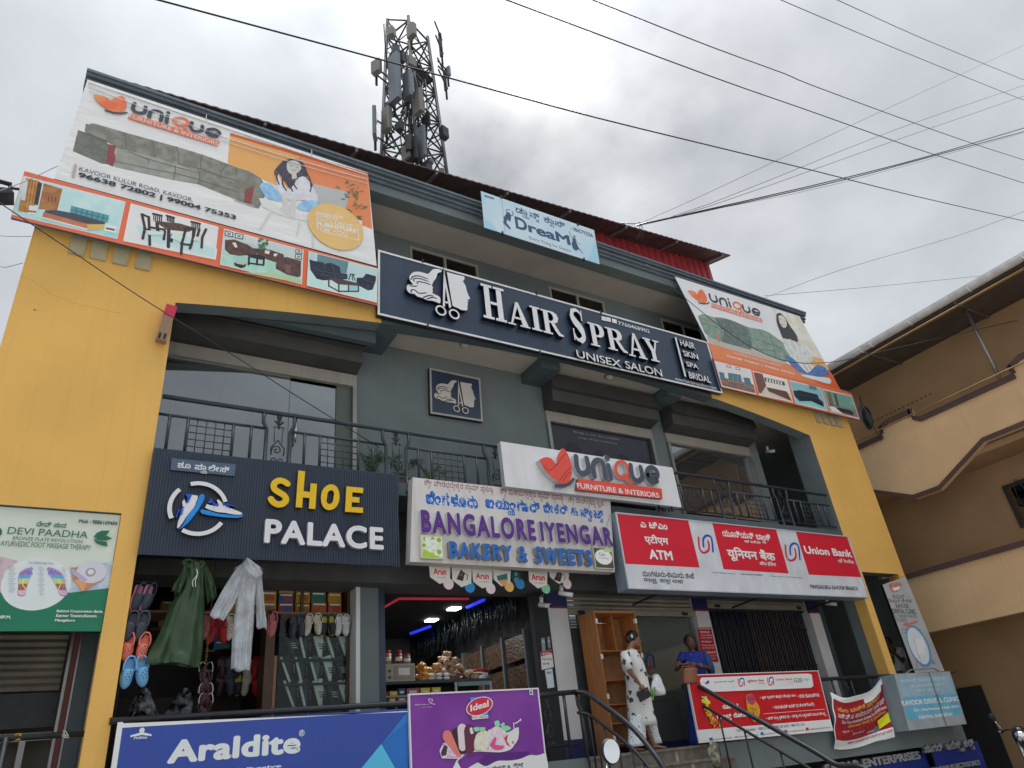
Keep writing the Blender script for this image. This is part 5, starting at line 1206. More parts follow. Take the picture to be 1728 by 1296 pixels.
A_.poly(tb,cpts(s2,[(1115,580),(1180,575),(1412,632),(1405,655),(1210,640)]))
for q in ([(1118,590),(1118,660)],[(1215,640),(1215,712)],[(1405,640),(1405,710)],[(1118,655),(1215,708)],[(1215,708),(1405,708)],[(1310,650),(1310,705)]): A_.stroke(tb,cpts(s2,q),.025)
A_.poly(ink(150,190,214),cpts(s2,[(1325,655),(1395,655),(1392,695),(1322,695)]))
for q in ([(1330,545),(1310,595)],[(1345,545),(1350,600)],[(1355,545),(1375,605)],[(1320,540),(1370,545)]): A_.stroke(bk_,cpts(s2,q),.015)
A_.done()
# ---- right roof banner
M_vin2 = mat('cream_vinyl',S(214,214,218,1.25),rough=.38,var=.06,vs=1.0,bump=.01,bs=1.5)
rb = board('roof_banner','smaller white furniture banner with grey-green sofa at the right end of the facade','banner',cpts(rc,[(85,76),(1060,388),(1385,970),(345,590)]),YL,.03,M_vin2,M_edge)
A_ = Art(rb,YL)
A_.poly(ink(218,214,204,200,196,180,3),cpts(rc,[(840,318),(1060,390),(1290,800),(1130,760),(960,640)])); A_.poly(ink(222,160,100),cpts(rc,[(1120,690),(1235,720),(1290,800),(1150,770)]))
A_.poly(ink(226,124,78),cpts(rc,[(345,590),(470,615),(800,700),(1000,770),(1100,860),(1290,900),(1310,830),(1385,970),(385,715)])); A_.poly(ink(208,96,58),cpts(rc,[(1290,800),(1385,968),(1200,915),(1150,870)]))
rg = ink(112,134,122,132,152,138,9); rg2 = ink(86,102,98,100,116,110,9); rg3 = ink(78,92,90)
A_.poly(ink(176,170,160),cpts(rc,[(330,545),(700,640),(960,750),(940,762),(600,670),(360,600)]))
A_.poly(rg,cpts(rc,closed([(265,385),(310,370),(390,395),(440,395),(520,415),(650,470),(760,490),(830,520),(900,570),(960,620),(985,700),(960,745),(880,720),(700,640),(520,600),(350,550),(300,470)],2)))
A_.poly(rg2,cpts(rc,[(400,400),(520,415),(650,470),(690,600),(680,650),(460,590),(470,500),(430,460)]))
for q in ([(475,405),(500,500)],[(560,430),(600,525)],[(440,480),(680,555)],[(655,475),(700,590)],[(745,495),(790,590)],[(820,520),(860,620)],[(700,560),(930,640)],[(450,505),(460,590)],[(300,440),(430,480)],[(860,625),(870,700)],[(700,640),(870,660)]): A_.stroke(rg3,cpts(rc,q),.018)
A_.poly(ink(190,120,90),cpts(rc,[(410,520),(432,525),(440,590),(425,585)]))
A_.poly(ink(52,50,56,40,38,44,20),cpts(rc,closed([(880,370),(910,362),(950,400),(990,470),(1040,540),(1045,600),(1010,610),(985,560),(960,600),(930,560),(905,500),(880,430)],2))); A_.poly(ink(206,196,186),cpts(rc,closed([(895,385),(925,380),(955,420),(960,465),(935,478),(905,440)],2)))
for q in ([(905,412),(918,410)],[(935,425),(946,427)],[(918,452),(942,456)]): A_.stroke(ink(120,84,80),cpts(rc,q),.012)
A_.poly(ink(206,208,204,184,188,186,12),cpts(rc,closed([(930,560),(985,570),(1040,590),(1090,620),(1150,690),(1165,730),(1100,760),(1020,730),(960,660),(940,620)],2)))
A_.poly(ink(66,104,158,84,124,176,14),cpts(rc,closed([(940,690),(1000,710),(1060,770),(1120,830),(1160,800),(1200,765),(1260,790),(1290,840),(1230,860),(1130,850),(1050,820),(970,740)],2)))
A_.poly(ink(220,220,222),cpts(rc,closed([(1090,840),(1200,860),(1290,870),(1308,905),(1280,915),(1200,890),(1080,855)],2)))
for q in ([(1115,740),(1150,800)],[(1090,760),(1130,820)]): A_.stroke(ink(196,178,166),cpts(rc,q),.06)
A_.text(ink(240,226,214),'KAVOOR KULUR ROAD, KAVOOR.',rc(556,686),rc(920,770),.0); A_.text(ink(244,236,228),'96638 72802 | 99004 75353',rc(492,706),rc(1018,832),.03)
logo_printed(A_,rc(182,178),rc(262,168),rc(780,445))
A_.done()
rsb = board('picture_strip_banner','orange strip banner with four room pictures at the right end above the ochre wall','banner',cpts(rc,[(385,712),(1465,990),(1535,1200),(452,940)]),YT,.04,ink(224,106,72),M_edge)
A_ = Art(rsb,YT)
for q,fl,wlc in (([(395,735),(680,805),(722,998),(455,935)],ink(112,88,80,130,104,92,10),ink(206,204,204)),([(693,812),(965,880),(1010,1060),(745,1003)],ink(196,190,170),ink(214,210,200)),([(978,885),(1230,948),(1282,1128),(1030,1068)],ink(128,196,196),ink(130,176,184)),([(1240,953),(1470,1010),(1528,1190),(1296,1132)],ink(120,122,124),ink(108,150,142))):
 c_ = (sum(p[0] for p in q) / 4,sum(p[1] for p in q) / 4); A_.poly(wh,cpts(rc,q)); q2 = [(c_[0] + (p[0] - c_[0]) * .965,c_[1] + (p[1] - c_[1]) * .93) for p in q]; A_.poly(wlc,cpts(rc,q2))
 m_ = lambda a,b,t: (a[0] + (b[0] - a[0]) * t,a[1] + (b[1] - a[1]) * t)
 A_.poly(fl,cpts(rc,[m_(q2[0],q2[3],.62),m_(q2[1],q2[2],.62),q2[2],q2[3]]))
bs_ = ink(70,112,124)
A_.poly(bs_,cpts(rc,[(500,828),(600,845),(612,905),(508,888)])); A_.poly(bs_,cpts(rc,[(430,820),(470,830),(480,880),(445,880)])); A_.poly(bs_,cpts(rc,[(620,865),(670,870),(690,930),(640,930)]))
for q in ([(445,885),(500,915)],[(505,890),(615,912)],[(620,910),(690,950)],[(540,850),(545,885)],[(575,855),(580,895)]): A_.stroke(ink(170,130,96),cpts(rc,q),.02)
for q in ((488,765),(560,782)): A_.poly(bk_,cpts(rc,[(q[0],q[1]),(q[0] + 34,q[1] + 8),(q[0] + 36,q[1] + 28),(q[0] + 2,q[1] + 20)])); A_.poly(wh,cpts(rc,[(q[0] + 5,q[1] + 5),(q[0] + 30,q[1] + 11),(q[0] + 31,q[1] + 23),(q[0] + 6,q[1] + 17)]))
A_.poly(ink(110,70,62),cpts(rc,[(700,822),(770,838),(800,930),(760,990),(742,985)])); A_.poly(ink(96,62,56),cpts(rc,[(800,940),(960,975),(1000,1050),(930,1020),(820,975)])); A_.poly(ink(70,66,66),cpts(rc,[(785,865),(940,900),(948,930),(790,895)]))
for k in range(6): A_.poly(wh,cpts(rc,[(800 + 22 * k,872 + 5 * k),(812 + 22 * k,875 + 5 * k),(814 + 22 * k,898 + 5 * k),(802 + 22 * k,895 + 5 * k)]))
A_.poly(lk,cpts(rc,[(1010,970),(1060,965),(1200,1000),(1210,1030),(1245,1060),(1250,1095),(1150,1050),(1060,1050),(1020,1010)])); A_.poly(ink(84,120,134),cpts(rc,[(1130,925),(1190,940),(1195,965),(1140,955)])); A_.stroke(lk2,cpts(rc,[(1060,1000),(1200,1030),(1240,1065)]),.014)
A_.poly(ink(120,96,72),cpts(rc,[(1275,975),(1300,980),(1330,1090),(1300,1100)])); A_.poly(ink(96,76,58),cpts(rc,[(1325,990),(1345,993),(1370,1090),(1350,1085)])); A_.poly(ink(54,50,48),cpts(rc,[(1360,1100),(1450,1120),(1480,1140),(1478,1160),(1330,1120)])); A_.poly(ink(226,226,226),cpts(rc,[(1290,1090),(1330,1095),(1400,1150),(1310,1130)]))
for q in ([(1457,1055),(1476,1060),(1480,1083),(1460,1078)],):
 for a_,b_ in zip(q,q[1:] + q[:1]): A_.stroke(wh,cpts(rc,[a_,b_]),.008)
A_.done()
# ---- massage parlour board in the left doorway
dv = crop(0,860,5.89)
YV = .04
dp = board_r('massage_board','cream and green foot massage board with two printed soles in the left doorway','sign',-.865,.45,P(170,1065,YV).z,4.72,YV,.12,mat('cream_green_board',S(208,216,204,1.15),rough=.4,var=.05),M_ink)
A_ = Art(dp,YV - .001); gr = ink(30,112,84); gd = ink(40,100,78); dkg = ink(66,78,74)
zb = P(*dv(0,1205),YV).z
A_.poly(ink(190,200,212,166,176,196,8),cpts(dv,[(690,560),(1125,520),(1080,780),(640,835)]))
A_.poly(ink(150,130,140,190,170,176,5),cpts(dv,[(-90,450),(20,470),(180,510),(40,620),(30,830),(-100,820)]))
A_.poly(gr,cpts(dv,[(-150,820),(300,838),(700,825),(1080,780),(1006,1210),(-190,1205)]))
c = P(*dv(366,735),YV); R_ = (P(*dv(715,735),YV).x - P(*dv(20,735),YV).x) / 2; R2 = (P(*dv(366,470),YV).z - P(*dv(366,1000),YV).z) / 2
A_.wpoly(ink(206,214,228),[(c.x + R_ * math.cos(t),c.z + R2 * math.sin(t)) for t in [2 * PI * k / 44 for k in range(44)]])
for s_,cx_ in ((0,0),(1,0)):
 F = (lambda x,y: dv(x,y)) if s_ == 0 else (lambda x,y: dv(690 - (x - 70) * 1.02 + (y - 700) * .2 + 60,y))
 foot = closed([(190,640),(245,612),(300,600),(325,640),(300,680),(280,730),(262,800),(250,850),(205,862),(172,840),(180,760),(178,690)],3)
 fp = [F(*p) for p in foot]; A_.poly(ink(110,110,170),fp)
 sh = lambda k: [F(243 + (p[0] - 243) * k,735 + (p[1] - 735) * k) for p in foot]
 A_.poly(ink(214,170,190),sh(.93))
 A_.poly(ink(120,120,190),[F(*p) for p in ((196,642),(245,618),(300,606),(318,640),(300,655),(200,660))]); A_.poly(ink(90,160,214),[F(*p) for p in ((190,652),(308,645),(295,685),(186,690))]); A_.poly(ink(190,200,110),[F(*p) for p in ((186,690),(290,682),(272,735),(184,740))]); A_.poly(ink(160,96,84),[F(*p) for p in ((184,740),(272,735),(256,800),(176,800))]); A_.poly(ink(206,112,110),[F(*p) for p in ((230,632),(268,628),(262,650),(232,652))])
 for x,y,r in ((305,592,.022),(272,592,.014),(246,602,.013),(222,614,.012),(202,630,.011)): A_.disc(ink(160,130,190),F(x,y),r,10)
 A_.stroke(ink(230,220,150),[F(235,690),F(225,745),F(258,800)],.008)
for x,y0,n_,w_ in ((75,565,16,95),(378,575,17,70),(610,582,15,60)):
 for k in range(n_): A_.stroke(ink(150,160,180),cpts(dv,[(x + (k * 7) % 23,y0 + k * 17),(x + w_ * (.6 + .3 * ((k * 5) % 3) / 2),y0 + k * 17)]),.0045)
wdo = ink(190,128,84,166,104,66,9)
A_.poly(wdo,cpts(dv,[(700,580),(1000,560),(1052,610),(1030,690),(835,810),(820,815),(730,700)])); A_.poly(ink(206,150,96),cpts(dv,[(735,700),(860,700),(835,812),(815,812)])); c = P(*dv(910,625),YV)
A_.wpoly(ink(196,196,206),[(c.x + .155 * math.cos(t) * .95,c.z + .12 * math.sin(t)) for t in [2 * PI * k / 24 for k in range(24)]]); A_.disc(ink(150,146,156),dv(900,625),.05,16); A_.disc(ink(206,206,214),dv(902,622),.03,14)
A_.poly(ink(170,160,190),cpts(dv,[(705,590),(740,600),(870,700),(840,730),(720,640)]))
for q in ([(928,275),(960,235),(1010,212),(1092,212),(1050,260),(990,285)],[(930,290),(1000,275),(1060,262),(1115,290),(1050,310),(980,305)],[(930,300),(1000,315),(1060,325),(1068,368),(1000,355),(955,335)],[(-40,190),(0,180),(22,215),(15,255),(-30,262)]): A_.poly(gd,cpts(dv,q))
for m_,t_,b2,t2,b_ in ((ink(60,66,66),'Mob : 9886169404',(782,135),(1168,122),.02),(gd,'ದೇವಿ ಪಾದ',(358,168),(663,135),.02),(gd,'DEVI PAADHA',(70,244),(880,222),.0),(gd,'BRONZE PLATE REVOLUTION',(124,300),(820,306),.0),(gd,'AYURVEDIC FOOT MASSAGE THERAPY',(2,362),(905,356),.0),(ink(110,116,130),'Foot Reflexology Chart',(283,545),(535,528),.0),(wh,'Behind Corporation Bank,',(560,1030),(1026,1003),.03),(wh,'Kavoor Towers,Kavoor,',(553,1075),(968,1045),.03),(wh,'Mangaluru',(542,1122),(745,1090),.03),(wh,'6.30P.M.',(-60,1086),(115,1055),.03)): A_.text(m_,t_,dv(*b2),dv(*t2),b_)
A_.done()
# ---- banners on the ground rail
arc_ = crop(180,1140,3.323); YR = -.12
a = P(*arc_(62,262),YR); b = P(*arc_(1690,198),YR)
ar = board_r('adhesive_banner','wide blue banner reading Araldite hung on the left rail','banner',a.x,b.x,1.15,(a.z + b.z) / 2,YR,.02,ink(50,72,150),M_white)
A_ = Art(ar,YR - .001); aw = ink(208,216,232)
A_.wpoly(ink(226,226,230),[(a.x,1.15),(a.x + .05,1.15),(a.x + .05,a.z),(a.x,a.z)])
A_.wpoly(ink(226,226,230),[(a.x,a.z - .012),(b.x,b.z - .012),(b.x,b.z),(a.x,b.z)])
A_.poly(ink(44,120,190),cpts(arc_,[(1685,206),(1688,540),(1400,560)])); A_.poly(ink(84,178,214),cpts(arc_,[(1540,384),(1640,560),(1395,560)])); A_.poly(ink(36,104,180),cpts(arc_,[(1540,384),(1690,250),(1690,540),(1630,540)]))
A_.text(aw,'Araldite',arc_(335,498),arc_(1090,312),.045,1.06); A_.text(aw,'Instant Adhesive',arc_(480,560),arc_(980,497),.03); A_.text(aw,'®',arc_(1078,342),arc_(1110,303),.01)
A_.disc(aw,arc_(198,307),.025); A_.stroke(aw,cpts(arc_,[(137,340),(198,322),(247,334)]),.018); A_.stroke(aw,cpts(arc_,[(160,338),(198,330),(230,334)]),.01); A_.text(aw,'Pidilite',arc_(152,358),arc_(228,338),.02)
A_.done()
idc = crop(680,1140,6.171); YI = -.16
a = P(*idc(55,208),YI); b = P(*idc(1405,112),YI)
idb = board_r('ice_cream_banner','purple ice cream board with white wave and scoops hung on the rail','banner',a.x,b.x,1.25,(a.z + b.z) / 2,YI,.03,ink(112,48,140,124,60,150,2),M_white,ink(222,206,222),.018)
A_ = Art(idb,YI - .014); pw = ink(218,214,222)
A_.poly(pw,cpts(idc,closed([(520,1000),(560,900),(660,820),(780,790),(1000,800),(1120,770),(1160,720),(1200,660),(1205,540),(1150,560),(1060,600),(900,560),(870,640),(890,770),(740,780),(640,830),(560,880)],2)))
A_.poly(pw,cpts(idc,smooth([(620,1000),(780,905),(830,935),(880,940),(980,890),(1110,885),(1220,868),(1320,828),(1400,830),(1488,802)],4) + [(1512,940),(1520,1080),(500,1080),(520,960),(560,880)]))
A_.poly(ink(84,36,116),cpts(idc,smooth([(783,905),(860,835),(930,815),(1150,800),(1320,795),(1220,866),(1110,882),(980,888),(880,938),(830,933),(783,905)],3)[:-1]))
A_.poly(ink(216,206,220,180,160,190,22),cpts(idc,[(380,780),(420,700),(470,695),(640,830),(600,868),(400,862)])); A_.poly(ink(70,44,60),cpts(idc,[(395,800),(430,720),(465,740),(450,830),(405,840)])); A_.poly(ink(206,150,190),cpts(idc,[(470,830),(600,850),(500,860)]))
for m_,p0,p1,w_ in ((ink(226,120,110),(455,630),(575,800),.13),(ink(60,36,44),(545,600),(610,780),.11),(ink(218,200,206),(610,560),(615,740),.13),(ink(96,44,66),(688,580),(690,760),.16)):
 A_.poly_world_stroke(m_,[(lambda q: (q.x,q.z))(P(*idc(*p),YI)) for p in (p0,p1)],[w_,w_ * .8])
A_.poly(wh,cpts(idc,[(695,545),(718,540),(735,600),(712,612),(698,590)]))
A_.poly(ink(232,222,196,214,196,170,16),cpts(idc,closed([(740,700),(760,620),(810,580),(870,575),(890,640),(880,770),(800,775),(745,770)],2))); A_.poly(ink(226,208,214,210,180,196,20),cpts(idc,closed([(885,600),(930,545),(990,530),(1060,570),(1090,640),(1060,760),(960,775),(890,760)],2)))
A_.poly(ink(206,80,130),cpts(idc,closed([(900,730),(950,640),(975,660),(960,720),(1050,730),(1030,770),(960,775)],2))); A_.poly(ink(206,50,60),cpts(idc,[(1050,650),(1095,612),(1080,680),(1120,745),(1080,720)])); A_.poly(ink(214,90,90),cpts(idc,[(1135,680),(1155,690),(1150,715),(1135,705)]))
lf = ink(140,204,160)
for q in ([(950,480),(990,465),(1010,510),(990,540),(955,520)],[(1015,510),(1050,485),(1060,520),(1030,545)],[(1030,545),(1080,520),(1125,550),(1080,578),(1040,570)],[(730,545),(790,535),(795,575),(750,582)],[(800,540),(855,540),(845,580),(805,580)]): A_.poly(lf,cpts(idc,closed(q,2)))
A_.stroke(pw,cpts(idc,[(1155,560),(1150,490),(1170,500),(1222,462)]),.014); A_.disc(pw,idc(1222,462),.014,10)
A_.poly(ink(60,140,200),cpts(idc,[(695,230),(865,215),(888,440),(718,458)])); A_.poly(wh,cpts(idc,[(715,425),(886,412),(888,442),(718,460)])); A_.text(ink(40,50,60),'ICE CREAM',idc(722,447),idc(884,420),.02)
c = P(*idc(792,322),YI)
for k_,m_ in ((1.0,wh),(.93,ink(196,40,66))):
 A_.wpoly(m_,[(c.x + k_ * (.205 * math.cos(t) * math.cos(.22) - .105 * math.sin(t) * math.sin(.22)),c.z + k_ * (.205 * math.cos(t) * math.sin(.22) + .105 * math.sin(t) * math.cos(.22)) * 1.0) for t in [2 * PI * k / 30 for k in range(30)]])
A_.atext(wh,'Ideal',idc(702,378),idc(892,322),idc(700,308),.03)
A_.text(pw,'Milky Way to',idc(125,315),idc(268,292),0); A_.text(pw,'Ice Cream',idc(200,335),idc(298,322),0); A_.stroke(pw,cpts(idc,[(285,285),(262,255),(272,238),(288,252),(302,242),(306,262),(285,290),(330,300)]),.008)
A_.poly(wh,cpts(idc,[(1312,155),(1350,152),(1354,200),(1318,202)])); A_.disc(ink(30,140,90),idc(1333,178),.022,12)
A_.text(ink(50,50,60),'ಲ ಬೇಕರಿ &',idc(870,988),idc(1115,925),.02); A_.text(ink(50,50,60),'ಸ್ವೀಟ್ಸ್',idc(1150,968),idc(1248,902),.02)
A_.done()
gb = crop(1130,1000,4.32); YG = -.1
gl_ = board('gold_loan_banner','red bank loan board with white header and gold jewellery on the right rail','banner',cpts(gb,[(122,600),(1080,568),(1190,1008),(218,1098)]),YG,.03,ink(186,24,34),M_white,ink(210,204,204),.012)
A_ = Art(gl_,YG - .013); cr = ink(200,44,62)
A_.poly(ink(216,220,228),cpts(gb,[(232,620),(1010,590),(1035,598),(1048,680),(1030,694),(262,726),(238,715),(220,640)])); A_.poly(ink(220,222,230),cpts(gb,[(195,1003),(1172,924),(1190,1006),(218,1096)]))
hook2 = lambda dx,dy: (A_.stroke(bl_,[gb(x + dx,y + dy) for x,y in smooth([(513,660),(512,635),(525,626),(540,630),(545,675)],3)],.022),A_.stroke(cr,[gb(x + dx,y + dy) for x,y in smooth([(499,630),(503,665),(515,682),(530,676),(534,655)],3)],.022))
hook2(0,0); hook2(214,-7)
A_.poly(cr,cpts(gb,[(245,652),(262,658),(275,640),(290,645),(285,662),(265,670)])); A_.poly(bl_,cpts(gb,[(262,658),(278,642),(291,645),(283,664)]))
gk = ink(90,90,96)
for m_,t_,b2,t2,b_ in ((gk,'ಯೂನಿಯನ್ ಬ್ಯಾಂಕ್',(325,662),(470,640),.02),(cr,'यूिनयन बैंक',(567,660),(686,630),.03),(cr,'Union Bank',(775,642),(893,622),.03),(gk,'of India',(862,658),(898,650),0),(gk,'A Government of India Undertaking',(792,678),(905,668),0),(gk,'ಭಾರತ ಸರ್ಕಾರದ',(368,696),(482,688),.01),(gk,'ऑफ इंिडया',(648,668),(690,656),.01),(gk,'G20',(908,655),(960,622),.01),(ink(120,170,170),'YSF',(975,645),(1012,624),.01),
(wh,'ಯೂನಿಯನ್',(388,850),(497,806),.05),(wh,'ಗೋಲ್ಡ್ ಲೋನ್',(350,938),(565,868),.05),(wh,'• ಪ್ರತಿ ಗ್ರಾಮಿಗೆ ಹೆಚ್ಚಿನ ಮೊತ್ತದ ಸಾಲ',(662,785),(915,738),.03),(wh,'• ಸರಳ ದಾಖಲಾತಿಗಳು',(935,770),(1085,730),.03),(wh,'• ಮರುಪಾವತಿ ಅವಧಿ (12 ತಿಂಗಳಿಗೊಳಗೆ)',(757,855),(1048,800),.03),(wh,'• ಜಿಡಿ ಶುಲ್ಕ ಪ್ರತಿಶತ 0% • ಗರಿಷ್ಠ 1.00 ಲಕ್ಷದವರೆಗೆ ಸಾಲದ ಸೌಲಭ್ಯ',(708,940),(1133,868),.03),
(gk,'Toll Free Number - 1800 22 2244 / 1800 425 3555 / 1800 425 1515',(488,1018),(980,950),.01),(gk,'@unionbankindia   @UnionBankTweets   @unionbankofindia   @UnionBankIndia   UnionBankofIndiaUtube',(300,1080),(1168,976),.01)): A_.text(m_,t_,gb(*b2),gb(*t2),b_)
A_.stroke(wh,cpts(gb,[(685,884),(1130,850)]),.006)
for q,m_ in (((300,1068),ink(40,90,190)),((672,1028),ink(30,110,180)),((845,1012),ink(150,80,130)),((1000,995),ink(200,40,50))): A_.poly(m_,cpts(gb,[(q[0] - 11,q[1] - 10),(q[0] + 11,q[1] - 12),(q[0] + 12,q[1] + 9),(q[0] - 10,q[1] + 11)]))
go = ink(214,160,50,180,120,30,30)
A_.poly(go,cpts(gb,closed([(555,750),(600,738),(625,790),(655,840),(650,900),(620,945),(580,900),(560,830)],2))); A_.poly(ink(190,60,60),cpts(gb,closed([(562,750),(612,742),(622,800),(600,822),(572,800)],2))); A_.text(ink(60,70,160),'ಮೊದಲ',gb(562,790),gb(612,752),.03)
A_.stroke(ink(150,96,30),cpts(gb,closed([(580,850),(630,850),(635,890),(605,920),(585,890)],2)),.01); A_.disc(ink(150,96,30),gb(612,880),.02)
rr = random.Random(3)
A_.stroke(ink(236,206,40),cpts(gb,[(262,765),(270,820),(290,880)]),.05); A_.stroke(ink(236,206,40),cpts(gb,[(240,790),(285,800)]),.06); A_.stroke(wh,cpts(gb,[(236,760),(275,782)]),.02)
for i in range(70): t = rr.random(); A_.disc(go if i % 3 else ink(240,206,90),gb(262 + 60 * t + rr.uniform(-12,50 * t + 6),850 + 140 * t + rr.uniform(-25,10)),.014,6)
A_.done()
# ---- sagging cloth notice
dc = crop(1400,940,3.64); YC = -.1
TOPc = smooth([(2,830),(60,868),(150,852),(245,822),(300,760),(320,738)],4); BOTc = smooth([(28,1180),(100,1182),(200,1165),(300,1130),(350,1120),(400,1105)],4)
def cloth(u,v,o=0.0):
 n = len(TOPc) - 1; i = min(int(u * n),n - 1); f = u * n - i
 tp_ = [TOPc[i][k] + (TOPc[i + 1][k] - TOPc[i][k]) * f for k in (0,1)]; bt_ = [BOTc[i][k] + (BOTc[i + 1][k] - BOTc[i][k]) * f for k in (0,1)]
 x = tp_[0] + (bt_[0] - tp_[0]) * v + 6 * math.sin(v * 5 + u * 2) * (1 - u); y = tp_[1] + (bt_[1] - tp_[1]) * v
 a = P(*dc(x,y),YC); return Vector((a.x,YC - o - .05 * math.sin(v * 2.6 + 4 * u) - .03 * math.sin(9 * u - 3 * v) * (1 - v) - .014 * math.sin(17 * v + 6 * u),a.z))
cl_ = thing('cloth_notice','crumpled red cloth notice with white border sagging from the rail beside the loan board','banner',tuple(cloth(.5,1)))
g = G(); nu,nv = 36,30
vs = [cloth(i / nu,j / nv) for j in range(nv + 1) for i in range(nu + 1)]
for j in range(nv):
 for i in range(nu):
  u,v = (i + .5) / nu,(j + .5) / nv; a = j * (nu + 1) + i
  m_ = M_vin if (v > .82 or v < .09 or u < .035 or (v < .2 and u > .5 and u < .82)) else ink(150,26,40)
  b = len(g.v); g.v += [tuple(vs[k]) for k in (a,a + nu + 1,a + nu + 2,a + 1)]; g.f.append((b,b + 1,b + 2,b + 3)); g.mi.append(_slot(g.mats,m_)); g.sm.append(True)
g.build('cloth_sheet',cl_)
g = G()
def ctext(t_,m_,u0,u1,v0,v1,k,b_=.02):
 vs_,fs_ = lettering(t_,b_); vs_ = fit(vs_,(0,0),(1,1)); g.raw([cloth(u0 + v[0] * (u1 - u0),v1 - v[1] * (v1 - v0),.006 + .001 * k) for v in vs_],fs_,m_)
cy,cw = ink(206,170,80),ink(220,206,210)
for i,(t_,m_,a_) in enumerate((('ಸಾಲ ಬಾಕಿಗೆ ಪರಿಹಾರ',cy,(.1,.8,.2,.29)),('ಎನ್.ಪಿ.ಎ ಖಾತೆದಾರರಿಗೆ "ಒಂದು ಬಾರಿ"',cw,(.08,.95,.32,.42)),('One Time Settlement Scheme For Old NPA Accounts',cw,(.14,.95,.45,.51)),('ಯೋಜನೆ ಮಾರ್ಚ್ 31, 2024 ವರೆಗೆ ಮಾತ್ರ',cy,(.25,.92,.53,.61)),('ಸ್ಥಳ :',cw,(.16,.3,.64,.69)),('ಸ್ಥಳ ಬೇಟಿ :',cw,(.3,.48,.7,.75)),('ದಿನಾಂಕ :',cw,(.5,.62,.75,.8)),('ಹೆಚ್ಚಿನ ಮಾಹಿತಿಗಾಗಿ ಯೂನಿಯನ್ ಬ್ಯಾಂಕ್ ಸಂಪರ್ಕಿಸಿ',ink(150,60,80),(.25,.95,.86,.92)))): ctext(t_,m_,*a_,i)
g.raw([cloth(*p,.012) for p in ((.68,.64),(.98,.58),(.99,.74),(.72,.8))],[(3,2,1,0)],ink(232,220,40)); ctext('ಒಟ್ಟಾರೆ',ink(60,50,30),.73,.95,.63,.69,9); ctext('ಬೇಗನೆ ಬನ್ನಿ',ink(60,50,30),.75,.95,.7,.76,9)
g.build('cloth_print',cl_)
# ---- dental clinic signs
YDn = -.06
dvs = board('vertical_clinic_sign','tall narrow grey dental clinic sign with a blue tooth ring and red arrow','sign',cpts(dc,[(325,170),(466,120),(705,700),(525,712)]),YDn,.05,mat('grey_clinic_flex',S(170,174,178,1.15),rough=.4,streak=.12),M_ink)
A_ = Art(dvs,YDn); ck = ink(90,96,106); cb2 = ink(60,66,84)
A_.poly(ink(190,130,120,150,96,90,12),cpts(dc,closed([(362,165),(440,152),(430,200),(395,220),(370,200)],2))); A_.poly(ink(226,226,222),cpts(dc,[(385,190),(435,178),(425,200),(395,208)]))
for m_,t_,b2,t2,b_ in ((ck,'ಕಾವೂರ್',(390,254),(455,228),.02),(ck,'ಡೆಂಟಲ್ ಕ್ಲಿನಿಕ್',(368,292),(500,258),.02),(cb2,'KAVOOR',(410,312),(482,290),.03),(cb2,'DENTAL CLINIC',(390,346),(524,320),.03),(ck,'Dr. Harikishan Naik BDS',(400,370),(532,350),.01),(ck,'Dental Surgeon',(408,386),(470,372),.01),(ck,'Ph: 2480214',(414,399),(475,386),.01),(ck,'Timing : Morning & Evening',(445,452),(555,438),.01),(ck,'Sunday : Holiday only',(450,472),(560,458),.01),(ck,'KAVOOR',(580,660),(640,632),.01)): A_.text(m_,t_,dc(*b2),dc(*t2),b_)
A_.poly(ink(196,96,90),cpts(dc,[(447,416),(475,398),(478,408),(538,390),(542,404),(480,420),(484,432)]))
c = P(*dc(548,545),YDn); r_ = (P(*dc(612,545),YDn).x - P(*dc(484,545),YDn).x) / 2
A_.wpoly(ink(90,136,176),[(c.x + r_ * math.cos(t),c.z + r_ * 1.12 * math.sin(t)) for t in [2 * PI * k / 30 for k in range(30)]]); A_.wpoly(ink(196,204,212),[(c.x - .02 + r_ * .84 * math.cos(t),c.z + r_ * .97 * math.sin(t)) for t in [2 * PI * k / 30 for k in range(30)]])
A_.poly(ink(226,228,230),cpts(dc,closed([(520,505),(560,500),(585,530),(580,600),(560,590),(545,600),(530,560)],2))); A_.stroke(ink(90,90,90),cpts(dc,[(520,510),(545,600),(580,695)]),.01); A_.stroke(ink(90,90,90),cpts(dc,[(540,620),(530,690)]),.01)
A_.done()
YDb = -.38
db = board('clinic_lightbox','weathered pale blue dental clinic lightbox standing out from the wall below the vertical sign','sign',cpts(dc,[(395,718),(738,702),(842,1025),(490,1066)]),YDb,.42,mat('faded_white_flex',S(158,166,172,1.15),rough=.5,var=.15,vs=2,streak=.3),mat('faded_blue_side',S(132,148,158),rough=.5,var=.12,streak=.2))
A_ = Art(db,YDb); fb = ink(92,160,190,108,170,196,3); fw = ink(176,196,206)
A_.poly(fb,cpts(dc,[(425,745),(740,722),(815,968),(478,1003)])); A_.poly(ink(146,172,186,130,164,182,3),cpts(dc,[(425,745),(735,725),(770,840),(450,860)]))
for m_,t_,b2,t2,b_ in ((fw,'ಕಾವೂರ್ ಡೆಂಟಲ್ ಕ್ಲಿನಿಕ್',(440,778),(705,735),.02),(fw,'ಡಾ. ಹರಿಕಿಶನ್ ನಾಯ್ಕ್',(500,808),(700,772),.02),(fw,'ದಂತ ವೈದ್ಯರು',(538,832),(680,800),.02),(ink(226,232,236),'KAVOOR DENTAL CLINIC',(448,915),(785,855),.035),(ink(206,216,222),'Dr. Harikishan Naik BDS',(522,950),(790,908),.03),(ink(226,232,236),'DENTAL SURGEON',(552,996),(748,955),.035)): A_.text(m_,t_,dc(*b2),dc(*t2),b_)
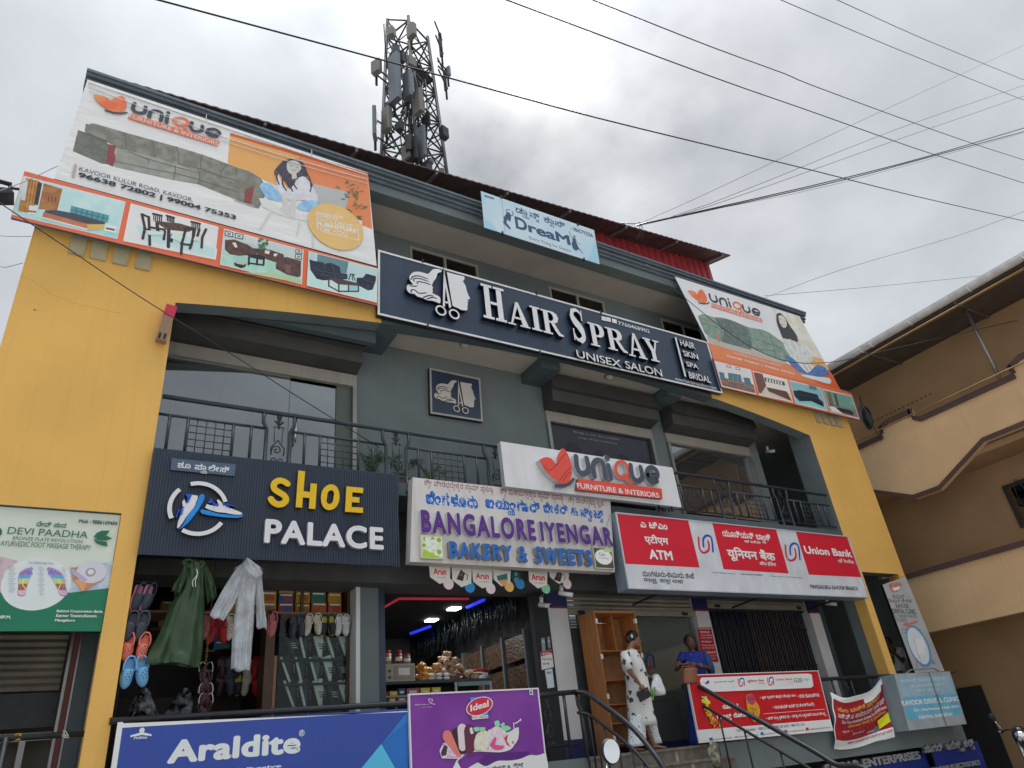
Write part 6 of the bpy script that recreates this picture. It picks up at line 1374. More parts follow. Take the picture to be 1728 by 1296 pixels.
A_.poly(ink(110,112,112),cpts(dc,[(606,708),(614,708),(720,1035),(712,1036)])); A_.stroke(ink(110,112,112),cpts(dc,[(606,710),(640,800),(680,900)]),.012); A_.stroke(ink(60,56,56),cpts(dc,[(660,830),(668,880),(684,905)]),.012); A_.stroke(ink(110,112,112),cpts(dc,[(690,780),(668,860)]),.008)
A_.done()
g = G(); a = P(*dc(742,715),-.1); g.tube([a,a + Vector((.45,.1,.04))],.012,M_black,6); g.build('conduit',db)
g = G(); a = P(*dc(480,720),YDb); c2 = P(*dc(700,700),YDb); g.tube([a + Vector((.1,.1,.02)),a + Vector((.35,.12,.09)),c2 + Vector((-.15,.1,.07)),c2 + Vector((0,.1,.02))],.012,mat('grey_cable',S(130,128,120)),6); g.build('cable_loop',db)
# ---- blue basement signs with raised letters
YE_ = .1
M_bs = mat('royal_blue_board',S(30,52,140,1.1),rough=.45,streak=.15); M_cut = mat('silvery_letter',S(176,180,186),rough=.35,metal=.2,var=.2,vs=6); M_cuts = mat('letter_return_grey',S(120,124,132),rough=.5)
a = P(*gb(515,1205),YE_); b = P(*dc(556,1108),YE_)
bs1 = board_r('basement_shop_sign','blue board with silvery SAGAR ENTERPRISES letters below the ground rail','sign',a.x,b.x - .02,.2,1.2,YE_,.05,M_bs,M_ink)
raised(bs1,'SAGAR ENTERPRISES',dc(-22,1330),dc(548,1190),YE_,.05,M_cut,M_cuts,.05)
a = P(*dc(556,1105),YE_); b = P(*dc(850,1078),YE_)
bs2 = board_r('basement_shop_sign','blue board with raised Kannada letters below the dental lightbox','sign',a.x,b.x,.2,1.27,YE_ - .12,.05,M_bs,M_ink)
raised(bs2,'ಸಾಗರ್ ಇಲೆಕ್ಟ್ರಿಕಲ್ಸ್',dc(598,1228),dc(876,1112),YE_ - .12,.06,M_cut,M_cuts,.04)
raised(bs2,'SAGAR ELECTRICALS',dc(640,1325),dc(918,1245),YE_ - .12,.06,M_cut,M_cuts,.05)
# ---- small notices
def notice(nm,lab,c,q,y,m,texts,d=.012,cat='notice'):
 t = board(nm,lab,cat,cpts(c,q),y,d,m,M_white); A2 = Art(t,y)
 for m_,t_,b2,t2,b_ in texts: A2.text(m_,t_,c(*b2),c(*t2),b_)
 A2.done(); return t
wm = crop(900,990,4.235)
notice('red_notice','tall red printed notice on the white pillar between the glass front and the gate',wm,[(1172,292),(1270,290),(1325,540),(1200,530)],.84,ink(160,30,44),[(wh,'FOR YOUR ATTENTION',(1182,305),(1262,296),.01),(wh,'IMPORTANT',(1195,332),(1258,318),.02),(wh,'Terms and conditions',(1198,352),(1272,340),0),(wh,'of service apply here',(1200,372),(1276,358),0),(wh,'Bank working hours',(1205,402),(1270,385),.02),(wh,'Monday to Saturday',(1208,428),(1292,412),0),(wh,'ten to four only',(1210,446),(1290,430),0),(wh,'PLEASE NOTE',(1226,478),(1300,462),.02),(wh,'holidays as per list',(1222,502),(1308,488),0),(wh,'displayed inside',(1224,522),(1300,508),0)])
bkc = crop(630,940,4.985)
notice('payment_card','white and red payment card stuck on the dark jamb by the bakery, uppermost',bkc,[(1408,800),(1500,775),(1518,925),(1418,950)],.83,ink(206,206,206),[(ink(60,60,66),'Pay here',(1425,872),(1500,848),.02),(ink(60,60,66),'cards',(1428,905),(1480,885),.02)])
A2 = Art(bpy.data.objects['payment_card'],.83); A2.poly(ink(170,40,50),cpts(bkc,[(1408,802),(1500,776),(1505,812),(1412,838)])); A2.text(wh,'ACCEPTED',bkc(1425,828),bkc(1495,803),.02); A2.done('card_header')
notice('payment_card','pale payment card with a blank square below the red headed card by the bakery',bkc,[(1445,950),(1505,938),(1524,1095),(1468,1105)],.83,ink(196,206,214),[(bl_,'PAY',(1462,985),(1500,962),.04)])
notice('door_sticker','small upright grey sticker on the dark jamb above the payment cards, left one',bkc,[(1415,682),(1440,678),(1450,795),(1424,798)],.83,ink(120,140,146),[(wh,'PULL',(1422,720),(1442,700),.01)])
notice('door_sticker','small upright grey sticker on the dark jamb above the payment cards, right one',bkc,[(1466,672),(1484,668),(1494,765),(1474,768)],.83,ink(120,126,130),[(wh,'OPEN',(1470,715),(1486,700),.01)])
for o_ in ('payment_card','payment_card.001','door_sticker','door_sticker.001'): pass
g = G(); a = P(925,1010,.84); b = P(925,1250,.84); g.box(6.86 - .3,6.859,.842,.95,FL,4.15,M_dark); part('dark_jamb',g)
# salon poster in the middle bay: its own board just inside the glass
po = board('hair_poster','dark window poster with KRONE lettering in the middle balcony bay','poster',cpts(fc,[(345,235),(1295,408),(1372,735),(385,580)]),WY + .02,.008,mat('poster_navy',S(34,36,52),rough=.25,var=.2,vs=2),M_ink)
A_ = Art(po,WY + .02); pg_ = ink(140,140,150)
A_.text(pg_,'KRONE',fc(750,402),fc(905,378),0); A_.text(ink(80,80,92),'PROFESSIONAL',fc(755,412),fc(908,425),0); A_.text(pg_,'Brings to you, the complete',fc(652,462),fc(1042,508),.0); A_.text(pg_,'range of hair treatment',fc(690,508),fc(1025,545),.0)
for q,r_ in (((650,610),.24),((870,650),.16),((1080,700),.22)):
 c = P(*fc(*q),WY + .02); A_.wpoly(ink(70,72,90),[(c.x + r_ * math.cos(t),c.z + r_ * .8 * math.sin(t)) for t in [PI * k / 12 for k in range(13)]]); A_.wpoly(ink(44,44,58),[(c.x + (r_ - .012) * math.cos(t),c.z + (r_ - .012) * .8 * math.sin(t)) for t in [PI * k / 12 for k in range(13)]])
A_.done()
# ================================================================== railings, goods, wires
def spiral(cx,cz,r0,r1,a0,a1,y,n=14): return [(cx + (r0 + (r1 - r0) * i / n) * math.cos(math.radians(a0 + (a1 - a0) * i / n)),y,cz + (r0 + (r1 - r0) * i / n) * math.sin(math.radians(a0 + (a1 - a0) * i / n))) for i in range(n + 1)]
def ornament(g,x,z0,z1,y,m):
 h = z1 - z0; s = h / .75; r = .009 * s
 g.tube(spiral(x - .05 * s,z0 + .1 * h,.045 * s,.01,-90,360,y),r,m,5); g.tube(spiral(x + .05 * s,z0 + .1 * h,.045 * s,.01,270,-180,y),r,m,5)
 g.tube(spiral(x - .01 * s,z0 + .3 * h,.07 * s,.012,200,-300,y),r,m,5); g.tube([(x - .08 * s,y,z0 + .2 * h),(x - .09 * s,y,z0 + .34 * h),(x - .04 * s,y,z0 + .42 * h),(x,y,z0 + .5 * h)],r,m,5)
 g.tube([(x + .08 * s,y,z0 + .2 * h),(x + .09 * s,y,z0 + .34 * h),(x + .04 * s,y,z0 + .42 * h),(x,y,z0 + .5 * h)],r,m,5)
 g.tube([(x - .05 * s,y,z0 + .45 * h),(x - .055 * s,y,z0 + .72 * h)],r * .7,m,5); g.tube([(x + .05 * s,y,z0 + .45 * h),(x + .055 * s,y,z0 + .72 * h)],r * .7,m,5)
 for sgn in (-1,1):
  for k,(dx,dz) in enumerate(((.085,.0),(.07,.09),(.03,.17))):
   g.tube([(x,y,z0 + (.74 + .03 * k) * h),(x + sgn * dx * .6 * s,y,z0 + (.76 + .03 * k) * h + dz * .6 * s),(x + sgn * dx * s,y,z0 + (.72 + .03 * k) * h + dz * s)],[.006 * s,.02 * s,.003],m,5,ry=[.004,.006,.003])
 g.tube([(x,y,z0 + .72 * h),(x,y,z0 + .98 * h)],[.014 * s,.004],m,5)
br_ = thing('balcony_railing','dark iron balcony railing with scrollwork panels and square grids on the first floor','railing',(7.45,.05,5.5))
ZT,ZM,ZB,YB_ = 6.345,6.09,5.6,.05
g = G(); g.tube([(X0 + .02,YB_,ZT),(14.15,YB_,ZT - .01)],.032,M_iron,10); g.build('handrail',br_)
g = G(); g.tube([(X0 + .02,YB_,ZB),(14.15,YB_,ZB)],.016,M_iron,6); g.build('bottom_rail',br_)
t0 = .3
for mi_ in range(8):
 t = t0 + 1.73 * mi_
 if t > X0 and t + .32 < 14.2:
  for x,sg_ in ((t,1),(t + .32,-1)):
   g = G(); g.tube([(x - .05 * sg_,YB_,ZT),(x - .05 * sg_,YB_,6.18),(x,YB_,6.08),(x,YB_,5.42),(x,YB_ - .07,5.36)],.026,M_iron,8); g.tube([(x,YB_ - .06,5.36),(x,YB_ - .06,5.33)],.05,M_iron,8); g.build('post',br_)
  g = G(); ornament(g,t + .16,5.56,6.32,YB_,M_black); g.build('scroll_panel',br_)
 xs_ = [t + .52,t + .74,t + 1.30,t + 1.53]
 for x in xs_:
  if X0 < x < 14.15:
   g = G(); g.tube([(x,YB_,ZB),(x,YB_,ZM)],.02,M_iron,8); g.build('baluster',br_)
 a,b = max(X0,t + .34),min(14.15,t + 1.71)
 if b > a: g = G(); g.tube([(a,YB_,ZM),(b,YB_,ZM)],.02,M_iron,8); g.build('mid_rail',br_)
 g0,g1 = t + .74,t + 1.30
 if g0 > X0 and g1 < 14.2:
  for k in range(1,5): g = G(); x = g0 + (g1 - g0) * k / 5; g.tube([(x,YB_,ZB),(x,YB_,ZM)],.007,M_iron,5); g.build('grid_bar',br_)
  for k in range(1,5): g = G(); z = ZB + (ZM - ZB) * k / 5; g.tube([(g0,YB_ + .01,z),(g1,YB_ + .01,z)],.007,M_iron,5); g.build('grid_bar',br_)
 if g0 < X0 < g1:
  for k in range(1,4): g = G(); z = ZB + (ZM - ZB) * k / 4; g.tube([(X0,YB_,z),(g1,YB_,z)],.007,M_iron,5); g.build('grid_bar',br_)
  # ground rails
gr_ = thing('ground_railing','black pipe rail with scroll panel between the left pillar and the steps','railing',(3.5,0,FL))
g = G(); g.tube([(X0 - .02,-.01,2.52),(5.92,-.01,2.55),(6.55,-.01,2.57)],.035,M_black,10); g.build('handrail',gr_)
for x in (1.6,2.7,3.8,4.9,5.6,5.75,6.35):
 g = G(); g.tube([(x,-.01,FL),(x,-.01,2.54)],.024,M_black,8); g.build('post',gr_)
g = G(); g.tube([(X0,-.01,1.9),(6.5,-.01,1.9)],.018,M_black,6); g.build('bottom_rail',gr_)
g = G(); ornament(g,6.05,1.86,2.5,-.01,M_black); g.build('scroll_panel',gr_)
gl2 = thing('ground_railing','twin black pipe rail across the left doorway, tied with yellow string','railing',(-.2,-.02,1.0))
for z,y in ((2.43,.1),(2.03,-.02)):
 a = P(430,1072 if z > 2.2 else 1210,y); g = G(); g.tube([(-2.2,y,z),(.47,y,z)],.03,M_black,8); g.build('rail',gl2)
g = G(); g.tube([(-.2,0,.0),(-.2,0,2.43)],.03,M_black,8); g.build('post',gl2)
dv2 = crop(0,840,2.841)
for q,m_ in ((dv2(325,1080),mat('white_string',S(200,200,190))),(dv2(100,1090),mat('yellow_string',S(220,180,40)))):
 a = P(*q,.1); g = G(); rr = random.Random(int(q[0]))
 for k in range(5): g.tube(smooth([(a.x + rr.uniform(-.035,.035),.1 + rr.uniform(-.035,.0),2.43 + rr.uniform(-.035,.035)) for _ in range(5)],3),.004,m_,5)
 g.build('string_knot',gl2)
 # stair rails, running down towards the street
for xr_,pts,lab in ((6.58,((-.0,2.57),(-.25,2.52),(-.55,2.35),(-1.05,2.04),(-1.4,1.72),(-1.62,1.42),(-1.75,1.0)),'curved black pipe handrail on the left side of the steps'),(8.92,((0,2.57),(-.1,2.55),(-.84,2.12),(-1.9,1.51),(-2.25,1.3),(-2.6,1.25),(-2.95,.95)),'straight black pipe handrail on the right side of the steps')):
 sr = thing('stair_handrail',lab,'handrail',(xr_,-1.2,0),'handrails of the entrance steps')
 c_ = smooth([(xr_,y,z) for y,z in pts],4); g = G(); g.tube(c_,.035,M_black,10); g.build('handrail',sr)
 low = [(xr_,y + .02,z - .27) for x,y,z in c_ if z > .9]; g = G(); g.tube(low,.022,M_black,8); g.build('lower_rail',sr)
 g = G(); g.tube([(xr_,0,2.55),(xr_,-.02,2.4),(xr_ ,-.06,2.32),(xr_,-.06,FL)],.03,M_black,8); g.build('post',sr)
 n = len(low)
 for k in range(2,n - 1,2):
  x,y,z = low[k]; zf = max(0,FL - .185 * max(0,math.ceil((-y - .05) / .3))); g = G(); g.tube([(x,y,zf),(x,y,z)],.014,M_black,6); g.build('baluster',sr)
 if xr_ > 8: g = G(); g.tube([(xr_,0,2.57),(xr_ - .12,.0,2.575),(xr_ - .25,.0,2.56)],.035,M_black,8); g.build('rail_end',sr)
gr3 = thing('ground_railing','black pipe rail behind the loan board right of the steps','railing',(11.5,0,FL))
g = G(); g.tube([(8.95,-.02,2.57),(14.2,-.02,2.57)],.033,M_black,10); g.build('handrail',gr3)
for x in (9.4,10.4,11.4,12.35,12.55,12.9,13.6,14.1): g = G(); g.tube([(x,-.02,FL),(x,-.02,2.56)],.022,M_black,8); g.build('post',gr3)
g = G(); ornament(g,12.75,1.85,2.5,-.02,M_black); g.build('scroll_panel',gr3)
# ---------------- sofit fixings: wall light, cameras
g1c = crop(220,500,4.114)
a = P(*g1c(285,75),-.1); b = P(*g1c(210,315),-.1); wl_ = thing('wall_lamp','long slanted wall lamp with red cap on the left edge of the arch','lamp',tuple(b))
d_ = (a - b); up = d_.normalized(); g = G(); sx = Vector((1,0,0)); ny = up.cross(sx).normalized()
def obox(g,p0,p1,hw,hd,m):
 u = (p1 - p0).normalized(); s = Vector((1,0,0)); s = (s - u * s.dot(u)).normalized(); w = u.cross(s)
 vs = [p + s * (i * hw) + w * (j * hd) for p in (p0,p1) for i,j in ((-1,-1),(1,-1),(1,1),(-1,1))]
 g.raw(vs,[(0,1,5,4),(1,2,6,5),(2,3,7,6),(3,0,4,7),(4,5,6,7),(3,2,1,0)],m)
obox(g,b,b + d_ * .68,.065,.05,mat('lamp_body_tan',S(150,120,96),rough=.4)); g.build('lamp_body',wl_)
g = G(); obox(g,b + d_ * .68,a,.068,.053,mat('lamp_cap_red',S(206,40,76),rough=.4)); g.build('cap',wl_)
g = G()
for s_ in (-.03,.03): obox(g,b + Vector((s_,-.052,.02)),b + d_ * .15 + Vector((s_,-.052,.02)),.014,.004,M_ink)
g.build('vent_slot',wl_)
def cctv(x,y,z,lab,az_=0.0):
 t = thing('security_camera',lab,'camera',(x,y,z)); g = G(); g.tube([(x,y,z),(x,y + .02,z - .1)],.03,M_white,10); g.build('mount',t)
 R = Matrix.Rotation(az_,3,'Z'); v = R @ Vector((.0,-.2,-.06)); g = G(); p = Vector((x,y,z - .13)); g.tube([p - v * .3,p + v * .8],.035,M_white,12); g.tube([p + v * .8,p + v * .83],.03,M_ink,12); g.build('camera_body',t)
a = P(*wm(205,25),.2); cctv(a.x,.2,a.z + .08,'white bullet security camera under the bank sign left corner',.9)
a = P(*wm(60,95),.6); cctv(a.x,.6,a.z + .05,'white security camera on the dark jamb beside the bakery opening',.3)
a = P(*gb(1150,55),.5); cctv(a.x,.5,a.z + .06,'small white security camera above the gate near the right pillar',.4)
a = P(*crop(1100,640,3.927)(755,485),1.0); cctv(a.x,.92,a.z + .12,'small white security camera on the right bay column',.2)
# ---------------- plants on the balcony
M_leaf = mat('palm_leaf_green',S(74,96,62),rough=.5,var=.35,vs=8); M_leaf2 = mat('dry_leaf',S(104,110,76),rough=.6,var=.3)
def plant(x,y,z,n,h,sp,lab,seed,m=M_leaf):
 rr = random.Random(seed); t = thing('potted_plant',lab,'plant',(x,y,z))
 g = G(); g.tube([(x,y,z),(x,y,z + .16)],[.08,.11],mat('clay_pot',S(120,76,56),rough=.8),12); g.build('pot',t)
 for i in range(n):
  a = rr.uniform(0,2 * PI); r_ = rr.uniform(.5,1) * sp; hh = h * rr.uniform(.7,1.1); g = G()
  p = [Vector((x + math.cos(a) * r_ * s,y + math.sin(a) * r_ * s * .6,z + .15 + hh * (1 - (1 - s) ** 1.8) - .25 * hh * s ** 3)) for s in (0,.25,.5,.75,1)]
  g.tube(p,[.005,.005,.004,.003,.002],m,4)
  for k in range(1,5):
   for s_ in (-1,1):
    for j in (0,.5):
     q = p[k - 1].lerp(p[k],j); dv_ = (p[k] - p[k - 1]).normalized(); sd_v = Vector((-math.sin(a),math.cos(a),-.3)).normalized() * s_
     tip = q + sd_v * .12 * h / .5 + dv_ * .1; w = dv_ * .012
     g.face([q - w,q + w,tip],m)
  g.build('frond',t)
g2c = crop(600,540,4.3206)
for q,n,h,sp,lab,sd_ in ((g2c(120,1090),13,.5,.3,'leafy potted palm on the balcony behind the right end of the shoe shop sign',1),(g2c(330,1130),9,.5,.35,'thin potted palm behind the balcony scroll panel over the bakery sign',2),(g2c(550,1150),7,.35,.3,'straggly small plant behind the balcony grid above the bakery sign',3)):
 a = P(*q,.3); plant(a.x,.3,5.5,n,h,sp,lab,sd_,M_leaf if sd_ < 3 else M_leaf2)
g = G(); rr = random.Random(9)
for i in range(2600):
 x = rr.uniform(3.9,6.4); y = rr.uniform(.14,.3); z = 5.5 + rr.uniform(0,.1); a = rr.uniform(0,6.28); l = rr.uniform(.02,.05)
 g.face([(x,y,z),(x + .006,y,z),(x + l * math.cos(a) * .4,y + l * math.sin(a) * .3,z + l)],M_leaf)
struct(g.build('balcony_turf'),'stuff')
# ---------------- shoe shop
ssc = crop(420,930,4.32); scl = crop(190,930,4.32)
sh = thing('display_cabinet','dark wood shop cabinet with glass front full of shoes on slanted shelves','cabinet',(2.9,1.3,FL))
M_wd = mat('dark_shop_wood',S(92,62,44),rough=.5,var=.25,stretch=(5,5,.6),vs=4); M_wd2 = mat('light_edge_wood',S(150,112,80),rough=.5,var=.2)
yc = 1.15
a = P(*ssc(215,600),yc); b = P(*ssc(765,600),yc); zt_ = P(*ssc(400,430),yc).z
g = G(); g.box(a.x - .16,a.x - .04,yc,yc + .3,FL,zt_,M_wd); g.build('door_stile',sh); g = G(); g.box(a.x - .04,a.x,yc - .01,yc + .3,FL,zt_ - .6,M_wd2); g.build('edge_strip',sh)
g = G(); g.box(b.x - .1,b.x,yc,yc + .5,FL,zt_ + .9,M_wd); g.build('door_stile',sh)
g = G(); g.box(a.x,b.x,yc + .55,yc + .6,FL,zt_ + .9,M_dark); g.build('back_board',sh)
levels = [P(*ssc(460,v),yc).z for v in (445,600,785,960,1140)]
for z in levels: g = G(); g.box(X0 + .02 if z == levels[0] else a.x,b.x - .1,yc,yc + .5,z - .025,z,M_wd2 if z == levels[0] else M_dark); g.build('shelf',sh)
g = G(); g.box(X0 + .02,b.x,yc - .03,yc + .02,zt_ + .86,zt_ + .98,mat('pelmet_board',S(112,98,88),rough=.6)); g.build('pelmet',sh)
g = G(); xm = P(*ssc(392,300),yc).x; g.box(xm - .02,xm + .02,yc - .01,yc + .03,levels[0],zt_ + .86,M_wd); g.build('mullion',sh)
g = G(); g.box(a.x + .01,b.x - .11,yc - .02,yc - .012,FL,levels[0] - .03,M_pane); g.build('glass_pane',sh)
g = G(); g.box(X0,3.6,3.2,3.3,FL,4.6,M_dark2); part('shop_back_wall',g)
g = G(); g.box(X0 + .02,a.x - .2,2.2,2.5,FL,3.0,mat('rack_dark_wood',S(60,48,44),rough=.7)); g.build('low_rack',sh)  # low rack in one even dark wood tone
# a trainer, side on
def make_shoe(m_u,m_s,nm,lab,cat='shoe',group=None,stripes=None):
 t = thing(nm,lab,cat,(0,0,0),group)
 def sec(x):
  w = .045 * (1 - .35 * abs(x - .3) ** 2 * 4) if x < .95 else .02
  return w
 xs_ = [0,.06,.2,.35,.5,.65,.8,.92,1.0]; tops = [.095,.11,.105,.10,.085,.065,.05,.038,.015]; wid = [.022,.034,.036,.036,.04,.044,.043,.034,.012]; g = G(); n = 10; vs = []
 for x,tz,w in zip(xs_,tops,wid):
  for k in range(n): th = PI * k / (n - 1); vs.append((x * .28,-w * math.cos(th),.02 + (tz - .02) * math.sin(th) ** .7 if 0 < k < n - 1 else .02))
 g.raw(vs,[(i * n + k,(i + 1) * n + k,(i + 1) * n + k + 1,i * n + k + 1) for i in range(len(xs_) - 1) for k in range(n - 1)],m_u,True); g.face([vs[k] for k in range(n)],m_u); g.build('upper',t)
 g = G(); pts = []
 for x,w in zip(xs_,wid): pts.append((x * .285 - .003,-w - .004))
 pts2 = [(x,-y) for x,y in reversed(pts)]; al = pts + pts2
 g.face([(x,y,.024) for x,y in al],m_s); g.face([(x,y,.0) for x,y in reversed(al)],m_s)
 for (x,y),(x2,y2) in zip(al,al[1:] + al[:1]): g.face([(x,y,0),(x2,y2,0),(x2,y2,.024),(x,y,.024)],m_s)
 g.build('sole',t)
 g = G(); g.tube([(.03,0,.1),(.08,0,.108),(.11,0,.1)],[.02,.026,.016],M_ink,8,ry=[.02,.026,.016]); g.build('collar',t)
 g = G()
 for k in range(4): g.tube([(.13 + k * .022,-.024,.1 - k * .006),(.135 + k * .022,0,.106 - k * .008),(.13 + k * .022,.024,.1 - k * .006)],.0035,M_face if m_u is not M_face else M_ink,5)
 g.build('lace',t)
 if stripes:
  g = G()
  for k in range(3): g.tube([(.12 + k * .025,-.043,.03),(.145 + k * .025,-.036,.08)],.005,stripes,5)
  g.build('stripe',t)
 return t
M_sw = mat('shoe_white',S(222,222,218,1.1),rough=.6); M_sb_ = mat('shoe_black',S(30,30,34),rough=.6); M_sg = mat('shoe_grey',S(90,98,104),rough=.7); M_sn = mat('shoe_navy',S(40,50,70),rough=.6)
kinds = [(M_sb_,M_sw,None,'black'),(M_sw,M_sw,M_ink,'striped white'),(M_sn,M_sw,None,'navy'),(M_sg,M_sw,None,'grey'),(M_sb_,M_sb_,M_sw,'striped black')]
protos = {}
shoes = []
colsx = [ssc(270,0)[0],ssc(375,0)[0],ssc(480,0)[0],ssc(572,0)[0],ssc(660,0)[0]]
rows = [('top',700,[4,0,1,0,1]),('middle',875,[0,2,3,1,4]),('bottom',1050,[0,2,1,4,1])]
posn = ('first','second','third','fourth','fifth')
for rn,vy,ks in rows:
 for ci,k in enumerate(ks):
  q = (colsx[ci] + (-6 if rn == 'middle' else 0),930 + vy / 4.32); a = P(*q,yc + .12)
  lab = '%s trainer on the %s slanted shelf of the shoe cabinet, %s from the left' % (kinds[k][3],rn,posn[ci])
  if k not in protos: o = protos[k] = make_shoe(kinds[k][0],kinds[k][1],'trainer',lab,group='trainers in the glass cabinet',stripes=kinds[k][2])
  else: o = copy_tree(protos[k])
  o['label'] = lab; o.location = (a.x - .04,a.y,a.z + .17); o.rotation_euler = (math.radians(8),math.radians(68 + (ci * 7 + len(rn) * 3) % 9),math.radians(-14 + (ci * 11) % 17)); o.scale = (1.28,1.1,1.28)
  # shoe boxes on the upper shelf
bcol = [mat('box_yellow',S(190,150,40,.9),rough=.6),mat('box_orange',S(180,96,50,.9),rough=.6),mat('box_blue',S(40,90,140),rough=.6),mat('box_teal',S(50,110,100),rough=.6),mat('box_red',S(160,60,60),rough=.6),mat('box_tan',S(140,112,60),rough=.6)]
def cbox(x0,x1,y0,y1,z0,z1,m,nm,lab,cat,group):
 t = thing(nm,lab,cat,((x0 + x1) / 2,y0,z0),group); g = G(); g.box(x0,x1,y0,y1,z0,z1,m); g.build('carton',t)
 g = G(); w,h = x1 - x0,z1 - z0; g.face([(x0 + w * .3,y0 - .002,z0 + h * .15),(x1 - w * .12,y0 - .002,z0 + h * .15),(x1 - w * .12,y0 - .002,z0 + h * .7),(x0 + w * .3,y0 - .002,z0 + h * .7)],bcol[(int(x0 * 37) + int(z0 * 13)) % 6]); g.face([(x0 + w * .1,y0 - .002,z0 + h * .76),(x1 - w * .1,y0 - .002,z0 + h * .76),(x1 - w * .1,y0 - .002,z0 + h * .9),(x0 + w * .1,y0 - .002,z0 + h * .9)],M_sw); g.build('printed_label',t); return t
rr = random.Random(12); cn = ['yellow','orange','blue','teal','red','tan']; colno = 0
x = 1.9
while x < b.x - .25:
 w = .2 + rr.uniform(0,.04); z = levels[0] + .001; nb = 4 + (rr.random() > .5); colno += 1
 for k in range(nb):
  h = .135 + rr.uniform(-.01,.03); ci = rr.choice([0,0,0,1,1,5,2,3,4] if x > 2.5 else [0,5,0,1]); gx = rr.uniform(-.008,.008)
  cbox(x + .005 + gx,x + w - .005 + gx,yc + .04 + rr.uniform(0,.05),yc + .4,z,z + h - .003,bcol[ci],'shoe_box','%s shoe box, %s in the %s stack on the top shelf' % (cn[ci],('lowest','second lowest','middle','fourth','topmost')[k],('leftmost','second','third','fourth','fifth','sixth','rightmost')[min(colno - 1,6)]),'box','shoe boxes on the top shelf')
  z += h
 x += w + .02
 # clogs
def make_clog(m,ms,lab,group):
 t = thing('clog',lab,'clog',(0,0,0),group); g = G(); n = 12
 xs_ = [.1,.13,.17,.21,.245,.265]; hw = [.05,.052,.052,.048,.038,.02]; ht = [.07,.075,.07,.058,.042,.022]; vs = []
 for x,w,h in zip(xs_,hw,ht):
  for k in range(n): th = PI * k / (n - 1); vs.append((x,-w * math.cos(th),.02 + (h) * math.sin(th) ** .8))
 g.raw(vs,[(i * n + k,(i + 1) * n + k,(i + 1) * n + k + 1,i * n + k + 1) for i in range(len(xs_) - 1) for k in range(n - 1)],m,True); g.face([vs[(len(xs_) - 1) * n + k] for k in range(n)],m); g.build('upper',t)
 g = G(); ol = closed([(0,-.025),(.02,-.042),(.09,-.044),(.16,-.055),(.23,-.045),(.272,-.015),(.272,.015),(.23,.045),(.16,.055),(.09,.044),(.02,.042),(0,.025)],2)
 g.face([(x,y,.022) for x,y in ol],ms); g.face([(x,y,-.006) for x,y in reversed(ol)],ms)
 for (x,y),(x2,y2) in zip(ol,ol[1:] + ol[:1]): g.face([(x,y,-.006),(x2,y2,-.006),(x2,y2,.022),(x,y,.022)],ms)
 for (x,y),(x2,y2) in zip(ol,ol[1:] + ol[:1]):
  if x < .13 and x2 < .13: g.face([(x,y,.022),(x2,y2,.022),(x2,y2,.045),(x,y,.045)],m)
 g.build('sole',t)
 g = G(); g.tube(smooth([(.12,-.052,.05),(.05,-.055,.06),(-.01,-.03,.065),(-.02,0,.066),(-.01,.03,.065),(.05,.055,.06),(.12,.052,.05)],3),.009,m,6,ry=.005); g.build('heel_strap',t)
 for x,y,z in ((.15,-.02,.091),(.15,.02,.091),(.175,0,.09),(.175,-.03,.078),(.175,.03,.078),(.2,-.015,.078),(.2,.015,.078),(.222,0,.066),(.13,0,.096)):
  g = G(); g.blob((x,y,z),(.0065,.0065,.004),M_ink,8,4); g.build('vent_hole',t)
 for y in (-.054,.054): g = G(); g.blob((.12,y,.052),(.009,.004,.009),M_sg,8,4); g.build('strap_rivet',t)
 return t
ccol = {'slate and pink': (mat('clog_slate',S(50,62,80),rough=.6),mat('clog_pink',S(200,130,156,1.1),rough=.6)),'grey': (mat('clog_grey',S(70,76,88),rough=.6),) * 2,'coral': (mat('clog_coral',S(226,120,100,1.15),rough=.6),) * 2,'light blue': (mat('clog_blue',S(116,176,222,1.15),rough=.6),) * 2,'pink': (mat('clog_rose',S(196,112,116),rough=.6),) * 2,'red': (mat('clog_red',S(186,36,46),rough=.6),) * 2,'cream': (mat('clog_cream',S(214,206,190,1.1),rough=.6),) * 2,'white': (mat('clog_white',S(210,212,214,1.1),rough=.6),) * 2,'navy and yellow': (mat('clog_navy',S(40,46,60),rough=.6),mat('clog_yel',S(190,180,50),rough=.6)),'maroon': (mat('clog_maroon',S(70,36,52),rough=.5),) * 2}
cpro = {}
def clog(col,q,y,lab,rot,sc=1.0):
 if col not in cpro: o = cpro[col] = make_clog(*ccol[col],lab,'clogs hung at the shoe shop')
 else: o = copy_tree(cpro[col])
 a = P(*q,y); o['label'] = lab; o.location = a; o.rotation_euler = rot; o.scale = (sc,) * 3
D_ = math.radians
hang = lambda r,tw=0: (D_(90),D_(90 + r),D_(tw))
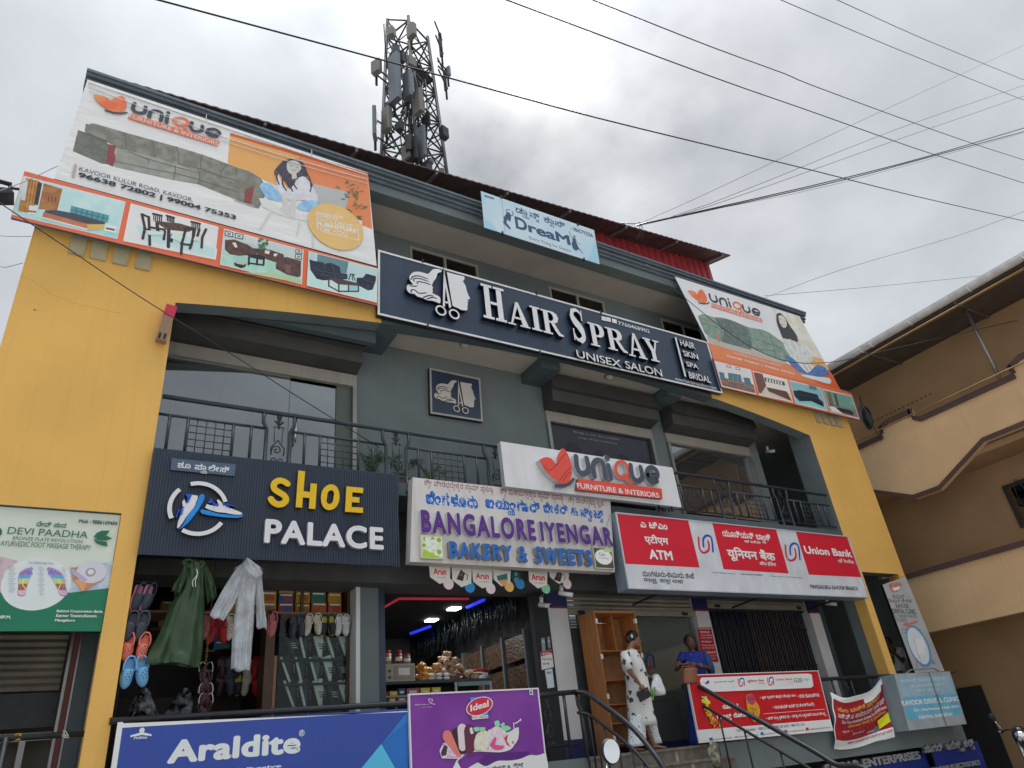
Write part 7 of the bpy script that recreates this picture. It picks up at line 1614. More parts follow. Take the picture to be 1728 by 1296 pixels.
# a clog hangs from its strap: x axis pointing down, top towards the viewer
def hrot(roll,lean=0): return (Matrix.Rotation(D_(roll),3,'Y') @ Matrix(((0,1,0),(0,0,-1),(-1,0,0)))).to_euler() if not lean else (Matrix.Rotation(D_(roll),3,'Y') @ Matrix.Rotation(D_(lean),3,'Z') @ Matrix(((0,1,0),(0,0,-1),(-1,0,0)))).to_euler()
for col,q,r,ln,lab in (('slate and pink',(195,250),8,40,'slate clog with pink sole hanging highest, left one of its pair'),('slate and pink',(268,250),10,45,'slate clog with pink sole hanging highest, right one of its pair'),
('grey',(165,462),10,-12,'grey clog hanging under the slate ones, left one'),('grey',(240,462),8,-8,'grey clog hanging under the slate ones, right one'),
('coral',(140,615),6,-20,'coral clog with charms, left one of the pair'),('coral',(235,615),4,10,'coral clog with charms, right one of the pair'),
('light blue',(120,790),2,15,'light blue clog lowest in the row, left one'),('light blue',(195,785),-14,15,'light blue clog lowest in the row, right one')):
 clog(col,scl(*q),.1,lab,hrot(r,ln),1.08 if col != 'coral' else 1.0)
for k,(x,z) in enumerate(((240,225),)):
 pass
g = G(); a = P(*scl(150,222),.12); b2 = P(*scl(310,222),.12); g.tube([a,(b2.x,.12,a.z)],.006,M_black,5); g.tube([(a.x + .02,.14,a.z - 2.0),(a.x + .02,.14,4.3)],.008,M_black,5); g.tube([(a.x + .02,.14,a.z),(a.x + .02,.12,a.z)],.006,M_black,5); mesh_thing(g,'hanging_rod','thin black rod and cross wire the left clogs hang from','rod')
for col,q,r,ln,lab,y in (('pink',(685,470),0,0,'rose clog with cut-out bars behind the green raincoat edge',.8),('red',(740,505),10,20,'red clog half hidden by the raincoat, left one',.8),('red',(800,500),-8,-20,'red clog beside the white raincoat sleeve, right one',.8),('cream',(858,480),0,0,'cream clog hanging between the two raincoats',.8),('pink',(1155,460),0,30,'rose clog hanging right of the white raincoat',.8)): clog(col,scl(*q),y,lab,hrot(r,ln),1.05)
for col,q,lab,r in (('cream',(436,475),'cream clog on the display shelf, left one',6),('cream',(494,470),'cream clog on the display shelf, right one',-8),('navy and yellow',(548,480),'navy clog with yellow sole on the display shelf, left one',4),('navy and yellow',(596,478),'navy clog with yellow sole on the display shelf, right one',-6),('white',(652,480),'white clog on the display shelf, left one',3),('white',(700,480),'white clog on the display shelf, right one',-3),('grey',(330,480),'grey clog at the left of the display shelf, left one',4),('grey',(378,480),'grey clog at the left of the display shelf, right one',-4)): clog(col,ssc(*q),yc - .08,lab,hrot(r,0),.95)
for k,(x,z) in enumerate(((655,880),(700,890),(640,1100),(690,1105),(650,985),(700,990))): clog('maroon',scl(x,z),.35,'dark maroon clog hanging on the chain, %s row %s one' % (('upper','lowest','middle')[k // 2],('left','right')[k % 2]),hrot(-20 + 40 * (k % 2),0),.9)
for k in range(10): clog(('maroon','grey','navy and yellow','cream','red')[k % 5],scl(790 + 62 * (k % 5),(790,905)[k // 5]),1.7,'clog on the inner wall of the shoe shop, %s row, %s from the left' % (('upper','lower')[k // 5],('first','second','third','fourth','fifth')[k % 5]),hrot(-6 + 5 * (k % 3),0),.95)
for k,(x,y_,n_,c_) in enumerate(((735,720,4,2),(800,720,5,3),(330,560,3,5),(420,560,4,0))):
 a = P(*scl(x,y_),1.9)
 for j in range(n_): cbox(a.x,a.x + .3,1.9,2.1,a.z + j * .12,a.z + j * .12 + .115,bcol[c_],'shoe_box','%s box %s in the %s pile at the back of the shoe shop' % (cn[c_],('lowest','second','third','fourth','highest')[j],('first','second','third','fourth')[k]),'box','boxes at the back of the shoe shop')
 g = G(); g.box(a.x - .1,a.x + .4,1.88,2.2,a.z - .03,a.z - .002,M_wd); g.build('wall_shelf',sh)
 # chain
ch = thing('hanging_chain','brassy link chain hanging in front of the shoe shop rail','chain',tuple(P(*scl(640,1185),.3)))
M_brs = mat('dull_brass',S(150,130,80),rough=.4,metal=.6); a = P(*scl(700,600),.3); b2 = P(*scl(643,1185),.3); nlk = 26
for k in range(nlk):
 c = a.lerp(b2,(k + .5) / nlk); g = G(); l = (a - b2).length / nlk * .66; ax = Vector((1,0,0)) if k % 2 else Vector((0,1,0))
 g.tube([c + ax * (.012 * math.cos(t)) + Vector((0,0,l * math.sin(t))) for t in [2 * PI * j / 10 for j in range(11)]],.0035,M_brs,5,cap=False); g.build('link',ch)
g = G(); g.tube([a,(a.x,.3,4.3)],.004,M_brs,5); g.build('hook_wire',ch)
for z in (830,985,1060):
 for s_ in (-1,1):
  a = P(*scl(680,z),.3); g = G(); g.tube(smooth([(a.x,.3,a.z),(a.x + s_ * .05,.27,a.z + .03),(a.x + s_ * .075,.27,a.z - .03),(a.x + s_ * .07,.27,a.z - .08)],3),.004,M_chrome,5); g.build('hook',ch)
  # plastic-wrapped heap low at the left
g = G(); rr = random.Random(21); M_film = mat('clear_film',S(150,156,164),rough=.12,col2=S(24,24,28),vs=9,c2amt=(.4,.58),bump=.02,bs=14)
a = P(*scl(120,1180),.55); b2 = P(*scl(590,960),.55); nn = 22; vs = []
for j in range(nn + 1):
 for i in range(nn + 1):
  u,v = i / nn,j / nn; vs.append((a.x + (b2.x - a.x) * u,.55 + rr.uniform(-.05,.05) + .12 * math.sin(7 * u) * math.sin(5 * v),1.95 + (b2.z - .05 - 1.95) * v * (.85 + .15 * math.sin(9 * u))))
g.raw(vs,[(j * (nn + 1) + i,j * (nn + 1) + i + 1,(j + 1) * (nn + 1) + i + 1,(j + 1) * (nn + 1) + i) for j in range(nn) for i in range(nn)],M_film,False)
mesh_thing(g,'wrapped_footwear_pack','crumpled clear plastic packs of footwear stacked low at the left of the shoe shop','pack')
# raincoats
def garment(nm,lab,c,outline_l,outline_r,y,m,depth=.09,seed=1,ncol=26,fold=.02,hood=None):
 rr = random.Random(seed); t = thing(nm,lab,'raincoat',tuple(P(*c(*outline_l[-1]),y)))
 def sheet(Lp,Rp,name,yy,dp):
  L2 = smooth(Lp,4); R2 = smooth(Rp,4); g = G(); nr = len(L2); vs = []; ph = [rr.uniform(0,6) for _ in range(8)]
  for side in (0,1):
   for j in range(nr):
    a = P(*c(*L2[j]),yy); b = P(*c(*R2[j]),yy)
    for i in range(ncol + 1):
     u = i / ncol; v = j / nr; bulge = math.sin(PI * u) ** .6 * dp * (1 if side == 0 else -.5)
     w = fold * (math.sin(11 * u + ph[0] + 2.5 * v) + .7 * math.sin(23 * u + ph[1] - 4 * v) + .5 * math.sin(17 * v + 9 * u + ph[2]) + .4 * math.sin(31 * v - 13 * u + ph[3])) * (.3 + v)
     vs.append((a.x + (b.x - a.x) * u,yy - bulge + w * (1 if side == 0 else .5),a.z + (b.z - a.z) * u + .012 * math.sin(9 * u + ph[4]) * v))
  st = nr * (ncol + 1); fs = []
  for s_ in (0,1):
   for j in range(nr - 1):
    for i in range(ncol):
     k = s_ * st + j * (ncol + 1) + i; f = (k,k + ncol + 1,k + ncol + 2,k + 1); fs.append(f if s_ == 0 else f[::-1])
  g.raw(vs,fs,m,True); return g.build(name,t)
 return t,sheet
M_gc = mat('green_pvc',S(50,74,48,1.1),rough=.28,var=.3,vs=7,bump=.012,bs=11);
M_wc = bpy.data.materials.new('translucent_pvc'); M_wc.use_nodes = True; _b = M_wc.node_tree.nodes['Principled BSDF']; _b.inputs['Base Color'].default_value = (.74,.78,.84,1); _b.inputs['Roughness'].default_value = .25; _b.inputs['Alpha'].default_value = .62; MATS['translucent_pvc'] = M_wc
_t = M_wc.node_tree; _n = _t.nodes.new('ShaderNodeTexNoise'); _n.inputs['Scale'].default_value = 7; _n.inputs['Detail'].default_value = 6; _r = _t.nodes.new('ShaderNodeMapRange'); _r.inputs[3].default_value = .12; _r.inputs[4].default_value = .9; _tc_ = _t.nodes.new('ShaderNodeTexCoord'); _t.links.new(_tc_.outputs['Object'],_n.inputs[0]); _t.links.new(_n.outputs[0],_r.inputs[0]); _t.links.new(_r.outputs[0],_b.inputs['Alpha'])
_bp = _t.nodes.new('ShaderNodeBump'); _bp.inputs['Distance'].default_value = .02; _t.links.new(_n.outputs[0],_bp.inputs['Height']); _t.links.new(_bp.outputs[0],_b.inputs['Normal'])
t,sheet = garment('raincoat','long dark green hooded raincoat on a yellow hanger at the shoe shop',scl,[(515,80),(240,820)],[(660,80),(640,840)],.06,M_gc,seed=3)
sheet([(540,95),(512,110),(500,250),(420,400),(340,600),(270,720),(235,815)],[(640,90),(668,105),(672,250),(672,400),(668,560),(655,720),(640,842)],'body_cloth',.06,.1)
sheet([(520,85),(490,170),(450,230),(425,295)],[(560,95),(545,190),(520,260),(500,318)],'sleeve',.02,.06)
sheet([(650,95),(668,180),(672,260),(690,380)],[(680,90),(722,170),(748,260),(755,340)],'sleeve',.03,.05)
g = G(); a = P(*scl(585,90),.03); hp = [P(*scl(*p),.0) for p in ((520,70),(560,60),(610,85),(655,75),(660,100),(620,130),(560,115),(525,95),(520,70))]; g.tube(smooth([tuple(p) for p in hp],3),.028,M_gc,8,cap=False); g.build('hood',t)
g = G()
for dx in (-12,8): g.tube(smooth([tuple(P(*scl(*p),-.06)) for p in ((612,130),(618,170),(595 + dx,220),(600 + dx,262))],3),.005,M_sw,5)
g.build('drawstring',t)
M_hy = mat('yellow_plastic',S(226,180,30,1.1),rough=.4); g = G(); g.tube([tuple(P(*scl(*p),.02)) for p in ((575,82),(608,68),(645,85))],.009,M_hy,6); g.tube(smooth([tuple(P(*scl(*p),.02)) for p in ((608,68),(612,50),(630,45),(640,55))],3),.007,M_hy,6); g.tube([tuple(P(*scl(625,48),.02)),tuple(P(*scl(625,20),.02))],.004,M_black,5); tag(g.build('clothes_hanger'),'yellow plastic hanger holding the green raincoat','hanger')
t,sheet = garment('raincoat','translucent white hooded raincoat hanging right of the green one',scl,[(940,90),(865,865)],[(1050,90),(1005,870)],.06,M_wc,seed=8)
sheet([(930,100),(905,150),(895,260),(900,370),(880,560),(868,720),(862,865)],[(1055,120),(1085,170),(1060,260),(1040,360),(1030,560),(1015,720),(1003,872)],'body_cloth',.06,.09)
sheet([(935,95),(900,130),(800,290),(705,470)],[(960,130),(935,240),(890,370),(808,505)],'sleeve',.03,.05)
sheet([(1040,180),(1045,300),(1050,440),(1047,560)],[(1085,175),(1095,290),(1112,430),(1128,565)],'sleeve',.03,.05)
sheet([(950,75),(940,110),(955,165),(1010,205)],[(985,62),(1050,110),(1092,150),(1082,200)],'hood',-.02,.12)
g = G(); a = P(*scl(1003,62),.05); g.tube([tuple(a),(a.x,.05,a.z + .25)],.005,M_chrome,5); g.tube([(a.x - .18,.06,a.z - .12),tuple(a),(a.x + .18,.06,a.z - .12)],.006,M_chrome,5); tag(g.build('clothes_hanger'),'thin wire hanger holding the white raincoat','hanger')
# ceiling rail the coats hang from
g = G(); g.tube([(X0,.06,4.36),(3.65,.06,4.36)],.012,M_black,6);
for x in (.9,2.2,3.5): g.tube([(x,.06,4.36),(x,.3,4.6)],.01,M_black,5)
mesh_thing(g,'hanging_rail','thin black rail under the shoe shop sign that the raincoats hang from','rail')
# ================================================================== wardrobe, bakery, people, wires, bikes
fl = P(*wm(430,175),.35); fr = P(*wm(725,187),.35); sb2 = PX(*wm(318,208),fl.x)
wx0,wx1,wy0,wy1,wzt = fl.x,fr.x,.35,min(sb2.y,.86),fl.z
wr = thing('wardrobe','tall teak laminate wardrobe without doors standing in front of the bank glass','wardrobe',((wx0 + wx1) / 2,.6,FL))
g = G(); g.box(wx0,wx0 + .022,wy0,wy1,FL,wzt - .025,M_wood); g.build('side_panel',wr); g = G(); g.box(wx1 - .022,wx1,wy0,wy1,FL,wzt - .025,M_wood); g.build('side_panel',wr)
g = G(); g.box(wx0 - .015,wx1 + .015,wy0 - .02,wy1,wzt - .025,wzt,M_wood); g.build('top_panel',wr); g = G(); g.box(wx0 + .022,wx1 - .022,wy1 - .012,wy1,FL + .1,wzt - .03,M_wood2); g.build('back_panel',wr)
for k,v in enumerate((455,665,840,975,1122)):
 z = P(*wm(480 + (v - 455) * .15,v),wy0).z; g = G(); g.box(wx0 + .022,wx1 - .022,wy0 + .01,wy1 - .012,z - .018,z,M_wood); g.build('shelf',wr)
g = G(); xm = (wx0 + wx1) / 2 + .03; g.box(xm,xm + .018,wy0 + .15,wy1 - .013,P(*wm(480,455),wy0).z,wzt - .026,M_wood); g.build('divider',wr)
g = G(); z = P(*wm(450,262),wy0 + .15).z; g.tube([(wx0 + .02,wy0 + .15,z),(xm,wy0 + .15,z)],.012,M_chrome,8); g.build('hanging_rod',wr)
for x_,vs_ in ((wx0 + .02,((445,245),(480,500),(525,785),(565,1085))),(wx1 - .02,((708,245),(750,492)))):
 for q in vs_: z = P(*wm(*q),wy0).z; g = G(); g.box(x_ - .018,x_ + .018,wy0 - .02,wy0 + .03,z - .035,z + .035,M_sw); g.build('hinge',wr)
 # ---- bakery
def em(nm,c,e): return mat(nm,c,emit=e)
bkc = crop(630,940,4.985)
by = 1.5; ct = P(*bkc(200,1046),by).z
cn_ = thing('bakery_counter','glass fronted bakery counter with packets on its shelves','counter',(5.2,by,FL))
g = G(); a = P(*bkc(70,1046),by); b = P(*bkc(995,1015),by); g.box(4.07,b.x,by,by + .5,ct - .04,ct,M_gate); g.build('counter_top',cn_)
g = G(); g.box(4.07,b.x,by + .45,by + .5,FL,ct - .04,M_dark); g.build('back_board',cn_)
xm = P(*bkc(700,1020),by).x
for x in (4.07,xm - .03,b.x - .04): g = G(); g.box(x,x + .04,by + .01,by + .05,FL,ct - .041,M_alu); g.build('frame_post',cn_)
g = G(); g.box(xm + .02,b.x - .045,by,by + .03,ct - .1,ct - .041,mat('pale_teal_frame',S(120,150,150))); g.build('frame_rail',cn_)
for v in (1165,1222):
 z = P(*bkc(200,v),by).z; g = G(); g.box(4.1,xm - .04,by + .02,by + .44,z - .02,z,M_frame); g.build('shelf',cn_)
rr = random.Random(2); pk = [('red',mat('packet_red',S(176,30,36))),('blue',mat('packet_blue',S(50,80,130))),('yellow',mat('packet_yellow',S(210,190,50))),('purple',mat('packet_purple',S(84,50,110))),('pink',mat('packet_pink',S(170,90,110)))]
for r_,v in enumerate((1165,1222)):
 z = P(*bkc(200,v),by).z; x = 4.14
 kq = 0
 while x < xm - .25:
  kq += 1; w = rr.uniform(.1,.22); n_,m_ = rr.choice(pk); h = rr.uniform(.06,.1); t = thing('snack_carton','%s carton, %s from the left on the %s shelf of the bakery counter' % (n_,('first','second','third','fourth','fifth','sixth','seventh','eighth','ninth','tenth','eleventh','twelfth')[min(kq - 1,11)],('upper','lower')[r_]),'carton',(x,by + .05,z),'cartons in the bakery counter')
  g = G(); g.box(x,x + w,by + .06,by + .25,z + .001,z + h,m_); g.build('carton',t); g = G(); g.box(x + w * .2,x + w * .8,by + .056,by + .059,z + h * .35,z + h * .65,M_sw); g.build('printed_label',t); x += w + rr.uniform(.01,.04)
mw = thing('microwave_oven','old cream microwave oven on the bakery counter','oven',(4.35,by,ct)); a = P(*bkc(105,1045),by + .05); b = P(*bkc(348,893),by + .05)
g = G(); g.box(a.x,b.x,by + .05,by + .4,ct + .001,b.z,mat('aged_cream_plastic',S(176,168,146),rough=.5)); g.build('case',mw)
w_ = b.x - a.x; h_ = b.z - ct; g = G(); g.box(a.x + w_ * .3,b.x - w_ * .06,by + .035,by + .049,ct + h_ * .14,b.z - h_ * .12,mat('oven_door',S(150,144,128),rough=.4)); d_ = g.build('door',mw)
g = G(); g.box(a.x + w_ * .42,b.x - w_ * .2,by + .03,by + .0345,ct + h_ * .35,b.z - h_ * .25,M_sw); g.build('taped_paper',d_)
for k in (0.25,.6): g = G(); g.tube([(a.x + w_ * .13,by + .049,ct + h_ * k),(a.x + w_ * .13,by + .03,ct + h_ * k)],.02,M_sg,10); g.build('dial',mw)
for q,r_,h_,m_,lab in (((215,885),.05,.2,mat('jar_red',S(150,40,40)),'tall red capped bottle on the microwave oven'),((285,880),.05,.15,mat('jar_glass',S(120,120,126),rough=.2),'clear sweet jar with white label on the microwave oven'),((120,880),.055,.2,mat('jar_cream',S(170,150,110)),'cream wall canister left above the microwave oven')):
 a = P(*bkc(*q),by + .2); z0 = P(*bkc(240,892),by + .05).z + .001; t = thing('jar',lab,'jar',(a.x,by + .2,z0)); g = G(); g.tube([(a.x,by + .2,z0),(a.x,by + .2,z0 + h_ * .8)],r_,m_,12); g.build('jar_body',t); g = G(); g.tube([(a.x,by + .2,z0 + h_ * .8),(a.x,by + .2,z0 + h_)],r_ * .85,pk[0][1],12); g.build('lid',t); g = G(); g.tube([(a.x,by + .2,z0 + h_ * .25),(a.x,by + .2,z0 + h_ * .55)],r_ * 1.02,M_sw,12); g.build('paper_label',t)
M_sn1 = mat('snack_bag_tan',S(176,138,110),rough=.3,col2=S(206,186,166),vs=16,bump=.006,bs=30); M_sn2 = mat('snack_bag_yellow',S(206,150,60),rough=.3,col2=S(190,130,70),vs=16,bump=.006,bs=30)
a = P(*bkc(480,1000),by + .2); b = P(*bkc(850,1000),by + .2); top = P(*bkc(620,805),by + .2).z; rr = random.Random(4)
for i in range(64):
 t = rr.random(); hmax = (top - ct) * (1 - abs(t - .42) * 1.9) if t < .95 else .05; x = a.x + (b.x - a.x) * t; z = ct + .03 + max(.0,hmax) * rr.random(); g = G(); lump(g,(x,by + .2 + rr.uniform(-.13,.1) * (1 - (z - ct) / .5),z),(rr.uniform(.05,.075),.05,rr.uniform(.03,.05)),M_sn1,i,12,8,.32); mesh_thing(g,'snack_bag','small knotted clear bag of tan snacks heaped on the bakery counter','bag','tan snack bags heaped on the counter')
a = P(*bkc(375,1000),by + .15); b = P(*bkc(520,1000),by + .15)
for i in range(20): g = G(); x = a.x + (b.x - a.x) * rr.random(); lump(g,(x,by + .15 + rr.uniform(-.08,.08),ct + .03 + rr.random() * .2),(.055,.045,.04),M_sn2,i,12,8,.3); mesh_thing(g,'snack_bag','small clear bag of yellow snacks beside the microwave oven','bag','yellow snack bags beside the microwave')
a = P(*bkc(850,1000),by + .1); b = P(*bkc(985,1000),by + .1)
for i in range(6): g = G(); g.tube([((a.x + b.x) / 2 + rr.uniform(-.01,.01),by + .2,ct + .001 + i * .025),((a.x + b.x) / 2,by + .2,ct + .022 + i * .025)],(b.x - a.x) / 2,M_sw if i < 4 else pk[0][1],16); mesh_thing(g,'tray',('lowest','second','third','fourth','second highest','topmost')[i] + ' tray in the pile at the right end of the bakery counter','tray','trays piled on the counter')
a = P(*bkc(470,1020),by); b = P(*bkc(660,975),by)
for i in range(6): g = G(); x = a.x + (b.x - a.x) * (i % 3 + .5) / 3; g.blob((x,by + .06,ct + .03 + .05 * (i // 3)),((b.x - a.x) / 6.3,.05,.026),M_sw,10,6); mesh_thing(g,'rusk_pack','white wrapped roll pack in front of the snack heap on the counter','pack','white roll packs on the counter')
# bakery room
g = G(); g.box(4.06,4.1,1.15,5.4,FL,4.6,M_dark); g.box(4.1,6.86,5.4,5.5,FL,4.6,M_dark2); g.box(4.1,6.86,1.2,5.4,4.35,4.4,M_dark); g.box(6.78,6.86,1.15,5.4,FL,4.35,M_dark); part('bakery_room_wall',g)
bsh = thing('bread_rack','dark wall rack of brown packaged breads along the right side of the bakery','rack',(6.7,3,FL)); M_brd = mat('brown_bread_bags',S(96,74,60),rough=.35,col2=S(50,42,40),vs=22,bump=.01,bs=30)
for i in range(5):
 for j in range(4):
  y0 = 1.3 + i * .72; z0 = FL + .15 + j * .46; g = G(); g.box(6.62,6.779,y0,y0 + .6,z0,z0 + .38,M_brd); g.build('bread_stack',bsh)
 g = G(); g.box(6.58,6.779,1.3 + i * .72 - .09,1.3 + i * .72 - .04,FL,3.7,M_sg); g.build('upright',bsh)
g = G(); rr = random.Random(6)
for i in range(170): y = 1.3 + i * .024; z = 4.3 - rr.uniform(.25,.5); g.tube([(6.5 + rr.uniform(-.1,.1),y,4.34),(6.5 + rr.uniform(-.1,.1),y,z)],.012,mat('hanging_packets',S(40,52,58),rough=.25),4)
struct(g.build('hanging_packet_strips',bsh),'stuff')
M_led = em('blue_led',(.02,.03,.6),.8); M_pl = em('white_panel_light',(1,.97,.92),9.0); M_rl = em('red_led',(.4,.02,.05),.3)
for i,((p0,p1),m_,lab) in enumerate(((((315,640),(480,580)),M_led,'left length of the blue light strip on the bakery ceiling'),(((790,420),(930,356)),M_led,'right length of the blue light strip on the bakery ceiling'),(((60,440),(215,350)),M_rl,'slanting left end of the red light strip above the bakery opening'),(((215,350),(800,352)),M_rl,'long level part of the red light strip above the bakery opening'))):
 y0 = 1.25 if i > 1 else 3.4; a = P(*bkc(*p0),y0); b = P(*bkc(*p1),y0 - .0)
 if i < 2: a = PZ(*bkc(*p0),4.34); b = PZ(*bkc(*p1),4.34)
 g = G(); g.tube([a,b],.02 if i > 1 else .035,m_,6); mesh_thing(g,'light_strip',lab,'light')
for q,lab in (((490,532),'left white panel light on the bakery ceiling'),((678,436),'right white panel light on the bakery ceiling')):
 a = PZ(*bkc(*q),4.34); t = thing('ceiling_light',lab,'light',tuple(a)); g = G(); g.box(a.x - .1,a.x + .1,a.y - .1,a.y + .1,4.33,4.349,M_pl); g.build('diffuser',t)
for x,y,p_ in ((5.4,3.0,14),(5.2,1.9,7)):
 l_ = bpy.data.lights.new('ceiling_lamp_light','AREA'); l_.energy = p_; l_.size = .4; l_.color = (1,.95,.88); o = bpy.data.objects.new('ceiling_lamp_light',l_); COL.objects.link(o); o.location = (x,y,4.25)
hb = board('inner_bakery_sign','faded inner bakery sign half hidden behind the hanging ice cream cards','sign',[bkc(60,150),bkc(1330,175),bkc(1330,300),bkc(60,250)],1.0,.03,mat('inner_sign',S(110,104,98),rough=.5),M_ink)
A_ = Art(hb,1.0)
for bl,tr_,t_,m_ in (((175,182),(450,150),'BANGALORE IY',ink(96,40,60)),((235,238),(570,205),'BAKERY & SWEETS',ink(30,84,130)),((1020,268),(1245,245),'RY & SWEETS',ink(30,84,130)),((1150,222),(1320,190),'IYENGAR',ink(96,40,60))): A_.text(m_,t_,bkc(*bl),bkc(*tr_),.03)
A_.done()
# ---- hanging ice cream cards
fi = 0; M_card = mat('card_white',S(214,212,208,1.2),rough=.45); rd = ink(206,40,50)
for x0,x1,y0,y1,kind in ((200,365,728,880,'a'),(372,528,750,905,'c'),(530,688,760,915,'a'),(690,828,775,900,'i'),(828,905,775,880,'g'),(962,1110,780,915,'a'),(1120,1275,785,880,'c')):
 fi += 1; yf = .0 + .01 * fi; o_ = ('leftmost','second','third','fourth','fifth','sixth','rightmost')[fi - 1]
 t = thing('ice_cream_card','%s card hanging under the bakery sign, %s' % (o_,{'a': 'white with red Arun lettering','c': 'white with brown sweets printed','i': 'white with a teal and orange ice picture','g': 'small dark green'}[kind]),'card',tuple(P(*kc(x0,y0),yf)),'ice cream cards under the bakery sign')
 W_ = x1 - x0; pts = [(x0,y0),(x1,y0 + W_ * .09),(x1 - 5,y1 - 20),(x0 + W_ * .5,y1 + 8),(x0 + 8,y1 - 45)]; q = W2(cpts(kc,pts),yf); g = G(); g.prism(q[::-1],yf,yf + .004,M_card if kind != 'g' else ink(30,76,70)); g.build('card_sheet',t)
 g = G(); c = P(*kc(x0 + W_ * .9,y1 + 8),yf + .012); g.prism([(c.x + .08 * math.cos(k * PI / 9),c.z + .08 * math.sin(k * PI / 9)) for k in range(18)],yf + .008,yf + .012,(ink(226,196,200),ink(36,130,196),ink(226,196,200),ink(226,170,100),ink(36,120,170),ink(120,180,150),ink(206,190,190))[fi - 1]); g.build('round_tab',t)
 A_ = Art(t,yf); cx_,cy_ = x0 + W_ * .5,(y0 + y1) / 2
 if kind == 'a': A_.text(rd,'Arun',kc(cx_ - 48,cy_ + 12),kc(cx_ + 48,cy_ - 32),.035); A_.text(ink(90,90,90),'ICE CREAMS',kc(cx_ - 22,cy_ + 38),kc(cx_ + 50,cy_ + 32),.0)
 elif kind == 'c': A_.poly(ink(64,44,40),cpts(kc,[(cx_ - 40,cy_ + 25),(cx_ - 5,cy_ - 50),(cx_ + 25,cy_ - 20),(cx_ + 10,cy_ + 40)])); A_.poly(ink(110,80,70),cpts(kc,[(cx_ - 20,cy_),(cx_ + 5,cy_ - 35),(cx_ + 14,cy_ + 5)])); A_.stroke(ink(64,44,40),cpts(kc,[(cx_ + 25,cy_ - 20),(cx_ + 48,cy_ - 5),(cx_ + 40,cy_ + 30)]),.012)
 elif kind == 'i': A_.poly(ink(50,110,110),cpts(kc,[(cx_ - 40,cy_ - 10),(cx_ + 40,cy_ - 30),(cx_ + 45,cy_ + 15),(cx_ - 30,cy_ + 25)])); A_.poly(ink(226,150,90),cpts(kc,[(cx_ - 30,cy_ + 25),(cx_ + 45,cy_ + 15),(cx_ + 40,cy_ + 60),(cx_ + 5,cy_ + 65)]))
 else: A_.disc(ink(90,150,130),kc(cx_,cy_ - 15),.03,12); A_.disc(ink(60,120,170),kc(cx_ + 5,cy_ + 35),.05,12)
 A_.done(); g = G(); a = P(*kc(x0 + W_ * .5,y0),yf); g.tube([a,(a.x,.02,a.z + .2)],.003,M_black,4); g.build('string',t)
 # ---- people
def remesh(g,name,m,vox,parent):
 o = g.build(name,parent); md = o.modifiers.new('r','REMESH'); md.mode = 'VOXEL'; md.voxel_size = vox; md2 = o.modifiers.new('s','SMOOTH'); md2.iterations = 3; md2.factor = .5
 me = evaluated(o); o.modifiers.clear(); o.data = me; me.materials.clear(); me.materials.append(m)
 for p in me.polygons: p.use_smooth = True; p.material_index = 0
 return o
def hand(g,w,d,side,m,curl=.9):
 d = Vector(d).normalized(); s = Vector(side); s = (s - d * s.dot(d)).normalized(); n = d.cross(s); w = Vector(w)
 g.tube([w - d * .03,w,w + d * .04,w + d * .085],[.02,.022,.035,.036],m,10,ry=[.019,.016,.015,.013])
 for k,(o_,l) in enumerate(((-.028,.066),(-.0095,.076),(.0095,.07),(.028,.055))):
  b = w + d * .08 + s * o_; c1,c2 = curl * .55,curl * 1.25; p1 = b + (d * math.cos(c1) + n * math.sin(c1)) * l * .5; p2 = p1 + (d * math.cos(c2) + n * math.sin(c2)) * l * .32; p3 = p2 + (d * math.cos(c2 + .4) + n * math.sin(c2 + .4)) * l * .25
  g.tube([b - d * .02,b,p1,p2,p3],[.009,.0092,.0088,.0082,.0065],m,7)
 b = w + d * .03 - s * .03; g.tube([b,b - s * .022 + d * .022 + n * .008,b - s * .022 + d * .05 + n * .022],[.012,.0105,.008],m,7)
def rings(rows,c,y,m,dr=.6,n=20,rip=0.0,ph=0.0):
 g = G(); vs = []; rows = smooth(rows,3)
 for j,(v,l,r) in enumerate(rows):
  a = P(*c(l,v),y); b = P(*c(r,v),y); hw = (b.x - a.x) / 2; z = (a.z + b.z) / 2; cx_ = (a.x + b.x) / 2; hw /= math.sqrt(1 + (dr * cx_ / (9 + y)) ** 2)
  for i in range(n):
   t = 2 * PI * i / n; k = 1 + rip * math.sin(6 * t + ph + j * .1) * min(1,j / len(rows) * 1.4); vs.append((cx_ + hw * k * math.cos(t),y + hw * dr * k * math.sin(t),z))
 nr = len(rows); fs = [(j * n + i,(j + 1) * n + i,(j + 1) * n + (i + 1) % n,j * n + (i + 1) % n) for j in range(nr - 1) for i in range(n)] + [tuple(range(n))[::-1][::-1],tuple((nr - 1) * n + i for i in reversed(range(n)))]
 g.raw(vs,fs,m,True); return g
def head(g,c,r,f,m):
 f = Vector(f).normalized(); s = f.cross(Vector((0,0,1))).normalized(); R = Matrix((f,s,Vector((0,0,1)))).transposed(); c = Vector(c)
 g.blob(c,(r * .92,r * .76,r * 1.12),m,16,12,R); g.blob(c + f * r * .28 - Vector((0,0,r * .55)),(r * .55,r * .52,r * .55),m,12,8,R)
 g.tube([c + f * r * .86 + Vector((0,0,r * .12)),c + f * r * 1.1 - Vector((0,0,r * .2)),c + f * r * .88 - Vector((0,0,r * .28))],[r * .08,r * .16,r * .12],m,7)
 g.tube([c + f * r * .8 - Vector((0,0,r * .52)) + s * r * .22,c + f * r * .92 - Vector((0,0,r * .5)),c + f * r * .8 - Vector((0,0,r * .52)) - s * r * .22],r * .075,m,6)
 for k in (-1,1): g.blob(c + s * k * r * .76 - Vector((0,0,r * .08)),(r * .14,r * .07,r * .22),m,8,6,R)
 return f,s
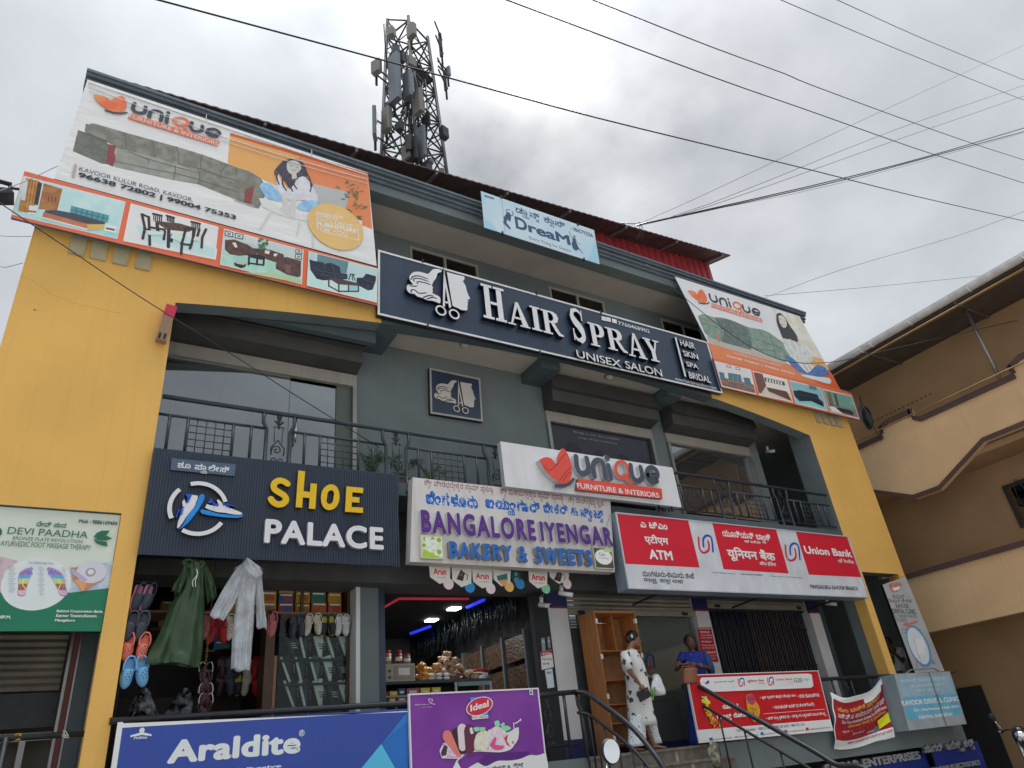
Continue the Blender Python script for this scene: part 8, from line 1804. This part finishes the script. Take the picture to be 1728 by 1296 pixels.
def face(t,c,r,f,m=M_ink):
 f = Vector(f).normalized(); s = f.cross(Vector((0,0,1))).normalized(); c = Vector(c)
 for k in (-1,1): g = G(); g.blob(c + f * r * .8 + s * k * r * .32 + Vector((0,0,r * .05)),(r * .08,r * .12,r * .06),m,8,6,Matrix((f,s,Vector((0,0,1)))).transposed()); g.build('eye',t); g = G(); g.tube([c + f * r * .84 + s * k * r * .18 + Vector((0,0,r * .24)),c + f * r * .76 + s * k * r * .5 + Vector((0,0,r * .25))],r * .035,m,5); g.build('eyebrow',t)
 g = G(); g.tube([c + f * r * .86 - Vector((0,0,r * .5)) + s * r * .2,c + f * r * .97 - Vector((0,0,r * .5)),c + f * r * .86 - Vector((0,0,r * .5)) - s * r * .2],r * .05,mat('lip',S(110,56,50)),5); g.build('lips',t)
W1 = crop(1040,1030,4.87); yA = .02; V3 = lambda x,y,yy: P(*W1(x,y),yy)
def motif(nm,base,dark,sc,th):
 m = bpy.data.materials.new(nm); m.use_nodes = True; t = m.node_tree; b = t.nodes['Principled BSDF']; b.inputs['Roughness'].default_value = .8; tc_ = t.nodes.new('ShaderNodeTexCoord'); v = t.nodes.new('ShaderNodeTexVoronoi'); v.inputs['Scale'].default_value = sc; n = t.nodes.new('ShaderNodeTexNoise'); n.inputs['Scale'].default_value = 34; n.inputs['Detail'].default_value = 3
 ma = t.nodes.new('ShaderNodeMath'); ma.operation = 'MULTIPLY_ADD'; ma.inputs[1].default_value = .75; r = t.nodes.new('ShaderNodeValToRGB'); r.color_ramp.elements[0].position = th; r.color_ramp.elements[0].color = (*dark,1); r.color_ramp.elements[1].position = th + .03; r.color_ramp.elements[1].color = (*base,1)
 t.links.new(tc_.outputs['Object'],v.inputs['Vector']); t.links.new(tc_.outputs['Object'],n.inputs['Vector']); t.links.new(n.outputs[0],ma.inputs[0]); t.links.new(v.outputs['Distance'],ma.inputs[2]); t.links.new(ma.outputs[0],r.inputs[0]); t.links.new(r.outputs[0],b.inputs['Base Color']); return m
M_kur = motif('floral_cotton',S(206,206,204,1.1),S(60,62,74),8.5,.69); M_pnt = motif('blue_check_cotton',S(196,204,210,1.1),S(80,104,130),34,.62); M_sar = motif('blue_saree',S(24,44,140,1.1),S(110,130,200),22,.49)
w1 = thing('person','person in a white floral kurta with hair in a bun, holding out a white bag','person',tuple(V3(150,1165,yA)))
g = G(); hc1 = V3(148,236,yA); hr = .105; fdir = (1,-.25,-.12); head(g,hc1,hr,fdir,M_skin)
g.tube([V3(128,262,yA),V3(112,318,yA),V3(105,350,yA)],[.052,.05,.07],M_skin,10)
g.tube([V3(105,350,yA),V3(125,450,yA),V3(160,560,yA),V3(165,680,yA)],[.09,.1,.1,.11],M_skin,14,ry=[.13,.13,.11,.13])
ne,nw = V3(112,500,yA - .2),V3(192,606,yA - .2)
g.tube([V3(82,365,yA - .15),ne,nw],[.05,.04,.026],M_skin,10); hd = (V3(240,665,yA - .22) - nw); hand(g,nw,hd,(0,-.3,1),M_skin,.9)
fw_ = V3(268,548,yA + .1); g.tube([V3(140,370,yA + .14),V3(215,500,yA + .16),fw_],[.05,.036,.025],M_skin,10); hand(g,fw_,(1,-.2,.1),(0,1,.2),M_skin,.9)
for hx,kx,ax,yy in ((150,165,125,yA - .035),(185,225,312,yA + .05)):
 ank = V3(ax,1128,yy); g.tube([V3(hx,680,yy),V3(kx,900,yy),ank],[.05,.045,.034],M_skin,10); ank.z = FL + .07; g.tube([ank + Vector((-.03,0,-.03)),ank + Vector((.04,0,-.03)),ank + Vector((.12,-.03,-.045)),ank + Vector((.19,-.05,-.05))],[.035,.038,.036,.018],M_skin,8,ry=[.03,.03,.022,.014])
remesh(g,'body',M_skin,.0075,w1); face(w1,hc1,hr,fdir)
g = G(); g.blob(hc1 + Vector((-.025,.01,.035)),(.107,.096,.1),M_hair,16,12); g.blob(hc1 + Vector((-.125,.0,.0)),(.06,.05,.058),M_hair,12,8); remesh(g,'hair',M_hair,.007,w1)
g = G(); g.blob(hc1 + Vector((-.1,-.07,.03)),(.022,.012,.03),M_sw,8,6); g.build('hair_flower',w1)
rings([(318,85,140),(345,42,178),(400,32,205),(470,45,236),(560,72,258),(660,76,278),(800,82,300),(950,96,342)],W1,yA,M_kur,1.05,rip=.03).build('kurta',w1)
g = G(); g.tube([V3(72,352,yA - .12),V3(92,430,yA - .17),V3(108,490,yA - .2)],[.075,.072,.062],M_kur,12); g.build('sleeve',w1); g = G(); g.tube([V3(140,362,yA + .1),V3(185,440,yA + .16)],[.07,.058],M_kur,12); g.build('sleeve',w1)
rings([(860,110,238),(940,98,240),(1020,95,245),(1118,88,248)],W1,yA - .06,M_pnt,.85,rip=.06).build('trouser_leg',w1); rings([(860,200,300),(940,222,335),(1010,250,352),(1095,282,382)],W1,yA + .1,M_pnt,.7,rip=.05,ph=1).build('trouser_leg',w1)
for ax,yy in ((125,yA - .035),(312,yA + .05)):
 a = V3(ax,1128,yy); g = G(); g.tube([(a.x - .05,yy,FL + .008),(a.x + .06,yy - .02,FL + .008),(a.x + .2,yy - .05,FL + .008)],[.035,.04,.03],M_rubber,8,ry=.008); g.tube([(a.x + .07,yy - .05,FL + .01),(a.x + .08,yy - .03,FL + .065),(a.x + .07,yy + .02,FL + .01)],.006,M_rubber,5); g.build('sandal',w1)
ph_ = nw + hd.normalized() * .1; g = G(); R_ = (V3(240,690,0) - V3(195,715,0)).normalized(); obox(g,V3(182,715,yA - .25),V3(270,668,yA - .25),.07,.008,M_ink); pt = tag(g.build('mobile_phone'),'dark phone in a wallet case held in the hand of the woman in white','phone'); g = G(); obox(g,V3(176,700,yA - .243),V3(200,690,yA - .243),.06,.003,M_sb); g.build('blue_flap',pt)
g = G(); g = rings([(528,318,345),(560,300,368),(600,286,380),(650,278,400),(690,300,408),(700,330,390)],W1,yA - .02,mat('white_carrier_bag',S(214,218,222,1.1),rough=.35,var=.12,vs=9,bump=.03,bs=14),.6,24,.12); g.tube([V3(300,560,yA + .05),V3(310,535,yA + .05),V3(340,545,yA + .04)],[.03,.02,.04],MATS['white_carrier_bag'],8); mesh_thing(g,'carrier_bag','crumpled white carrier bag held out by the woman in white','bag')
g = G(); rr = random.Random(1)
for i in range(14): a = V3(290 + rr.uniform(-12,30),650 + rr.uniform(-25,60),yA - .08); v = Vector((rr.uniform(-.03,.03),-.01,-.06)); s_ = Vector((.02,.0,.01)); g.face([a,a + v * .5 + s_,a + v,a + v * .5 - s_],mat('fresh_green',S(96,140,60),rough=.5))
mesh_thing(g,'leafy_greens','fresh green leaves poking down beside the white carrier bag','vegetable')
# woman in the blue saree
yB = .22; w2 = thing('person','person in a dark blue saree looking down at a brown handbag beside the loan board','person',(V3(640,1100,yB).x,yB,FL)); V4 = lambda x,y,yy=yB: P(*W1(x,y),yy)
g = G(); h2c = V4(606,262); f2 = (-.35,-1,-.3); head(g,h2c,.1,f2,M_skind); g.tube([V4(612,290),V4(625,335),V4(630,360)],[.048,.048,.07],M_skind,10); g.tube([V4(630,360),V4(640,450),V4(655,600),V4(660,760)],[.16,.15,.15,.17],M_skind,14,ry=[.1,.11,.11,.13])
for sx_,e_,w_,sd_ in (((545,365),(492,486),(548,445),1),((718,365),(775,478),(668,448),-1)):
 e = V4(*e_,yB - .05); w = V4(*w_,yB - .24); g.tube([V4(*sx_),e,w],[.048,.04,.026],M_skind,10); hand(g,w,(sd_,-.25,.05),(0,-.2,1),M_skind,.8)
for x in (630,690): a = V4(x,760); g.tube([a,(a.x,yB,2.3),(a.x,yB,FL + .06)],[.09,.06,.038],M_skind,10); g.tube([(a.x,yB + .02,FL + .04),(a.x,yB - .14,FL + .03)],[.036,.028],M_skind,8)
remesh(g,'body',M_skind,.0075,w2); face(w2,h2c,.1,f2)
g = G(); g.blob(h2c + Vector((.02,.035,.03)),(.1,.09,.105),M_hair,16,12); g.tube([h2c + Vector((.05,.07,0)),V4(650,310,yB + .1),V4(665,420,yB + .16)],[.05,.04,.025],M_hair,8); remesh(g,'hair',M_hair,.007,w2)
rings([(338,590,668),(356,535,725),(420,540,738),(500,548,742),(580,560,745),(700,575,760),(900,590,770),(1095,592,780)],W1,yB,M_sar,.62,rip=.03).build('saree_body',w2)
g = G(); g.tube([V4(700,350),V4(738,400,yB - .02),V4(775,480,yB - .03),V4(790,560,yB)],[.07,.085,.07,.05],mat('teal_blue_cloth',S(26,70,120,1.1),rough=.6),12); g.build('saree_drape',w2); g = G(); g.tube([V4(548,362),V4(518,425,yB - .03)],[.065,.05],M_sar,12); g.build('blouse_sleeve',w2)
g = G(); a = V4(688,450,yB - .2); g.tube([a + Vector((-.004,0,.03)),a + Vector((.008,0,-.03))],.034,M_brs,10,cap=False); g.build('bangle',w2)
hbg = thing('handbag','brown leather handbag held in front of the woman in the blue saree','bag',tuple(V4(600,600,yB - .3))); M_lea = mat('tan_leather',S(140,88,60),rough=.5,bump=.002,bs=50); a,b = V4(542,600,yB - .3),V4(665,475,yB - .3)
rings([(474,562,650),(482,546,664),(530,542,667),(592,544,668),(603,560,655)],W1,yB - .3,M_lea,.5).build('bag_body',hbg); g = G(); g.tube([(a.x + .02,a.y,b.z - .03),(a.x + .08,a.y,b.z + .03),(b.x - .08,a.y,b.z + .03),(b.x - .02,a.y,b.z - .03)],.008,M_lea,6); g.build('handle',hbg); g = G(); g.tube([(a.x + .03,a.y - .05,b.z - .03),(b.x - .03,a.y - .05,b.z - .03)],.004,M_brs,5); g.build('zip',hbg)
# man in a white shirt behind the right pillar
yM = .62; V5 = lambda x,y,yy=yM: P(*dc(x,y),yy); m1_ = thing('person','person in a white shirt half hidden behind the right ochre pillar','person',(V5(430,700).x,yM,FL)); M_shirt = mat('white_shirt',S(196,204,200),rough=.8,bump=.006,bs=8)
g = G(); h3 = V5(352,530); head(g,h3,.108,(-1,-.5,-.1),M_skind); g.tube([h3 - Vector((0,0,.08)),V5(395,575)],[.055,.07],M_skind,10); g.tube([V5(420,590),V5(435,710),(V5(435,710).x,yM,2.5)],[.17,.17,.15],M_skind,12,ry=[.11,.12,.12])
e = V5(448,640,yM - .16); w = V5(385,575,yM - .2); g.tube([V5(462,590,yM - .1),e,w],[.05,.04,.028],M_skind,10); hand(g,w,V5(368,545,yM - .18) - w,(0,-1,.1),M_skind,1.0)
for dx in (-.09,.09): x = V5(435,710).x + dx; g.tube([(x,yM,2.55),(x,yM,FL + .06)],[.09,.045],M_skind,10); g.tube([(x,yM,FL + .04),(x - .14,yM,FL + .03)],[.04,.03],M_skind,8)
remesh(g,'body',M_skind,.009,m1_); face(m1_,h3,.108,(-1,-.5,-.1)); g = G(); g.blob(h3 + Vector((.03,.01,.035)),(.11,.1,.1),M_hair,14,10); g.build('hair',m1_)
rings([(556,390,462),(575,372,484),(640,378,498),(700,386,492),(790,390,500)],dc,yM,M_shirt,.62,rip=.03).build('shirt',m1_); g = G(); g.tube([V5(466,580,yM - .06),V5(458,625,yM - .15)],[.075,.06],M_shirt,12); g.build('sleeve',m1_)
g = G(); x = V5(435,710).x; g.tube([(x - .09,yM,2.72),(x - .09,yM,FL + .06)],[.12,.085],M_sg,12); g.tube([(x + .09,yM,2.72),(x + .09,yM,FL + .06)],[.12,.085],M_sg,12); g.build('trousers',m1_)
# torn paper at the foot of the right handrail
g = G(); lump(g,P(1207,1275,-.35),(.1,.05,.14),mat('old_torn_paper',S(170,164,140),rough=.8,col2=S(90,84,76),vs=10),11,18,12,.3); mesh_thing(g,'torn_sack','torn pale paper sack lying at the right end of the second step','sack')
# ---- overhead cables
def cable(pts,y0,y1,r,lab,m=M_ink):
 n = len(pts); q = [P(*p,y0 + (y1 - y0) * i / (n - 1)) for i,p in enumerate(pts)]; e0 = q[0] + (q[0] - q[1]).normalized() * 5; e1 = q[-1] + (q[-1] - q[-2]).normalized() * 6
 if y0 > -1: q = q + [e1]
 else: q = [e0] + q + [e1]
 g = G(); g.tube(smooth([tuple(v) for v in q],3),r,m,6); mesh_thing(g,'power_cable',lab,'cable','overhead cables')
cable([(268,0),(600,89),(800,143),(1000,197),(1200,246),(1373,288),(1536,329),(1728,373)],-3,-3,.013,'long black cable crossing in front of the telecom tower to the right edge')
cable([(855,0),(1200,129),(1357,184),(1509,238),(1580,262),(1728,309)],-3.3,-3.3,.013,'black cable entering at the top just above the sun, second lowest')
cable([(1000,0),(1200,79),(1323,124),(1373,145),(1555,212),(1647,244),(1728,270)],-3.6,-3.6,.012,'black kinked cable entering the sky right of the sun, third lowest')
cable([(1318,0),(1509,81),(1697,157),(1728,169)],-3.9,-3.9,.011,'bluish black cable crossing the upper right corner, lower of two'); cable([(1413,0),(1564,68),(1728,135)],-4.2,-4.2,.011,'bluish black cable crossing the upper right corner, upper of two')
cable([(1072,381),(1090,376),(1200,352),(1422,301),(1576,261),(1728,216)],-.1,-5,.013,'thick black service cable fanning out from the roof edge, upper of the pair'); cable([(1072,381),(1090,377),(1200,354),(1422,304),(1576,263),(1728,222)],-.1,-5,.012,'thick black service cable fanning out from the roof edge, lower of the pair')
cable([(1075,380),(1200,343),(1508,220),(1728,144)],-.1,-5,.006,'thin cable fanning out from the roof edge, middle one'); cable([(1075,380),(1200,347),(1508,238),(1728,162)],-.1,-5,.006,'thin cable fanning out from the roof edge just under the middle one'); cable([(1075,379),(1200,323),(1433,213),(1728,76)],-.1,-5,.005,'thin straight cable rising steepest from the roof edge'); cable([(1075,382),(1200,354),(1422,308),(1728,224)],-.1,-5,.004,'faint grey cable sagging lowest from the roof edge',M_sg)
cable([(1290,503),(1420,455),(1609,400),(1728,357)],-.1,-4,.005,'thin cable rising from the right cornice to the right edge'); cable([(1290,499),(1450,486),(1663,465)],.2,-2,.005,'thin nearly level cable above the tan house gutter')
cable([(1090,445),(1120,473),(1155,502),(1217,552),(1276,590),(1336,611),(1412,610),(1500,590)],-.3,-2.5,.007,'black cable sagging across the right furniture banner'); cable([(640,755),(500,668),(390,597),(235,500),(114,419),(5,346)],-.15,-2,.006,'thin black cable slanting over the left ochre wall and balcony')
cable([(97,280),(40,307),(0,322)],-.1,-1,.005,'thin cable from the left banner edge to the street lamp'); cable([(52,399),(20,399),(0,398)],.5,1.5,.004,'thin level cable left of the ochre wall, upper one',M_sg); cable([(38,444),(10,451),(0,450)],.5,1.5,.004,'thin level cable left of the ochre wall, lower one',M_sg)
g = G(); a = P(1080,378,-.1); lump(g,a,(.05,.04,.04),M_ink,3,12,8,.3); rr = random.Random(3)
for i in range(5): g.tube(smooth([tuple(a),(a.x + rr.uniform(-.1,.12),a.y,a.z - rr.uniform(.1,.2)),(a.x + rr.uniform(-.15,.15),a.y + .1,a.z - rr.uniform(.25,.5))],3),.004,M_sg if i % 2 else M_ink,4)
g.tube([a,(a.x,.62,zr(a.x) - .02)],.012,M_ink,5); mesh_thing(g,'cable_knot','tangled cable knot where the service cables meet the roof edge','cable knot')
# street lamp at the left edge
sl_ = thing('street_lamp','dark flat street lamp head on a bracket at the left edge','lamp',(-2.5,-.3,0)); a = P(*stc(0,330),-.3); b = P(*stc(165,300),-.3)
g = G(); g.tube([(-2.5,-.3,0),(-2.5,-.3,a.z + .25)],.06,M_black,8); g.build('pole',sl_); g = G(); c = P(*stc(100,262),-.3); g.tube([(-2.5,-.3,c.z + .02),tuple(c)],.03,M_black,6); g.tube([tuple(P(*stc(85,260),-.3)),tuple(P(*stc(88,310),-.3))],.022,M_black,6); g.tube([tuple(P(*stc(85,290),-.3)),tuple(b)],.02,M_black,6); g.build('bracket',sl_)
q = W2([stc(-60,300),stc(90,312),stc(122,352),stc(-60,350)],-.4); g = G(); g.prism(q[::-1],-.45,-.2,M_black); g.build('lamp_head',sl_)
# ---- motorcycles
def motorcycle(lab):
 t = thing('motorcycle',lab,'motorcycle',(0,0,0)); M_b = mat('black_bike_paint',S(34,38,44),rough=.15,var=.1)
 for x in (-.65,.65):
  g = G(); g.tube([(x + .29 * math.cos(k * PI / 12),0,.3 + .29 * math.sin(k * PI / 12)) for k in range(25)],.045,M_rubber,8,cap=False); w = g.build('wheel',t); g = G(); g.tube([(x,-.04,.3),(x,.04,.3)],.07,M_chrome,12)
  for k in range(5): g.tube([(x,0,.3),(x + .26 * math.cos(k * 1.257),0,.3 + .26 * math.sin(k * 1.257))],.014,M_alu,5)
  g.build('rim',w)
 for nm,f,m_ in (('fuel_tank',lambda g: g.blob((.12,0,.82),(.26,.14,.13),M_b,16,10),M_b),('seat',lambda g: g.tube([(-.08,0,.8),(-.35,0,.78),(-.62,0,.84)],[.1,.13,.08],M_rubber,10,ry=[.05,.05,.04]),0),('engine',lambda g: (g.blob((.05,0,.45),(.2,.13,.17),M_alu,12,8),g.tube([(.1,.08,.4),(-.3,.14,.3),(-.7,.14,.36)],[.03,.04,.05],M_chrome,8)),0),
('fork',lambda g: (g.tube([(.65,-.07,.3),(.42,-.07,.98)],.024,M_chrome,8),g.tube([(.65,.07,.3),(.42,.07,.98)],.024,M_chrome,8)),0),('frame',lambda g: g.tube([(.42,0,.92),(.05,0,.62),(-.6,0,.72),(-.65,0,.3)],.03,M_b,8),0),('headlight_cowl',lambda g: (g.blob((.52,0,.92),(.12,.14,.15),M_b,14,10),g.blob((.6,0,.9),(.06,.1,.09),M_mirror,12,8)),0),('mudguard',lambda g: g.tube([(.65 + .34 * math.cos(k),0,.3 + .34 * math.sin(k)) for k in (0,.5,1,1.5,2,2.5)],.06,M_b,8,ry=.01),0),
('handlebar',lambda g: (g.tube([(.3,-.36,.98),(.38,-.2,1.02),(.42,0,1.0),(.38,.2,1.02),(.3,.36,.98)],.014,M_ink,8),g.tube([(.3,-.36,.98),(.34,-.26,1.0)],.02,M_rubber,8),g.tube([(.3,.36,.98),(.34,.26,1.0)],.02,M_rubber,8),g.tube([(.36,-.3,.99),(.28,-.36,1.02)],.006,M_chrome,5)),0)):
  g = G(); f(g); g.build(nm,t)
 for s_ in (-1,1):
  g = G(); g.tube([(.36,s_ * .24,1.0),(.34,s_ * .3,1.12),(.33,s_ * .33,1.19)],.007,M_chrome,6); st2 = g.build('mirror_stem',t)
  g = G(); R = Matrix.Rotation(.15,3,'Y'); g.blob((.33,s_ * .35,1.24),(.02,.06,.075),M_ink,16,10,R); g.build('mirror_shell',t); g = G(); vs = [Vector((.33,s_ * .35,1.24)) + Vector((-.026,.052 * math.cos(k),.066 * math.sin(k))) for k in [j * PI / 12 for j in range(24)]]; g.face(vs,M_mirror); g.build('mirror_glass',t)
 return t
mb = motorcycle('black motorcycle parked at the lower right corner, its handlebar and mirrors in view'); a = P(1682,1232,-.9); rz = math.radians(205); c,s = math.cos(rz),math.sin(rz); mb.rotation_euler = (0,0,rz); mb.location = (a.x - (.33 * c + .35 * s),-.9 - (.33 * s - .35 * c),.40)
m2_ = copy_tree(mb); m2_['label'] = 'motorcycle at the bottom centre with only one round mirror showing'; a = P(1028,1268,-5.0); rz = math.radians(75); c,s = math.cos(rz),math.sin(rz); m2_.rotation_euler = (0,0,rz); m2_.location = (a.x - (.33 * c + .35 * s),-5.0 - (.33 * s - .35 * c),.40); m2_.scale = (1.03,) * 3
for ch_ in [c for c in m2_.children if c.name.startswith('mirror') and max(v.co.y for v in c.data.vertices) > 0]: bpy.data.objects.remove(ch_)
